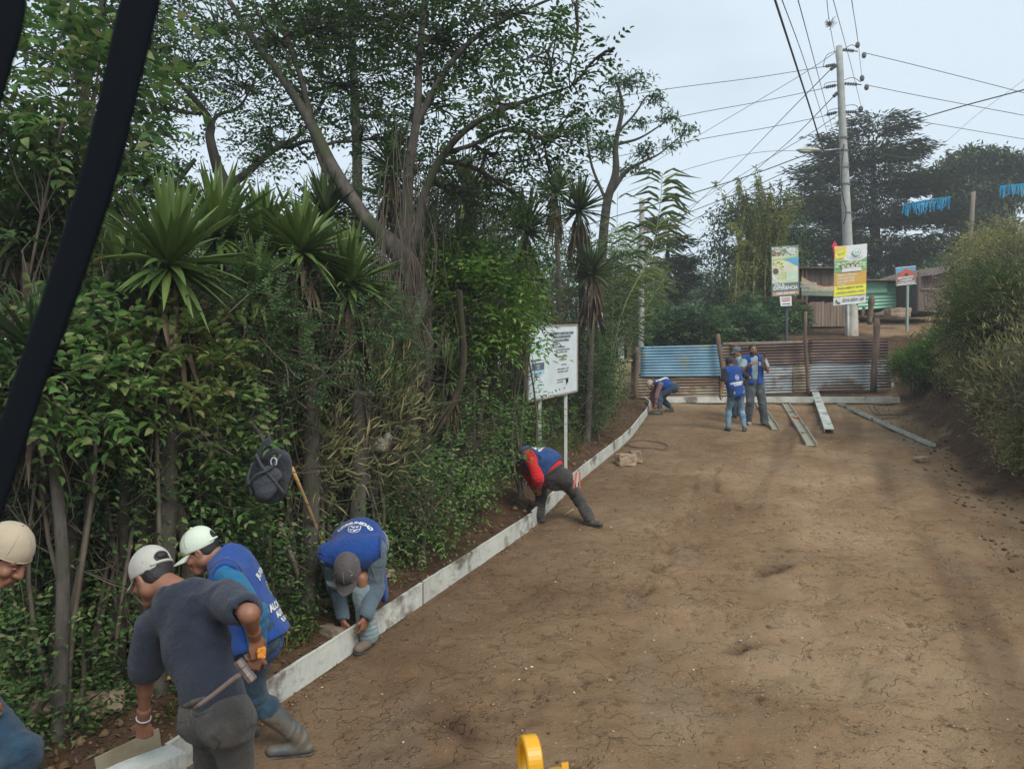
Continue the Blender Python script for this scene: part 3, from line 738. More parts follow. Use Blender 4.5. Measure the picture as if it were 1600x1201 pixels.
D = unit(rdir(n) * np.array([1, 1, .25])); V, Fc = leaf_geo(P, D, np.tile([0, 0, 1.], (n, 1)) + .4 * rdir(n), rp.uniform(.02, .07, n), .02, False, .1); lb.add(V, Fc)
o = lb.build('leaf_litter', M['dead'], origin=(0, 0, 0)); tag(o, 'dry brown leaf litter under the hedge', 'leaf litter', kind='stuff')
tb = TB()
for k in range(700):
    px = rp.choice([rp.uniform(590, 780), rp.uniform(-50, 960)], p=[.24, .76]); py = rp.uniform(180, 560) if 590 < px < 780 else rp.uniform(380, 760)
    Y = hY(px) + rp.uniform(-.1, 1.4); a = at(px, py, Y); L = rp.uniform(.4, 1.9)
    b = a + np.array([rp.normal(0, .12), rp.normal(0, .12), -L]); b[2] = max(b[2], gz(b[0], b[1]) + .02)
    tb.add(bend_path(a, b, rp, .06, 7), rp.uniform(.0025, .007), 3)
for k in range(900):
    px = rp.uniform(-60, 980); py = rp.uniform(480, 880) if px < 600 else rp.uniform(450, 720); Y = hY(px) + rp.uniform(-.3, .5)
    a = at(px, py, Y); d = rdir(1)[0]; b = a + d * rp.uniform(.3, 1.0)
    if min(a[2] - gz(a[0], a[1]), b[2] - gz(b[0], b[1])) > .02 and b[1] > 4.5 : tb.add(bend_path(a, b, rp, .12, 6), rp.uniform(.0025, .006), 3)
o = tb.build('hanging_vines', M['twig'], origin=(0, 0, 0)); tag(o, 'thin dry vines and twigs tangled through the hedge', 'vines', kind='stuff')

# ------------------------------------------------------------------ left: trees
def pl(*pts): return [tuple(at(x, y, Y)) + (r,) for x, y, Y, r in pts]
def lob(*ls): return [(at(x, y, Y), (rx, ry, rz), rx * rz) for x, y, Y, rx, ry, rz in ls]
c0 = gpt(650, 690)
def ground_start(p, dz=-.1):
    return (p[0], p[1], gz(p[0], p[1]) + dz, p[3])
def plk(*q): return pl(*[(x, y, Y * .80, r * .82) for x, y, Y, r in q])
def lobk(*q): return lob(*[(x, y, Y * .80, a * .82, b * .82, c * .82) for x, y, Y, a, b, c in q])
a = plk((655, 640, 11.0, .27))[0]
tree('broadleaf_tree', 'big forked tree with shaggy vine covered trunk in the middle of the hedge',
     [ground_start(a)] + plk((655, 560, 11, .25), (650, 470, 11, .23), (632, 405, 11, .21), (575, 345, 11, .13), (520, 262, 11.1, .12), (487, 195, 11.2, .1), (440, 120, 11.2, .075), (395, 60, 11.2, .06), (340, -30, 11.3, .04)),
     lobk((430, 60, 11.3, 1.1, 1, .55), (520, 40, 11.6, 1.1, 1, .6), (620, 30, 11.5, 1.0, 1, .6), (700, 60, 11.2, 1.0, .9, .5), (800, 20, 11, 1.0, .8, .45), (780, 160, 10.6, .8, .8, .5),
         (860, 215, 10.4, .75, .7, .45), (900, 130, 10.2, .35, .5, .25), (855, 80, 10.4, .6, .6, .35), (760, 240, 11, .8, .8, .4), (690, 170, 11.6, .8, .8, .45), (560, 130, 12, .9, .9, .45),
         (960, 75, 9.8, .2, .25, .12), (900, 5, 10, .4, .4, .2), (650, 270, 11.6, .5, .6, .5), (470, 150, 11.6, .6, .6, .4), (860, 270, 11, .5, .5, .3), (500, -40, 11.3, 1.4, 1, .5), (720, 300, 12.2, .8, .8, .45), (590, 210, 12, .8, .8, .4), (800, 300, 12.5, .7, .7, .4), (440, 230, 12, .6, .6, .35), (740, 100, 11.4, .8, .8, .4), (680, -50, 11.3, 1.4, 1, .5)),
     M['leaf_tree'], M['bark'], 1350, 2, .08, .040, mode='spray', seed=1, clump_r=.2, sprL=.28, pairs=3, fine=True, twig_r=.009,
     extra_limbs=[plk((632, 405, 11, .15), (636, 330, 11, .12), (640, 260, 11, .1), (652, 180, 11, .085), (655, 100, 11.1, .07), (662, 10, 11.2, .06), (668, -60, 11.3, .04)),
                  plk((645, 380, 11, .1), (668, 290, 10.9, .085), (700, 232, 10.8, .07), (742, 192, 10.7, .06), (800, 165, 10.6, .045), (845, 150, 10.5, .03), (890, 135, 10.4, .015)),
                  plk((648, 200, 11, .07), (690, 120, 10.9, .06), (735, 65, 10.8, .05), (800, 25, 10.7, .035), (880, -10, 10.6, .02)),
                  plk((690, 240, 10.9, .05), (740, 225, 10.8, .04), (800, 200, 10.7, .03), (850, 220, 10.6, .02)),
                  plk((487, 195, 11.2, .07), (470, 120, 11.3, .06), (440, 40, 11.4, .05), (410, -40, 11.5, .03)),
                  plk((600, 385, 11.1, .1), (560, 330, 11.4, .08), (520, 290, 11.6, .06), (490, 220, 11.8, .05), (480, 150, 12, .03)),
                  plk((615, 420, 11, .06), (560, 390, 10.8, .045), (520, 340, 10.8, .03))])
# shredded bark hanging on that trunk
tb = TB(); r_ = np.random.RandomState(8)
for k in range(90):
    y0 = r_.uniform(400, 620); q_ = at(652 + r_.uniform(-17, 17), y0, 8.8 - .2 + r_.uniform(-.03, .06)); tb.add(bend_path(q_, q_ + np.array([r_.normal(0, .04), r_.normal(0, .03), -r_.uniform(.2, .9)]), r_, .05, 5), r_.uniform(.004, .012), 3)
o = tb.build('shredded_bark', mat_plain('bark_shreds', (.10, .072, .052), .9, .4, 6, bmp=0), [o for o in bpy.data.objects if o.get('label', '').startswith('big forked')][0])
a = pl((352, 640, 13.5, .2))[0]
tree('broadleaf_tree', 'dark crooked tree forking above the second yucca at left',
     [ground_start(a)] + pl((350, 480, 13.5, .19), (352, 330, 13.5, .18), (350, 290, 13.5, .16), (338, 255, 13.4, .12), (328, 215, 13.4, .1), (328, 190, 13.4, .09), (300, 150, 13.3, .07), (262, 110, 13.2, .04)),
     lob((300, 100, 13.3, 1.0, .9, .6), (250, 170, 13.2, .8, .8, .5), (380, 130, 13.6, .9, .9, .5), (240, 250, 13, .7, .7, .45), (420, 200, 13.8, .8, .8, .4), (330, 20, 13.4, 1.2, 1, .6), (210, 60, 13, .8, .8, .6), (400, 250, 13.6, .5, .5, .3), (280, 300, 13.4, .5, .5, .3)),
     M['leaf_tree'], M['bark_dark'], 620, 2, .10, .045, mode='spray', seed=2, clump_r=.25, sprL=.32, pairs=3, twig_r=.01,
     extra_limbs=[pl((352, 292, 13.5, .13), (385, 270, 13.6, .1), (425, 235, 13.7, .08), (470, 208, 13.8, .06), (510, 150, 14, .03)),
                  pl((328, 200, 13.4, .07), (340, 180, 13.5, .05), (375, 165, 13.6, .035), (400, 120, 13.7, .02)),
                  pl((300, 395, 13.2, .1), (262, 330, 13.1, .1), (270, 295, 13.2, .08), (305, 248, 13.3, .05)),
                  pl((350, 420, 13.4, .12), (290, 350, 13.2, .09), (235, 300, 13, .07), (205, 270, 13, .05), (180, 200, 13, .03))])
a = pl((556, 600, 15.5, .17))[0]
tree('broadleaf_tree', 'straight slender trunk rising behind the leaning limb',
     [ground_start(a)] + pl((556, 420, 15.5, .15), (558, 260, 15.5, .13), (553, 130, 15.5, .11), (548, 0, 15.5, .09), (545, -90, 15.5, .06)),
     lob((520, 130, 15.6, 1.0, 1, .5), (600, 180, 15.6, .9, 1, .5), (560, 20, 15.6, 1.6, 1.2, .8), (470, 60, 15.6, 1, 1, .6), (640, 100, 15.6, 1, 1, .5), (600, 300, 15.8, .8, .8, .4)),
     M['leaf_tree'], M['bark_dark'], 520, 2, .11, .05, mode='spray', seed=3, clump_r=.28, sprL=.34, pairs=3, twig_r=.01)
a = pl((120, 640, 11, .16))[0]
tree('broadleaf_tree', 'leafy tree behind the near black bar at the upper left',
     [ground_start(a)] + pl((125, 450, 11, .15), (150, 300, 11, .12), (130, 180, 11, .09), (150, 60, 11, .06), (170, -60, 11, .04)),
     lob((60, 230, 11, .9, .9, .5), (150, 140, 11, .9, .9, .6), (40, 80, 11, 1, .9, .7), (200, 250, 11.3, .7, .7, .4), (180, 20, 11.2, 1, .9, .6), (70, 330, 11.2, .8, .8, .4), (250, 60, 11.5, .6, .7, .4), (-20, 200, 11, .8, .8, .8)),
     M['leaf_tree'], M['bark_dark'], 420, 2, .10, .05, mode='spray', seed=4, clump_r=.25, sprL=.32, pairs=3, twig_r=.01)
# trees in the plot behind the hedge
bt = [(230, 420, 19, 2.4, 1.5), (60, 420, 17, 2.2, 1.6), (420, 400, 21, 2.6, 1.4), (560, 430, 22, 2.4, 1.6), (690, 430, 23, 2.6, 1.9), (800, 440, 25, 2.6, 2.0), (890, 460, 28, 2.4, 2.2), (320, 520, 20, 3, 1.4), (740, 330, 26, 2.2, 1.4)]
wb = ['behind the brightest yucca', 'behind the left edge', 'behind the middle yuccas', 'behind the leaning limb', 'behind the shaggy trunk', 'behind the broad dark yucca', 'behind the tall skirted yucca', 'low behind the crooked tree', 'right of the vine covered trunk']
for i, (px, py, Y, rx, rz) in enumerate(bt):
    c = at(px, py, Y); g = gz(c[0], c[1])
    tree('background_tree', 'rounded green tree in the plot ' + wb[i], [(c[0], c[1], g - .1, .16), (c[0] + .2, c[1], (g + c[2]) / 2, .13), (c[0], c[1], c[2], .1)],
         [(c + np.array([dx * rx, dy_ * rx, dz * rz]), (rx * .55, rx * .55, rz * .5), 1) for dx, dy_, dz in ((-.55, 0, -.1), (.5, .2, 0), (0, -.2, .5), (.1, .3, -.4), (-.3, .1, .4), (.45, -.2, -.45), (-.5, -.2, -.55))],
         M['leaf_tree'] if i % 2 else M['leaf_dark'], M['bark_dark'], 420, 7, .17, .075, 'trees in the plot behind the hedge', mode='scatter', seed=30 + i, clump_r=.26)

# sparse tree with epiphytes at the gap to the sky
a = pl((935, 560, 24, .2))[0]
tree('sparse_tree', 'sparse crooked tree with tufts against the sky left of the wires',
     [ground_start(a)] + pl((940, 420, 24, .19), (948, 320, 24, .18), (962, 270, 24, .15), (962, 225, 24, .11), (972, 170, 24, .08), (965, 130, 24, .05)),
     lob((985, 125, 24, .7, .6, .25), (1020, 150, 24, .4, .5, .2), (955, 165, 24, .5, .5, .25), (1045, 180, 24, .4, .4, .16), (1070, 205, 24, .35, .4, .18), (1010, 235, 24, .4, .4, .2), (1050, 225, 24, .3, .4, .15), (940, 230, 24, .4, .5, .4), (990, 262, 24, .4, .3, .15), (905, 200, 24, .5, .5, .4), (1000, 190, 24, .3, .3, .15)),
     M['leaf_far'], M['bark_dark'], 330, 7, .16, .055, mode='scatter', seed=5, clump_r=.12, twig_r=.014,
     extra_limbs=[pl((955, 300, 24, .12), (978, 268, 24, .1), (1005, 252, 24, .07), (1030, 240, 24, .04), (1060, 215, 24, .025)),
                  pl((966, 205, 24, .07), (990, 180, 24, .05), (1010, 150, 24, .03)), pl((964, 225, 24, .08), (1000, 215, 24, .05), (1040, 190, 24, .03)),
                  pl((950, 320, 24, .08), (925, 260, 24, .06), (915, 200, 24, .03))])

# giant reed and other cane plants at the left end of the barrier
def reed(pts, label, seed, nl=26, LL=.75, group='canes by the left end of the barrier', mat='leaf_reed'):
    P = smooth_path(np.array([tuple(at(*p)) for p in pts]), 8); g = gz(P[0, 0], P[0, 1]); r = np.random.RandomState(seed)
    rt = root('giant_reed', (P[0, 0], P[0, 1], min(g, P[0, 2])), label, 'reed', group)
    if P[0, 2] > g: P = np.vstack([[P[0, 0], P[0, 1], g - .05], P])
    tb = TB(); tb.add(P, np.linspace(.02, .006, len(P)), 6); tb.build('cane', M['leaf_reed'], rt)
    k = r.uniform(.3, 1, nl) ** .8; idx = k * (len(P) - 1); i0 = np.clip(idx.astype(int), 0, len(P) - 2); f = (idx - i0)[:, None]
    Q = P[i0] * (1 - f) + P[i0 + 1] * f; side = np.where(np.arange(nl) % 2, 1, -1)[:, None]
    D = unit(np.array([1.0, .3, .55]) * np.array([1, 1, 1]) * side * np.array([1, 1, 0]) + np.array([0, 0, .75]) + .3 * rdir(nl, r=r))
    L = LL * r.uniform(.6, 1.1, nl); lb = LB(); V, Fc = leaf_geo(Q, D, np.array([0, 0, 1.0]) + .3 * rdir(nl, r=r), L, .05, True, .95); lb.add(V, Fc)
    lb.build('leaves', M[mat], rt); return rt
reed([(945, 600, 19), (975, 480, 19), (1015, 400, 19), (1030, 330, 19), (1035, 270, 19)], 'tall giant reed with a drooping leafy top against the sky', 1, 70, .75)
for k, (x, y2, l) in enumerate([(955, 360, 'reed nearest the tall yucca skirt'), (975, 400, 'reed directly left of the pale concrete pole'), (1000, 350, 'reed standing in front of the pale concrete pole'), (940, 440, 'shorter reed over the yellow pillar'), (1040, 430, 'reed right of the pale concrete pole'), (965, 300, 'second tallest reed left of the drooping top')]):
    reed([(950 + k * 4, 600, 19.5 + k * .3), (955 + (x - 950) * .5, 500, 19.5 + k * .3), (x, y2, 19.5 + k * .3)], l, 5 + k, 26, .65)
bush(975, 440, 33, 1.9, 2.3, M['leaf_reed'], 700, .16, .04, 'pale green feathery shrub behind the pale concrete pole', 70, per=2, fine=False, mode='spray', sprL=.4, pairs=3)
bush(945, 520, 22.5, .9, 1.2, M['leaf_reed'], 420, .14, .03, 'pale tangle of stems above the yellow pillar', 71, per=2, mode='grassy')

# ------------------------------------------------------------------ centre and right: far trees
def ftree(name, label, base, lobes, mat, cl, per, lL, lW, mode, seed, cr, trunk_r=.3, group=None, cat='tree', tw=.02):
    c = at(*base); g = gz(c[0], c[1]); top = max(l[0][2] for l in lobes)
    cx = np.mean([l[0][0] for l in lobes]); cy = np.mean([l[0][1] for l in lobes])
    return tree(name, label, [(c[0], c[1], g - .2, trunk_r), ((c[0] * .6 + cx * .4), cy * .4 + c[1] * .6, g + (top - g) * .4, trunk_r * .8), (cx, cy, g + (top - g) * .9, trunk_r * .2)],
                lobes, mat, M['bark_dark'], cl, per, lL, lW, group, cat, tw, mode, cr, seed)
# big conifer
cy = []
for (x, y, rx) in [(1345, 195, 1.2), (1312, 225, 1.7), (1390, 195, 1.6), (1405, 235, 1.9), (1345, 250, 3.0), (1280, 275, 1.9), (1300, 310, 2.6), (1400, 285, 3.0), (1440, 290, 1.8), (1262, 335, 1.9), (1350, 335, 3.4), (1430, 340, 2.6), (1475, 330, 1.6), (1290, 375, 2.6), (1370, 390, 3.4), (1460, 385, 2.4), (1265, 400, 1.8), (1420, 425, 3.0), (1330, 430, 3.2), (1490, 410, 1.8), (1280, 440, 2.4)]:
    cy.append((at(x, y, 50), (rx * 1.02, rx * .85, .5 + .13 * rx), rx * rx))
ftree('conifer', 'huge dark layered conifer behind the main power pole', (1370, 520, 50), cy, M['leaf_cypress'], 2500, 17, .42, .095, 'fan', 6, .36, .55)
um = [(at(x, y, 56), (rx, rx * .8, rz), rx * rz) for x, y, rx, rz in [(1500, 262, 1.8, .9), (1530, 250, 2.0, .9), (1565, 258, 1.9, .9), (1590, 285, 1.4, .9), (1480, 290, 1.2, .8), (1515, 300, 2.2, 1.1), (1560, 310, 2.2, 1.1), (1500, 340, 1.6, 1.0), (1545, 350, 1.8, 1.0), (1520, 380, 1.3, 1.0)]]
ftree('conifer', 'round topped dark tree at the right edge behind the wooden pole', (1530, 520, 56), um, M['leaf_cypress'], 1500, 12, .4, .15, 'scatter', 7, .35, .4)
ftree('background_tree', 'dark broad tree left of the yellow bamboo', (1150, 520, 38), [(at(x, y, 38), (rx, rx, rz), rx * rz) for x, y, rx, rz in [(1140, 345, 1.1, .9), (1165, 330, 1.2, .8), (1125, 390, 1.0, 1.0), (1150, 420, 1.4, 1.2), (1130, 460, 1.2, 1.1), (1200, 350, 1.3, 1.0), (1225, 390, 1.3, 1.2), (1165, 480, 1.6, 1.1), (1235, 360, 1, 1), (1120, 505, 1.1, .9), (1240, 430, 1.2, 1.2)]], M['leaf_dark'], 1100, 9, .2, .09, 'scatter', 8, .3)
ftree('conifer', 'slim dark pine half hidden behind the tall reed', (1040, 530, 40), [(at(x, y, 40), (rx, rx * .7, rz), rx * rz) for x, y, rx, rz in [(1035, 350, .7, .4), (1045, 380, 1.1, .35), (1055, 410, 1.1, .35), (1060, 440, 1.2, .4), (1040, 420, .9, .4), (1030, 460, 1.2, .5)]], M['leaf_cypress'], 260, 12, .4, .1, 'fan', 9, .3)
farl = [(1075, 445, 70, 2.4, 1.6, 'behind the small lamp post'), (1040, 480, 55, 2.4, 2.0, 'between the pale pole and the small lamp post'), (1110, 470, 52, 2.6, 2.0, 'above the blue end of the barrier'), (1160, 520, 40, 2.6, 1.5, 'above the middle of the barrier'), (1010, 470, 48, 2.4, 2.4, 'just right of the pale concrete pole'),
        (1060, 530, 42, 2.4, 1.4, 'low behind the blue sheets'), (1100, 505, 46, 2.8, 1.6, 'low right of the small lamp post'), (1020, 520, 38, 1.9, 1.5, 'low right of the pale concrete pole'), (975, 500, 34, 1.8, 2.0, 'left of the pale concrete pole'), (1130, 530, 36, 2, 1.1, 'low behind the crooked barrier post'), (1260, 470, 44, 2.4, 1.8, 'behind the dark plank shack'), (1330, 480, 46, 2.8, 1.8, 'behind the tall sales banner'), (1400, 470, 46, 2.6, 1.8, 'behind the mint green house'), (1470, 455, 44, 2.6, 2.0, 'behind the brown shed'), (1560, 440, 46, 3.2, 2.4, 'right of the wooden pole')]
for i, (px, py, Y, rx, rz, l) in enumerate(farl):
    c = at(px, py, Y); ftree('background_tree', 'hazy green tree ' + l, (px, 560, Y), [(c + np.array([dx * rx, dy_ * rx, dz * rz]), (rx * .55, rx * .5, rz * .5), 1) for dx, dy_, dz in ((-.6, 0, -.1), (.55, .1, -.05), (0, -.2, .5), (0, .2, -.5), (-.4, -.2, -.6), (.4, -.2, -.6), (.3, 0, .35))],
                             M['leaf_far'], 420, 8, .26, .12, 'scatter', 80 + i, .3, .2, 'hazy trees beyond the barrier')
# bamboo
r = np.random.RandomState(77); c = at(1190, 500, 31); g = gz(c[0], c[1])
rt = root('bamboo_clump', (c[0], c[1], g), 'tall yellow green bamboo clump left of the pool billboard', 'bamboo')
tb = TB(); lb = LB()
for k in range(60):
    tx, ty = r.normal(1188, 30), r.uniform(275, 420)
    if k == 0: tx, ty = 1182, 262
    if k == 1: tx, ty = 1118, 285
    if k == 2: tx, ty = 1205, 300
    yy = 31 + r.uniform(-.8, .8); b = np.array([c[0] + r.normal(0, .5), yy, g - .1]); e = at(tx, ty, yy)
    mid = b * .45 + e * .55 + np.array([-(e[0] - b[0]) * .3, 0, .2]); P = smooth_path(np.array([b, mid, e]), 8); tb.add(P, np.linspace(.035, .006, len(P)), 5)
    nl = 230; i_ = r.uniform(.2, 1, nl) * (len(P) - 1.001); i0 = i_.astype(int); f = (i_ - i0)[:, None]; Q = P[i0] * (1 - f) + P[i0 + 1] * f + r.randn(nl, 3) * .2 * (1.1 - i_[:, None] / len(P))
    D = unit(rdir(nl, r=r) + np.array([0, 0, -.5])); L = r.uniform(.14, .3, nl); V, Fc = leaf_geo(Q, D, rdir(nl, r=r), L, .045, False, .3); lb.add(V, Fc)
tb.build('culms', mat_plain('bamboo_culm', (.32, .27, .09), .6, .2, 4), rt); lb.build('foliage', M['leaf_bamboo'], rt)
bush(1190, 500, 29.5, 1.9, .9, M['leaf_far'], 420, .16, .07, 'low green scrub below the bamboo clump', 90, per=3, fine=False)
bush(1075, 520, 26.5, 1.5, .7, M['leaf_far'], 420, .15, .07, 'green scrub on the slope above the blue sheets', 92, per=3, fine=False)
bush(1150, 515, 27.5, 1.5, .7, M['leaf_far'], 420, .15, .07, 'green scrub right of the crooked barrier post', 93, per=3, fine=False)
bush(1025, 525, 31.5, 1.3, .9, M['leaf_far'], 380, .15, .06, 'green scrub behind the left end of the barrier', 94, per=3, fine=False)
bush(1110, 545, 29, 1.6, .6, M['leaf_far'], 260, .16, .07, 'low green scrub behind the left part of the barrier', 91, per=3, fine=False)

# ------------------------------------------------------------------ right bank brush
GB = 'brush on the right embankment'
bb = [(1605, 600, 12.6, .9, .9, 'brush', 'dry olive brush at the right edge low on the bank'), (1615, 510, 13.5, 1.3, 1.1, 'brush', 'tall dry brush at the right edge of the view'), (1565, 545, 14.5, 1.0, 1.0, 'brush', 'dry tangle right of the green leafy patch'),
      (1580, 420, 15.5, 1.4, 1.1, 'brush', 'feathery brush on top of the bank at the right edge'), (1535, 485, 17, .9, .9, 'brush', 'greyish brush right of the brown shed'), (1565, 410, 18, 1.1, .8, 'brush', 'feathery green top growth near the wooden pole'),
      (1482, 548, 18.5, .5, .45, 'leaf_bright', 'bright green leafy bush at the near end of the side path'), (1540, 575, 16, .8, .6, 'brush', 'dry grass clump hanging over the cut bank'), (1640, 690, 11.4, .5, .4, 'brush', 'green weeds low at the right edge beside the road'),
      (1500, 530, 20, .7, .6, 'brush', 'grey dry bush between shed and bank'), (1435, 568, 22, .6, .25, 'leaf_bright', 'low green plants right of the barrier end'), (1600, 400, 20, 1.3, .8, 'brush', 'light green growth under the round topped tree'), (1640, 600, 11, 1.0, 1.3, 'brush', 'brush just beyond the right edge of the view'), (1560, 480, 14.2, .9, .8, 'leaf_brush2', 'ferny green growth in the middle of the bank')]
M['leaf_brush2'] = mat_leaf('leaf_brush2', [(.06, .1, .03), (.09, .14, .04), (.13, .17, .06)])
for i, (px, py, Y, rx, rz, k, l) in enumerate(bb):
    mt = M['leaf_brush'] if k == 'brush' else M[k]
    gr = k == 'brush' and i % 3 != 2
    bush(px, py, Y, rx, rz, mt, 380 if gr else 420, .12 if gr else .075, .011 if gr else .035, l, 120 + i, per=5, mode='grassy' if (k == 'brush' and i % 3 != 2) else 'spray', group=GB, fine=False, ry=rx, pairs=3, sprL=.26, stems=14, clump=.16)
lb = LB(); n = 26000; X = rp.uniform(6, 20, n); Y = rp.uniform(8, 26, n); dr_ = X - xr(Y)
ok = (dr_ > 1.0 + fbm(X, Y, .9, 3, 44)) & (dr_ < 7); X, Y = X[ok], Y[ok]; n = len(X); P = np.stack([X, Y, ground_z(X, Y) - .01], -1)
D = unit(rdir(n, 0) * .9 + np.array([-.25, -.15, .5])); V, Fc = leaf_geo(P, D, rdir(n), rp.uniform(.1, .42, n), .014, False, .5); lb.add(V, Fc)
o = lb.build('bank_grass', M['leaf_brush'], origin=(0, 0, 0)); tag(o, 'rough dry grass covering the right embankment', 'grass', kind='stuff')
tb = TB()
for k in range(1100):
    Y = rp.uniform(9.5, 22); X = float(xr(Y)) + rp.uniform(1.1, 5); z = gz(X, Y); a = np.array([X, Y, z - .02]); b = a + np.array([rp.normal(-.12, .3), rp.normal(-.1, .3), rp.uniform(.3, 1.5)])
    tb.add(bend_path(a, b, rp, .1, 6), np.linspace(.005, .0018, 6), 3)
o = tb.build('dry_stalks', M['dead'], origin=(0, 0, 0)); tag(o, 'thin dry weed stalks on the right embankment', 'dry stalks', kind='stuff')
# ------------------------------------------------------------------ materials for built things
m, t, b_ = newmat('form_face')
cc = ramp(t, noise(t, 2.2, 6, .65), [(.3, (.38, .39, .35)), (.5, (.52, .54, .49)), (.7, (.64, .66, .60))])
cc = mixc(t, ramp(t, noise(t, 5.5, 7, .7, stretch=(1, 1, 1.6)), [(.54, (0, 0, 0)), (.68, (.6, .6, .6))]), cc, (.22, .19, .15))
cc = mixc(t, ramp(t, noise(t, 1.4, 5, .6), [(.60, (0, 0, 0)), (.66, (.85, .85, .85))]), cc, (.13, .095, .07))
cc = mixc(t, ramp(t, noise(t, 30, 5, .7, stretch=(1, 1, .15)), [(.55, (0, 0, 0)), (.75, (.6, .6, .6))]), cc, (.26, .24, .20))
t.links.new(cc, b_.inputs['Base Color']); b_.inputs['Roughness'].default_value = .75; bump(t, b_, noise(t, 25, 6, .7), .5, .012); M['form'] = m
M['form_in'] = mat_plain('form_inside', (.36, .34, .24), .7, .3, 4, bmp=.3, bscale=30, dirt=(.16, .12, .075), dirt_amt=.8, dscale=4)
M['concrete'] = mat_plain('concrete_pole', (.36, .37, .34), .85, .18, 3, bmp=.25, bscale=25, dirt=(.2, .2, .17), dirt_amt=.3)
M['wood_post'] = mat_plain('wood_post', (.15, .10, .068), .9, .4, 6, bmp=.5, bscale=30, stretch=(1, 1, .15))
M['wood_pale'] = mat_plain('wood_pale', (.42, .30, .16), .7, .25, 6, bmp=.3, bscale=40, stretch=(1, 1, .1))
M['wood_grey'] = mat_plain('wood_grey', (.24, .20, .16), .9, .35, 6, bmp=.4, bscale=40, stretch=(1, 1, .1))
M['plank'] = mat_plain('plank_wall', (.12, .088, .07), .9, .45, 9, bmp=.5, bscale=20, stretch=(1, 1, .08))
M['plank2'] = mat_plain('plank_wall_pale', (.23, .175, .13), .9, .4, 9, bmp=.5, bscale=20, stretch=(1, 1, .08))
M['wire'] = mat_plain('wire_black', (.03, .03, .033), .5, .1, 5, bmp=0)
M['metal'] = mat_plain('galvanised', (.42, .43, .43), .45, .15, 6, metal=.7, bmp=0)
M['white'] = mat_plain('white_paint', (.72, .74, .72), .5, .06, 3, bmp=0, dirt=(.45, .42, .34), dirt_amt=.2)
M['ink'] = mat_plain('dark_ink', (.07, .08, .1), .6, .05, 3, bmp=0)
M['insul'] = mat_plain('insulator', (.12, .12, .12), .4, .1, 3, bmp=0)
M['yellow'] = mat_plain('yellow_paint', (.72, .36, .012), .35, .08, 5, bmp=.12, bscale=14)
M['rubber'] = mat_plain('black_rubber', (.006, .008, .011), .9, .1, 5, bmp=0)
M['rubber'].node_tree.nodes['Principled BSDF'].inputs['Specular IOR Level'].default_value = .08
M['brick_y'] = mat_plain('yellow_plaster', (.42, .37, .22), .9, .25, 5, bmp=.4)
def flat(name, col, rough=.6): 
    if name not in M: M[name] = mat_plain(name, col, rough, .08, 5, bmp=0)
    return M[name]

def corr_mat(name, c1, c2, rust, amt, metal=.2, rough=.5, sc=1.2):
    m, t, b = newmat(name)
    c = ramp(t, noise(t, 1.1, 4, .5, stretch=(1, 1, 2.5)), [(.35, c1), (.65, c2)])
    f = ramp(t, noise(t, sc, 8, .68, stretch=(.7, 1, 1.6)), [(.64 - amt * .35, (0, 0, 0)), (.70 - amt * .3, (1, 1, 1))])
    c = mixc(t, f, c, rust); f2 = ramp(t, noise(t, 14, 5, .7), [(.5, (0, 0, 0)), (.75, (.55, .55, .55))])
    c = mixc(t, f2, c, rust)
    t.links.new(c, b.inputs['Base Color']); b.inputs['Metallic'].default_value = metal; b.inputs['Roughness'].default_value = rough
    return m
M['c_blue'] = corr_mat('sheet_blue', (.085, .21, .32), (.16, .33, .44), (.27, .26, .19), .22)
M['c_rust'] = corr_mat('sheet_rust', (.075, .044, .038), (.115, .066, .054), (.16, .105, .08), .25)
M['c_grey'] = corr_mat('sheet_grey', (.20, .23, .25), (.31, .35, .37), (.12, .09, .07), .38, .3, .5)
M['c_tan'] = corr_mat('sheet_tan', (.21, .19, .14), (.32, .28, .20), (.14, .085, .05), .55)
M['c_dark'] = corr_mat('sheet_dark', (.07, .06, .05), (.13, .10, .07), (.16, .09, .05), .5)
M['c_green'] = corr_mat('sheet_green', (.20, .46, .34), (.27, .56, .42), (.16, .30, .22), .15)
M['c_roof'] = corr_mat('sheet_roof', (.10, .09, .09), (.18, .16, .15), (.14, .08, .05), .5)

def corr_sheet(name, a, b_, z0a, z0b, z1a, z1b, mat, parent, pitch=.076, amp=.014, off=0.0, vertical=False, nrm=None):
    """corrugated sheet from ground point a to b (x,y); bottom and top heights at each end; ribs run along the sheet unless vertical"""
    a = np.asarray(a, float)[:2]; b_ = np.asarray(b_, float)[:2]; d = b_ - a; L = np.linalg.norm(d); d /= L
    nv = np.array([d[1], -d[0]]); H = max(z1a - z0a, z1b - z0b)
    if not vertical: nu, nw = 14, max(8, int(H / pitch * 8))
    else: nu, nw = max(8, int(L / pitch * 8)), 6
    u = np.linspace(0, 1, nu + 1); w = np.linspace(0, 1, nw + 1); U, Wg = np.meshgrid(u, w, indexing='ij')
    z = (z0a + (z0b - z0a) * U) * (1 - Wg) + (z1a + (z1b - z1a) * U) * Wg
    ph = (Wg * H / pitch if not vertical else U * L / pitch) * 2 * np.pi
    o_ = off + amp * np.sin(ph) + .008 * np.sin(U * 9 + Wg * 4 + a[0] * 3)
    V = np.stack([a[0] + d[0] * L * U + nv[0] * o_, a[1] + d[1] * L * U + nv[1] * o_, z], -1).reshape(-1, 3)
    i, j = np.meshgrid(np.arange(nu), np.arange(nw), indexing='ij'); k = nw + 1
    Fq = np.stack([i * k + j, (i + 1) * k + j, (i + 1) * k + j + 1, i * k + j + 1], -1).reshape(-1, 4)
    o = mk(name, V, Fq, mat, parent, smooth=True)
    md = o.modifiers.new('thick', 'SOLIDIFY'); md.thickness = .002
    return o

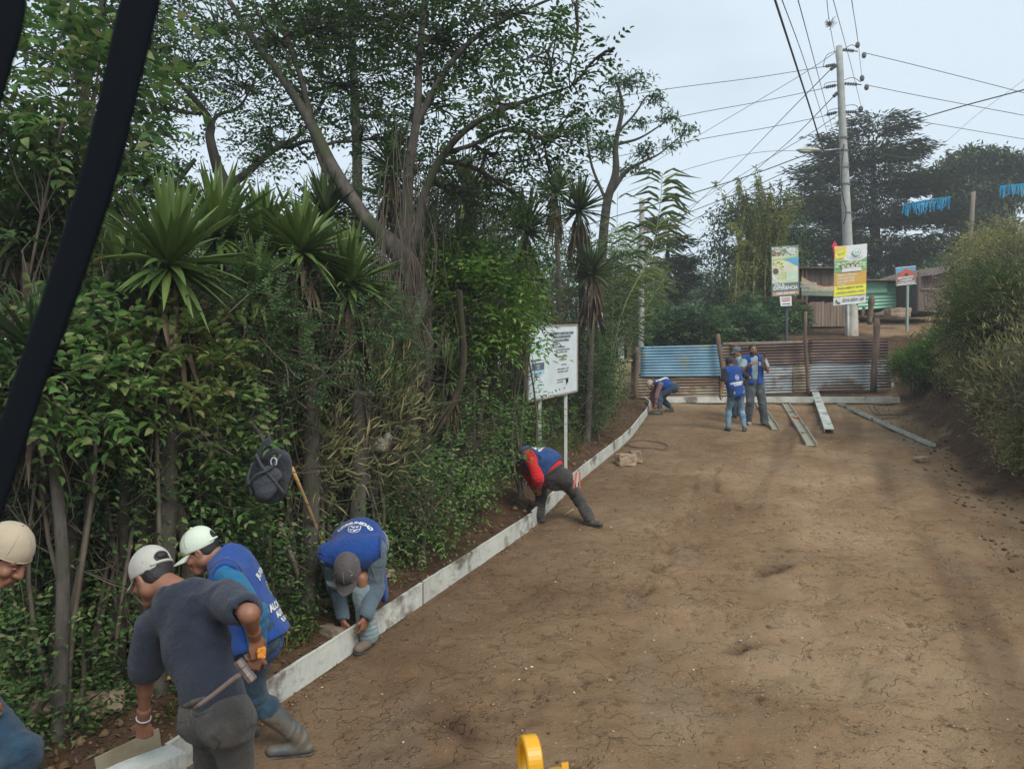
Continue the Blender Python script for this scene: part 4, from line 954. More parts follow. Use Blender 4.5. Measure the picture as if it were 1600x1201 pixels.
# ------------------------------------------------------------------ barrier
bz = lambda x, y: gz(x, y)
A = np.array([3.72, 23.0]); B = np.array([11.75, 23.7])
def fp(px):      # point of the barrier line seen at photo column px
    s0 = (px - 800) / F; d = B - A; t_ = (s0 * A[1] - A[0]) / (d[0] - s0 * d[1]); return A + d * t_
def zpy(py, Y): return CZ + (600 - py) / F * Y
rt = root('corrugated_barrier', (fp(1190)[0], fp(1190)[1], bz(*fp(1190))), 'road barrier of rusty blue and grey corrugated sheets on rough posts', 'barrier')
def sheet(x0, x1, b0, b1, t0, t1, mat, lab, off):
    a, b = fp(x0), fp(x1); o = corr_sheet('metal_sheet', a, b, zpy(b0, a[1]), zpy(b1, b[1]), zpy(t0, a[1]), zpy(t1, b[1]), mat, rt, off=off, pitch=.09, amp=.017); o['label'] = lab
sheet(1000, 1127, 588, 587, 541, 538, M['c_blue'], 'sky blue painted sheet with yellowish wear', .05)
sheet(990, 1128, 622, 619, 584, 582, M['c_tan'], 'dull brownish sheet under the blue one', .0)
sheet(1124, 1150, 618, 617, 539, 538, M['c_tan'], 'narrow pale sheet beside the blue one', .03)
sheet(1140, 1262, 571, 568, 538, 534, M['c_rust'], 'dark rust red sheet left of the tall post', .06)
sheet(1146, 1246, 616, 613, 569, 566, M['c_grey'], 'silver sheet below the left rust red one', .02)
sheet(1238, 1266, 613, 612, 566, 565, M['c_tan'], 'short brown stained sheet', .045)
sheet(1262, 1386, 567, 565, 531, 529, M['c_rust'], 'dark rust red sheet right of the tall post', .06)
sheet(1258, 1392, 611, 608, 564, 561, M['c_grey'], 'grey galvanised sheet at the right end', .03)
def crooked(name, x0, y0, x1, y1, Y, r, mat, parent, seed, n=9, label=None):
    r_ = np.random.RandomState(seed); P = bend_path(at(x0, y0, Y), at(x1, y1, Y), r_, .03, n); rad = r * (1 + .18 * r_.randn(n)); rad[-1] = r * .8
    mb = MB().tube(P, rad, 9); o = mb.build(name, mat, parent, smooth=True)
    if label: o['label'] = label
    return o
for k, (x0, y0, x1, y1, r, l) in enumerate([(995, 626, 994, 541, .07, 'brown square post at the left end'), (1131, 600, 1122, 521, .07, 'crooked thick post beside the blue sheet'), (1263, 615, 1259, 486, .055, 'tallest thin post'), (1365, 612, 1370, 497, .09, 'thick knotty post at the right end')]):
    crooked('post', x0, y0, x1, y1, 22.8 + .12 * k, r, M['wood_post'], rt, 200 + k, label=l)
bmz = MB(); bmz.beam(at(1130, 536, 22.95), at(1262, 533, 23.15), .05, .06); bmz.build('top_rail', M['wood_grey'], rt)

# ------------------------------------------------------------------ form channels
def channel(name, a, b, w, h, mat, label, cat='form', open_up=True, roll=0.0, group=None, th=.008, mat_in=None, lift=.0):
    """steel C channel: web w wide, two flanges h high"""
    a = np.asarray(a, float); b = np.asarray(b, float); d = b - a; L = np.linalg.norm(d); d /= L
    sd = np.cross(d, [0, 0, 1.0]); sd /= np.linalg.norm(sd); up = np.cross(sd, d)
    c_, s_ = math.cos(roll), math.sin(roll); sd, up = sd * c_ + up * s_, up * c_ - sd * s_
    a = a + np.array([0, 0, lift]); b = b + np.array([0, 0, lift])
    sg = 1 if open_up else -1
    rt_ = root(name, a, label, cat, group)
    mb = MB(); off = up * (th / 2 if sg > 0 else h - th / 2)
    n = 10; pts = [a + (b - a) * t + up * .004 * math.sin(t * 7 + a[0]) for t in np.linspace(0, 1, n)]
    def strip(o, ww, hh):
        V = []; 
        for p in pts:
            q = p + o
            for u_, v_ in ((-.5, -.5), (.5, -.5), (.5, .5), (-.5, .5)): V.append(q + sd * u_ * ww + up * v_ * hh)
        Fs = [[0, 1, 2, 3], [4 * n - 1, 4 * n - 2, 4 * n - 3, 4 * n - 4]]
        for i in range(n - 1):
            for j in range(4): Fs.append([4 * i + j, 4 * i + 4 + j, 4 * i + 4 + (j + 1) % 4, 4 * i + (j + 1) % 4])
        return V, Fs
    mb.add(*strip(off, w, th)); mb.build('web', mat_in or mat, rt_)
    for s2 in (-1, 1):
        f = MB(); f.add(*strip(sd * s2 * (w / 2 - th / 2 + .0015) + up * (h / 2 + (.002 if sg > 0 else -.002)), th, h)); f.build('flange', mat, rt_)
    return rt_
def board_form(P, label, hgt=.19, th=.024, seed=0, zoff=0.0):
    """upright form along the road edge: face board with a top flange and stakes behind"""
    r = np.random.RandomState(seed); P = smooth_path(np.array(P, float), 6); n = len(P)
    z = np.array([base_z(y) for y in P[:, 1]]) + .0 + zoff
    t_ = np.gradient(P, axis=0); t_ /= np.linalg.norm(t_, axis=1, keepdims=True); nr = np.stack([t_[:, 1], -t_[:, 0]], 1)
    rt_ = root('form_board', (P[0, 0], P[0, 1], z[0]), label, 'form')
    top = hgt + .006 * r.randn(n).cumsum() * .3
    def ribbon(name, prof, mat):
        k = len(prof(0)); V = []
        for i in range(n):
            for (u_, v_) in prof(i): V.append([P[i, 0] - nr[i, 0] * u_, P[i, 1] - nr[i, 1] * u_, z[i] + v_])
        Fs = [[*range(k)][::-1], [(n - 1) * k + j for j in range(k)]]
        for i in range(n - 1):
            for j in range(k): Fs.append([i * k + j, i * k + (j + 1) % k, (i + 1) * k + (j + 1) % k, (i + 1) * k + j])
        return mk(name, V, Fs, mat, rt_)
    ribbon('face', lambda i: [(0, -.03), (.012, -.03), (.012, top[i] - .009), (0, top[i] - .009)], M['form'])
    ribbon('top_flange', lambda i: [(-.004, top[i] - .008), (th, top[i] - .008), (th, top[i]), (-.004, top[i])], M['form'])
    s = MB()
    for i in range(2, n, 5): s.beam([P[i, 0] - nr[i, 0] * .03, P[i, 1] - nr[i, 1] * .03, z[i] - .05], [P[i, 0] - nr[i, 0] * .035, P[i, 1] - nr[i, 1] * .035, z[i] + top[i] - .012], .012, .03, (t_[i, 0], t_[i, 1], 0))
    s.build('stakes', M['form_in'], rt_); return rt_
def seg(y0, y1, n=5): return [(float(xb(y)), y) for y in np.linspace(y0, y1, n)]
board_form(seg(4.30, 6.90), 'whitish form board nearest the camera, passing between the booted and stooping men', seed=1)
board_form(seg(6.93, 9.35), 'whitish form board between the stooping man and the red sleeved worker', seed=2)
board_form(seg(9.38, 12.2), 'weathered form board just beyond the red sleeved worker', seed=3)
board_form(seg(12.23, 15.3), 'form board in the middle distance below the notice board', seed=4)
board_form(seg(15.33, 19.0), 'form board before the curve', seed=5)
board_form([(float(xb(19.03)), 19.03), (3.62, 20.1), (3.9, 21.3), (3.98, 22.5)], 'last form board bending upward to the barrier post', seed=6, hgt=.17)
# near form lifted by the man in navy
p0 = at(278, 1166, 3.92); p1 = at(120, 1232, 3.52)
channel('form_channel', p0 - np.array([0, 0, .10]), p1 - np.array([0, 0, .10]), .16, .10, M['form'], 'form channel end being lifted by the man in the navy shirt', open_up=False)
p0 = at(250, 1152, 4.25); p1 = at(150, 1200, 4.0)
mb = MB().beam(p0, p1, .012, .12); o = mb.build('steel_plate', M['form_in'], origin=gpt(215, 1190)); tag(o, 'thin grey plate standing behind the lifted form channel', 'plate')
# channels lying before the barrier
def lying(x0, y0, x1, y1, w, h, lab, up=True, mi=None, lift=.012, roll=0): 
    a = gpt(x0, y0); b = gpt(x1, y1); channel('form_channel', a, b, w, h, M['form'], lab, open_up=up, mat_in=mi, lift=lift, roll=roll, group='form channels lying near the barrier')
lying(1022, 629, 1404, 629, .2, .17, 'long white channel lying lowest along the whole barrier', False)
lying(1200, 613, 1396, 612, .14, .13, 'white channel lying nearer the barrier on its right half', False, lift=.16)
lying(1212, 672, 1180, 624, .17, .06, 'open greenish channel lying just right of the bearded man', True, M['form_in'])
lying(1268, 697, 1226, 630, .2, .07, 'open channel with an orange scrap in its trough', True, M['form_in'])
lying(1296, 677, 1270, 606, .2, .07, 'bright white channel turned upside down between the open ones and the long thin one', False, lift=.03)
lying(1458, 699, 1302, 628, .10, .06, 'long thin weathered channel farthest right on the road', True, M['form_in'])
c = gpt(1243, 654); mb = MB(); mb.sphere(c + np.array([0, 0, .05]), (.07, .05, .03), 7, 5); mb.sphere(c + np.array([.06, .01, .045]), (.05, .04, .025), 7, 5)
o = mb.build('orange_scrap', flat('orange', (.75, .16, .06))); tag(o, 'orange scrap in the trough of an open channel', 'scrap')
# loose iron rod at right, small stick, blocks, coil
P = np.array([gpt(x, y) + np.array([0, 0, .02 + dz]) for x, y, dz in ((1356, 640, .12), (1362, 646, .05), (1372, 648, 0), (1395, 648, 0), (1418, 648, 0))])
o = MB().tube(smooth_path(P, 5), .012, 6).build('iron_rod', M['wire'], smooth=True); tag(o, 'thin dark bent rod lying right of the white channels', 'rod')
for k, (x, y, lab) in enumerate([(888, 803, 'short pale stick between the spread legs of the red sleeved worker')]):
    a = gpt(882, 806); b = gpt(896, 797); o = MB().beam(a + [0, 0, .015], b + [0, 0, .02], .02, .015).build('wooden_stick', M['wood_pale']); tag(o, lab, 'stick')
def rough_block(c, s, ang, name, mat, lab, cat, seed, group=None):
    r = np.random.RandomState(seed); n = 5; V = []; Fs = []
    mb = MB(); R = np.array([[math.cos(ang), -math.sin(ang), 0], [math.sin(ang), math.cos(ang), 0], [0, 0, 1]])
    mb.box((0, 0, s[2] / 2), s); V = np.vstack(mb.V)
    import bmesh
    bm = bmesh.new(); vs = [bm.verts.new(v) for v in V]; [bm.faces.new([vs[i] for i in f]) for f in mb.F]
    bmesh.ops.subdivide_edges(bm, edges=bm.edges[:], cuts=3, use_grid_fill=True)
    bmesh.ops.smooth_vert(bm, verts=bm.verts[:], factor=.35, use_axis_x=True, use_axis_y=True, use_axis_z=True)
    V = np.array([v.co[:] for v in bm.verts]); bm.verts.index_update(); Fs = [[v.index for v in f.verts] for f in bm.faces]; bm.free()
    V = V + r.randn(*V.shape) * min(s) * .045; V = V @ R.T + np.asarray(c)
    o = mk(name, V, Fs, mat, smooth=False); tag(o, lab, cat, group); return o
M['stone'] = mat_plain('stone', (.25, .20, .14), .95, .35, 12, bmp=.6, bscale=30)
M['adobe'] = mat_plain('adobe', (.33, .25, .17), .95, .3, 10, bmp=.5, bscale=30)
rough_block(gpt(978, 727), (.34, .22, .2), .25, 'masonry_block', M['adobe'], 'larger brown block lying on the road left of centre', 'block', 1)
rough_block(gpt(992, 722), (.2, .2, .19), .1, 'masonry_block', M['stone'], 'smaller grey block touching the larger brown one', 'block', 2)
rough_block(gpt(150, 1112), (.32, .13, .11), .35, 'stone', M['adobe'], 'long yellowish stone on the soil left of the navy shirt', 'stone', 3)
rough_block(gpt(62, 1118), (.13, .12, .10), .5, 'stone', M['stone'], 'round stone at the hedge foot near the jeans', 'stone', 4)
rough_block(gpt(82, 1128), (.12, .14, .12), 1.1, 'stone', M['adobe'], 'brown stone right beside the round grey one', 'stone', 5)
rough_block(gpt(452, 925), (.14, .12, .17), .2, 'stone', M['stone'], 'upright stone left of the mattock handle', 'stone', 6)
rough_block(gpt(602, 905), (.2, .1, .06), 1.2, 'stone', M['adobe'], 'pale flat stone right of the stooping man', 'stone', 7)
rough_block(gpt(520, 995), (.2, .1, .08), -.5, 'stone', M['stone'], 'dark stone behind the near form board at the stooping man', 'stone', 8)
rough_block(gpt(1440, 720), (.3, .18, .08), .6, 'stone', M['adobe'], 'flat clay lump by the right road edge', 'stone', 9)
rough_block(gpt(953, 1064), (.03, .022, .012), .2, 'stone', M['adobe'], 'single tan pebble alone on the road right of the yellow ring', 'stone', 10)
c = gpt(1010, 696); tt = np.linspace(0, 6 * math.pi, 70); P = np.stack([c[0] + .42 * np.cos(tt) * (1 + .05 * np.sin(tt * .7)), c[1] + .5 * np.sin(tt) * (1 + .04 * np.cos(tt)), np.array([gz(c[0] + .42 * math.cos(a), c[1] + .5 * math.sin(a)) for a in tt]) + .014 + .006 * tt / 6], -1)
o = MB().tube(P, .005, 5).build('wire_coil', M['wood_post'], smooth=True); tag(o, 'coil of tie wire lying flat on the road beyond the blocks', 'wire coil')
# plastic bottle scrap on the bank, pale sticks
c = gpt(661, 818); mb = MB(); mb.tube([c + [0, 0, .03], c + [.09, .03, .045]], [.03, .03], 8); mb.tube([c + [.09, .03, .045], c + [.13, .04, .05]], [.028, .012], 8)
o = mb.build('plastic_bottle', flat('bottle', (.45, .52, .62), .2), smooth=True); tag(o, 'crushed pale plastic bottle on the bank right of the stooping man', 'bottle')
a = at(250, 1060, 4.9); b = at(276, 1054, 4.95); o = MB().beam(a, b, .02, .02).build('wooden_stake', flat('stake_yellow', (.55, .36, .10))); tag(o, 'yellow wooden stick end left of the navy shirt', 'stick')
for k, (x0, y0, x1, y1) in enumerate([(935, 570, 960, 640), (950, 585, 985, 625), (958, 600, 995, 640), (940, 620, 975, 655)]):
    Y = 19.2 - k * .4; o = MB().tube(bend_path(at(x0, y0, Y), at(x1, y1, Y), rp, .05, 6), np.linspace(.02, .01, 6), 5).build('dry_cane', M['dead'], smooth=True); tag(o, 'dry fallen cane leaning on the bank below the yellow pillar', 'cane', 'dry canes leaning on the bank')

# ------------------------------------------------------------------ tools and backpack
def tool(x0, y0, Y0, x1, y1, Y1, r, mat, lab, head):
    b = at(x1, y1, Y1); rt_ = root('garden_tool', b, lab, 'tool'); a = at(x0, y0, Y0)
    MB().tube(bend_path(a, b, np.random.RandomState(5), .012, 9), np.linspace(r * .85, r * 1.15, 9), 9).build('handle', mat, rt_, smooth=True)
    if head == 'mattock':
        d = unit(b - a); s = np.array([1.0, -.2, .35]); s = s / np.linalg.norm(s); mb = MB()
        mb.tube([b - d * .03, b + d * .05], [.036, .036], 10)
        mb.build('socket', M['iron'], rt_); mb = MB()
        L = .30
        for k in range(6):
            t0, t1 = k / 6, (k + 1) / 6
            c0_ = b + s * L * t0 - np.array([0, 0, .07 * t0 * t0]); c1_ = b + s * L * t1 - np.array([0, 0, .07 * t1 * t1])
            mb.beam(c0_, c1_ + (c1_ - c0_) * .05, .035 + .05 * t1, .02 - .014 * t1, (0, .9, .3))
        for k in range(4):
            t0, t1 = k / 4, (k + 1) / 4
            mb.beam(b - s * .16 * t0, b - s * .16 * t1, .035, .022 - .01 * t1, (0, .9, .3))
        mb.build('blade', M['iron'], rt_)
    return rt_
M['iron'] = mat_plain('worn_iron', (.24, .19, .14), .7, .3, 9, metal=.2, bmp=.4)
M['handle_new'] = mat_plain('new_handle', (.50, .31, .13), .55, .2, 7, bmp=.15, stretch=(1, 1, .1))
gg = gpt(484, 945)
tool(436, 815, gg[1] - .3, 482, 943, gg[1] - .12, .021, M['wood_grey'], 'grey wooden handled mattock leaning with its blade on the soil', 'mattock')
tool(456, 730, 5.75, 530, 920, 6.95, .017, M['handle_new'], 'new yellowish tool handle leaning behind the stooping man', None)

# ------------------------------------------------------------------ notice board
rt = root('notice_board', gpt(862, 695), 'white project notice board with small dark lettering on two thin white posts', 'notice board')
Yl, Yr = 10.9, 12.3
tl, tr_, br, bl = at(823, 510, Yl), at(900, 507, Yr), at(901, 610, Yr), at(824, 627, Yl)
ex = tr_ - tl; ex[2] = 0; Wd = np.linalg.norm(ex); ex /= Wd; ey = np.array([0, 0, 1.0]); ez = np.cross(ex, ey)   # ez toward the road
H0 = bl[2]; H1 = tl[2]; 
def quadplate(name, o, ex, ey, ez, corners, th, mat, parent):
    return MB().prism(corners, o, ex, ey, ez, th).build(name, mat, parent)
o0 = bl.copy(); br_h = br[2] - bl[2]; tr_h = tr_[2] - bl[2]; tl_h = tl[2] - bl[2]
def bh(u): return br_h * u / Wd
def th_(u): return tl_h + (tr_h - tl_h) * u / Wd
nrm = ez
quadplate('panel', o0, ex, ey, ez, [(0, 0), (Wd, br_h), (Wd, tr_h), (0, tl_h)], .012, flat('board_white', (.60, .67, .68)), rt)
fr_ = MB()
for a_, b_ in (((0, 0), (Wd, br_h)), ((Wd, br_h), (Wd, tr_h)), ((Wd, tr_h), (0, tl_h)), ((0, tl_h), (0, 0))):
    fr_.beam(o0 + ex * a_[0] + ey * a_[1] + ez * .004, o0 + ex * b_[0] + ey * b_[1] + ez * .004, .03, .03, ez)
fr_.build('frame', mat_plain('board_frame', (.33, .31, .28), .6, .3, 5, bmp=0, dirt=(.2, .09, .05), dirt_amt=.6), rt)
for px, yb, u in ((838, 693, .27 * Wd), (885, 690, .80 * Wd)):
    p = o0 + ex * u - ez * .035; g = gz(p[0], p[1]); MB().beam([p[0], p[1], g - .1], [p[0], p[1], o0[2] + th_(u) - .05], .05, .05, (1, 0, 0)).build('post', flat('post_white', (.50, .53, .49)), rt)

def text_mesh(body, size, bold=0.0, align='CENTER'):
    cu = bpy.data.curves.new('t', 'FONT'); cu.body = body; cu.size = size; cu.align_x = align; cu.align_y = 'CENTER'; cu.offset = bold; cu.resolution_u = 3
    o = bpy.data.objects.new('t', cu); COL.objects.link(o); dg = bpy.context.evaluated_depsgraph_get(); me = bpy.data.meshes.new_from_object(o.evaluated_get(dg))
    V = np.array([v.co[:] for v in me.vertices]).reshape(-1, 3); Fs = [list(p.vertices) for p in me.polygons]
    bpy.data.objects.remove(o); bpy.data.curves.remove(cu); bpy.data.meshes.remove(me); return V[:, :2], Fs
class SignPlane:
    """marks and letters laid as thin sheets on a flat sign"""
    def __init__(s, o, ex, ey, ez, parent): s.o, s.ex, s.ey, s.ez, s.p = [np.asarray(v, float) for v in (o, ex, ey, ez)] + [parent]
    def poly(s, name, P, mat, lift=.003):
        P = np.asarray(P, float); V = s.o + P[:, :1] * s.ex + P[:, 1:2] * s.ey + s.ez * lift; return mk(name, V, [list(range(len(P)))], mat, s.p)
    def ellipse(s, name, c, rx, ry, mat, lift=.003, n=24, rot=0):
        a = np.linspace(0, 2 * np.pi, n, endpoint=False); x, y = rx * np.cos(a), ry * np.sin(a)
        return s.poly(name, np.stack([c[0] + x * math.cos(rot) - y * math.sin(rot), c[1] + x * math.sin(rot) + y * math.cos(rot)], 1), mat, lift)
    def text(s, lines, mat, name='lettering', lift=.006):
        Vs, Fs, n = [], [], 0
        for (body, x, y, size, *rest) in lines:
            bold = rest[0] if rest else 0; al = rest[1] if len(rest) > 1 else 'CENTER'; sx = rest[2] if len(rest) > 2 else 1; sk = rest[3] if len(rest) > 3 else 0
            V, F_ = text_mesh(body, size, bold, al); V = V * [sx, 1]
            Vs.append(s.o + (V[:, :1] + x) * s.ex + (V[:, 1:2] + y + V[:, :1] * sk) * s.ey + s.ez * lift); Fs += [[i + n for i in f] for f in F_]; n += len(V)
        return mk(name, np.vstack(Vs), Fs, mat, s.p)
H = tl_h; sk = -.0; sp = SignPlane(o0 + ez * .012, ex, ey, ez, rt)
x0 = .62 * Wd; sl = lambda y: br_h * (1 - y / H) + 0
def L2(t, x, y, s, b=.0, al='CENTER'):
    xx = x * Wd; return (t, xx, y * H + (bh(xx) * (1 - y) + (tr_h - tl_h) * (xx / Wd) * y), s * H, b, al, .8, (br_h * (1 - y) + (tr_h - tl_h) * y) / Wd)
sp.text([L2('MEJORAMIENTO CAMINO RURAL TRAMO', .66, .885, .05, .002), L2('ALDEA EL ROSARIO MUNICIPIO', .66, .835, .05, .002), L2('DE SAN JUAN, GUATEMALA', .66, .785, .045, .002),
         L2('FECHA:  ENERO 2023', .42, .725, .03, .001, 'LEFT'), L2('FUENTE: FONDO DE DESARROLLO RURAL', .42, .69, .03, .001, 'LEFT'), L2('DE LA MUNICIPALIDAD DE GUATEMALA', .68, .65, .03, .001), L2('CONVENIO No. 12-2022', .68, .615, .03, .001),
         L2('EMPRESA EJECUTORA', .68, .55, .036, .001), L2('CONSTRUCTORA', .68, .505, .036, .001), L2('COSTO TOTAL', .70, .43, .03, .001), L2('APORTE COMUNITARIO   Q 1,250.00', .68, .37, .028, .001), L2('APORTE MUNICIPAL   Q 3,800.00', .68, .33, .028, .001),
         L2('Construyendo juntos nuestra comunidad', .68, .22, .028, .001), L2('por un mejor camino', .62, .185, .028, .001)], M['ink'])
def U(x, y): xx = x * Wd; return (xx, y * H + (bh(xx) * (1 - y) + (tr_h - tl_h) * (xx / Wd) * y))
sp.poly('pale_blue_band', [U(.03, .05), U(.36, .05), U(.36, .95), U(.03, .95)], flat('board_pale', (.62, .72, .74)), .002)
sp.poly('dark_label', [U(.06, .40), U(.30, .40), U(.30, .50), U(.06, .50)], flat('board_slate', (.10, .14, .18)), .004)
sp.poly('blue_label', [U(.06, .34), U(.30, .34), U(.30, .395), U(.06, .395)], flat('board_sky', (.36, .58, .66)), .004)
sp.poly('blue_streak', [U(.20, .62), U(.27, .62), U(.25, .80), U(.19, .80)], flat('board_sky2', (.40, .60, .68)), .004)
sp.text([L2('Gobierno', .18, .465, .03, .001), L2('municipal', .18, .43, .026, .001)], M['white'], lift=.008)
sp.text([L2('GUATEMALA', .18, .54, .035, .002)], M['ink'], lift=.008)
sp.poly('black_stain', [U(.74, .20), U(.76, .235), U(.77, .2), U(.785, .225), U(.79, .17), U(.765, .15), U(.755, .115), U(.75, .16)], M['rubber'], .009)

# ------------------------------------------------------------------ billboards beyond the barrier
def sign_frame(tlp, trp, blp, Y, depth=.03, Yr=None):
    tl_ = at(*tlp, Y); tr2 = at(*trp, Yr or Y); bl_ = at(*blp, Y); ex = tr2 - tl_; W_ = np.linalg.norm(ex); ex /= W_; ey = tl_ - bl_; H_ = np.linalg.norm(ey); ey /= H_
    ez = np.cross(ex, ey); ez /= np.linalg.norm(ez); return bl_, ex, ey, ez, W_, H_
def grid_rand(sp, name, x0, x1, y0, y1, nx, ny, mats, seed, W_, H_, lift=.003, prob=.8):
    r = np.random.RandomState(seed)
    for mi, mt in enumerate(mats):
        V, Fs = [], []
        for k in range(nx * ny // len(mats)):
            cx, cy = r.uniform(x0, x1), r.uniform(y0, y1); s = r.uniform(.4, 1) * (x1 - x0) / nx; n0 = len(V); m_ = 6
            for a in np.linspace(0, 2 * np.pi, m_, endpoint=False):
                V.append(sp.o + sp.ex * np.clip(cx + s * math.cos(a) * r.uniform(.6, 1.3), x0, x1) + sp.ey * np.clip(cy + s * .7 * math.sin(a) * r.uniform(.6, 1.3), y0, y1) + sp.ez * (lift + mi * .002 + k * .00002))
            Fs.append(list(range(n0, n0 + m_)))
        mk(name, V, Fs, mt, sp.p)
# pool billboard
bl_, ex, ey, ez, W_, H_ = sign_frame((1205, 385), (1248, 382), (1206, 463), 27)
g = gz(bl_[0] + .5, 27)
rt = root('billboard', (at(1229, 520, 27)[0], 27.05, gz(at(1229, 520, 27)[0], 27.05)), 'pool picture billboard reading EXPERIENCIA on a dark post', 'billboard')
MB().prism([(0, 0), (W_, 0), (W_, H_), (0, H_)], bl_ - ez * .04, ex, ey, ez, .04).build('panel', flat('bb_teal', (.13, .17, .16)), rt)
p = at(1229, 520, 27.06); MB().beam([p[0], p[1], gz(p[0], p[1]) - .1], at(1229, 463, 27.06), .09, .09, (1, 0, 0)).build('post', flat('post_dark', (.05, .06, .07)), rt)
sp = SignPlane(bl_, ex, ey, ez, rt); w, h = W_, H_
sp.poly('picture', [(0.02, .26 * h), (.96 * w, .26 * h), (.96 * w, .8 * h), (.02, .8 * h)], flat('bb_cream', (.62, .64, .46)), .002)
grid_rand(sp, 'tree_picture', .02, w - .02, .8 * h, .98 * h, 16, 8, [flat('bb_g1', (.10, .18, .10)), flat('bb_g2', (.30, .42, .25)), flat('bb_g3', (.55, .6, .5))], 3, w, h)
sp.poly('pool', [(.38 * w, .72 * h), (.97 * w, .78 * h), (.97 * w, .58 * h), (.85 * w, .60 * h), (.6 * w, .69 * h)], flat('bb_pool', (.10, .36, .58)), .006)
sp.poly('lawn', [(.02, .74 * h), (.97 * w, .80 * h), (.97 * w, .77 * h), (.4 * w, .73 * h), (.02, .70 * h)], flat('bb_lawn', (.42, .55, .16)), .007)
grid_rand(sp, 'flowers', .05 * w, .45 * w, .5 * h, .7 * h, 9, 6, [flat('bb_y', (.72, .62, .08)), flat('bb_g1', (.1, .18, .1)), flat('bb_y2', (.8, .75, .3))], 5, w, h, .008)
grid_rand(sp, 'flowers', .2 * w, .6 * w, .33 * h, .48 * h, 9, 5, [flat('bb_y', (.72, .62, .08)), flat('bb_lg', (.35, .6, .3))], 6, w, h, .008)
sp.ellipse('dark_figure', (.15 * w, .5 * h), .1 * w, .06 * h, flat('bb_brown', (.12, .06, .06)), .014)
sp.poly('white_rim', [(.02, .44 * h), (.22 * w, .31 * h), (.34 * w, .28 * h), (.3 * w, .26 * h), (.2 * w, .28 * h), (.02, .38 * h)], M['white'], .014)
sp.poly('yard_sign', [(.53 * w, .29 * h), (.93 * w, .30 * h), (.93 * w, .48 * h), (.53 * w, .46 * h)], flat('bb_mint', (.50, .66, .50)), .012)
sp.ellipse('round_emblem', (.74 * w, .89 * h), .13 * w, .07 * h, M['white'], .014); sp.ellipse('emblem_ring', (.74 * w, .89 * h), .085 * w, .045 * h, flat('bb_ring', (.45, .55, .55)), .018)
sp.poly('red_plate', [(.02, .87 * h), (.35 * w, .885 * h), (.35 * w, .845 * h), (.02, .84 * h)], flat('bb_red', (.45, .13, .06)), .012)
sp.text([('Vivi la', .28 * w, .225 * h, .085 * h, .004), ('EXPERIENCIA', .5 * w, .155 * h, .095 * h, .006, 'CENTER', .86)], M['white'])
sp.poly('orange_strip', [(.04 * w, .015 * h), (.97 * w, .025 * h), (.97 * w, .085 * h), (.04 * w, .075 * h)], flat('bb_orange', (.55, .28, .12)), .003)
sp.text([('5,000-200-4000', .5 * w, .052 * h, .065 * h, .003, 'CENTER', .9)], M['white'])
# small paper notice under it
bl2, ex, ey, ez, W2, H2 = sign_frame((1219, 463), (1236, 462), (1220, 478), 26.9)
rt = root('paper_notice', bl2, 'small white notice with an arrow hanging under the pool billboard', 'notice')
MB().prism([(0, 0), (W2, 0), (W2 * 1.05, H2), (-.05 * W2, H2)], bl2 - ez * .01, ex, ey, ez, .01).build('sheet', M['white'], rt)
sp = SignPlane(bl2, ex, ey, ez, rt)
sp.text([('SE VENDE', .5 * W2, .78 * H2, .2 * H2, .003), ('TERRENO', .5 * W2, .55 * H2, .2 * H2, .003)], flat('red_ink', (.6, .12, .12)))
sp.poly('arrow', [(.15 * W2, .16 * H2), (.72 * W2, .16 * H2), (.72 * W2, .1 * H2), (.9 * W2, .2 * H2), (.72 * W2, .3 * H2), (.72 * W2, .24 * H2), (.15 * W2, .24 * H2)], M['ink'], .004)
# tall sales banner
bl_, ex, ey, ez, W_, H_ = sign_frame((1304, 385), (1355, 380), (1302, 477), 27.3)
rt = root('banner', at(1329, 520, 27.6), 'tall white orange and yellow sales banner tied to the main power pole', 'banner')
N_ = 8; V = []; Fs = []
for i in range(N_ + 1):
    for j in range(N_ + 1):
        u_, v_ = i / N_, j / N_; V.append(bl_ + ex * W_ * u_ + ey * H_ * v_ + ez * (.012 * math.sin(u_ * 5 + v_ * 3)) - ez * .012)
for i in range(N_):
    for j in range(N_): a_ = i * (N_ + 1) + j; Fs.append([a_, a_ + N_ + 1, a_ + N_ + 2, a_ + 1])
mk('cloth', V, Fs, M['white'], rt, smooth=True); sp = SignPlane(bl_ + ez * .014, ex, ey, ez, rt); w, h = W_, H_
sp.poly('yellow_corner', [(.01, .78 * h), (.3 * w, .79 * h), (.36 * w, .99 * h), (.01, .99 * h)], flat('bn_gold', (.78, .55, .08)), .002)
sp.ellipse('yellow_bubble', (.2 * w, .86 * h), .19 * w, .055 * h, flat('bn_yel', (.82, .78, .06)), .005, rot=.25)
sp.text([('APARTA YA', .2 * w, .875 * h, .032 * h, .001, 'CENTER', .8, .25), ('TU LOTE', .21 * w, .845 * h, .032 * h, .001, 'CENTER', .8, .25)], M['ink'], lift=.009)
sp.ellipse('logo_ring', (.68 * w, .87 * h), .13 * w, .065 * h, flat('bn_ring', (.35, .52, .45)), .004); sp.ellipse('logo_disc', (.68 * w, .875 * h), .11 * w, .053 * h, M['white'], .007)
sp.poly('logo_mark', [(.6 * w, .85 * h), (.64 * w, .9 * h), (.68 * w, .865 * h), (.72 * w, .905 * h), (.77 * w, .85 * h)], flat('bn_ring', (.3, .5, .4)), .01)
sp.text([('VILLA DEL BOSQUE', .68 * w, .79 * h, .03 * h, .0, 'CENTER', .8), ('LOTIFICACION', .68 * w, .765 * h, .022 * h)], flat('bn_grey', (.3, .36, .38)))
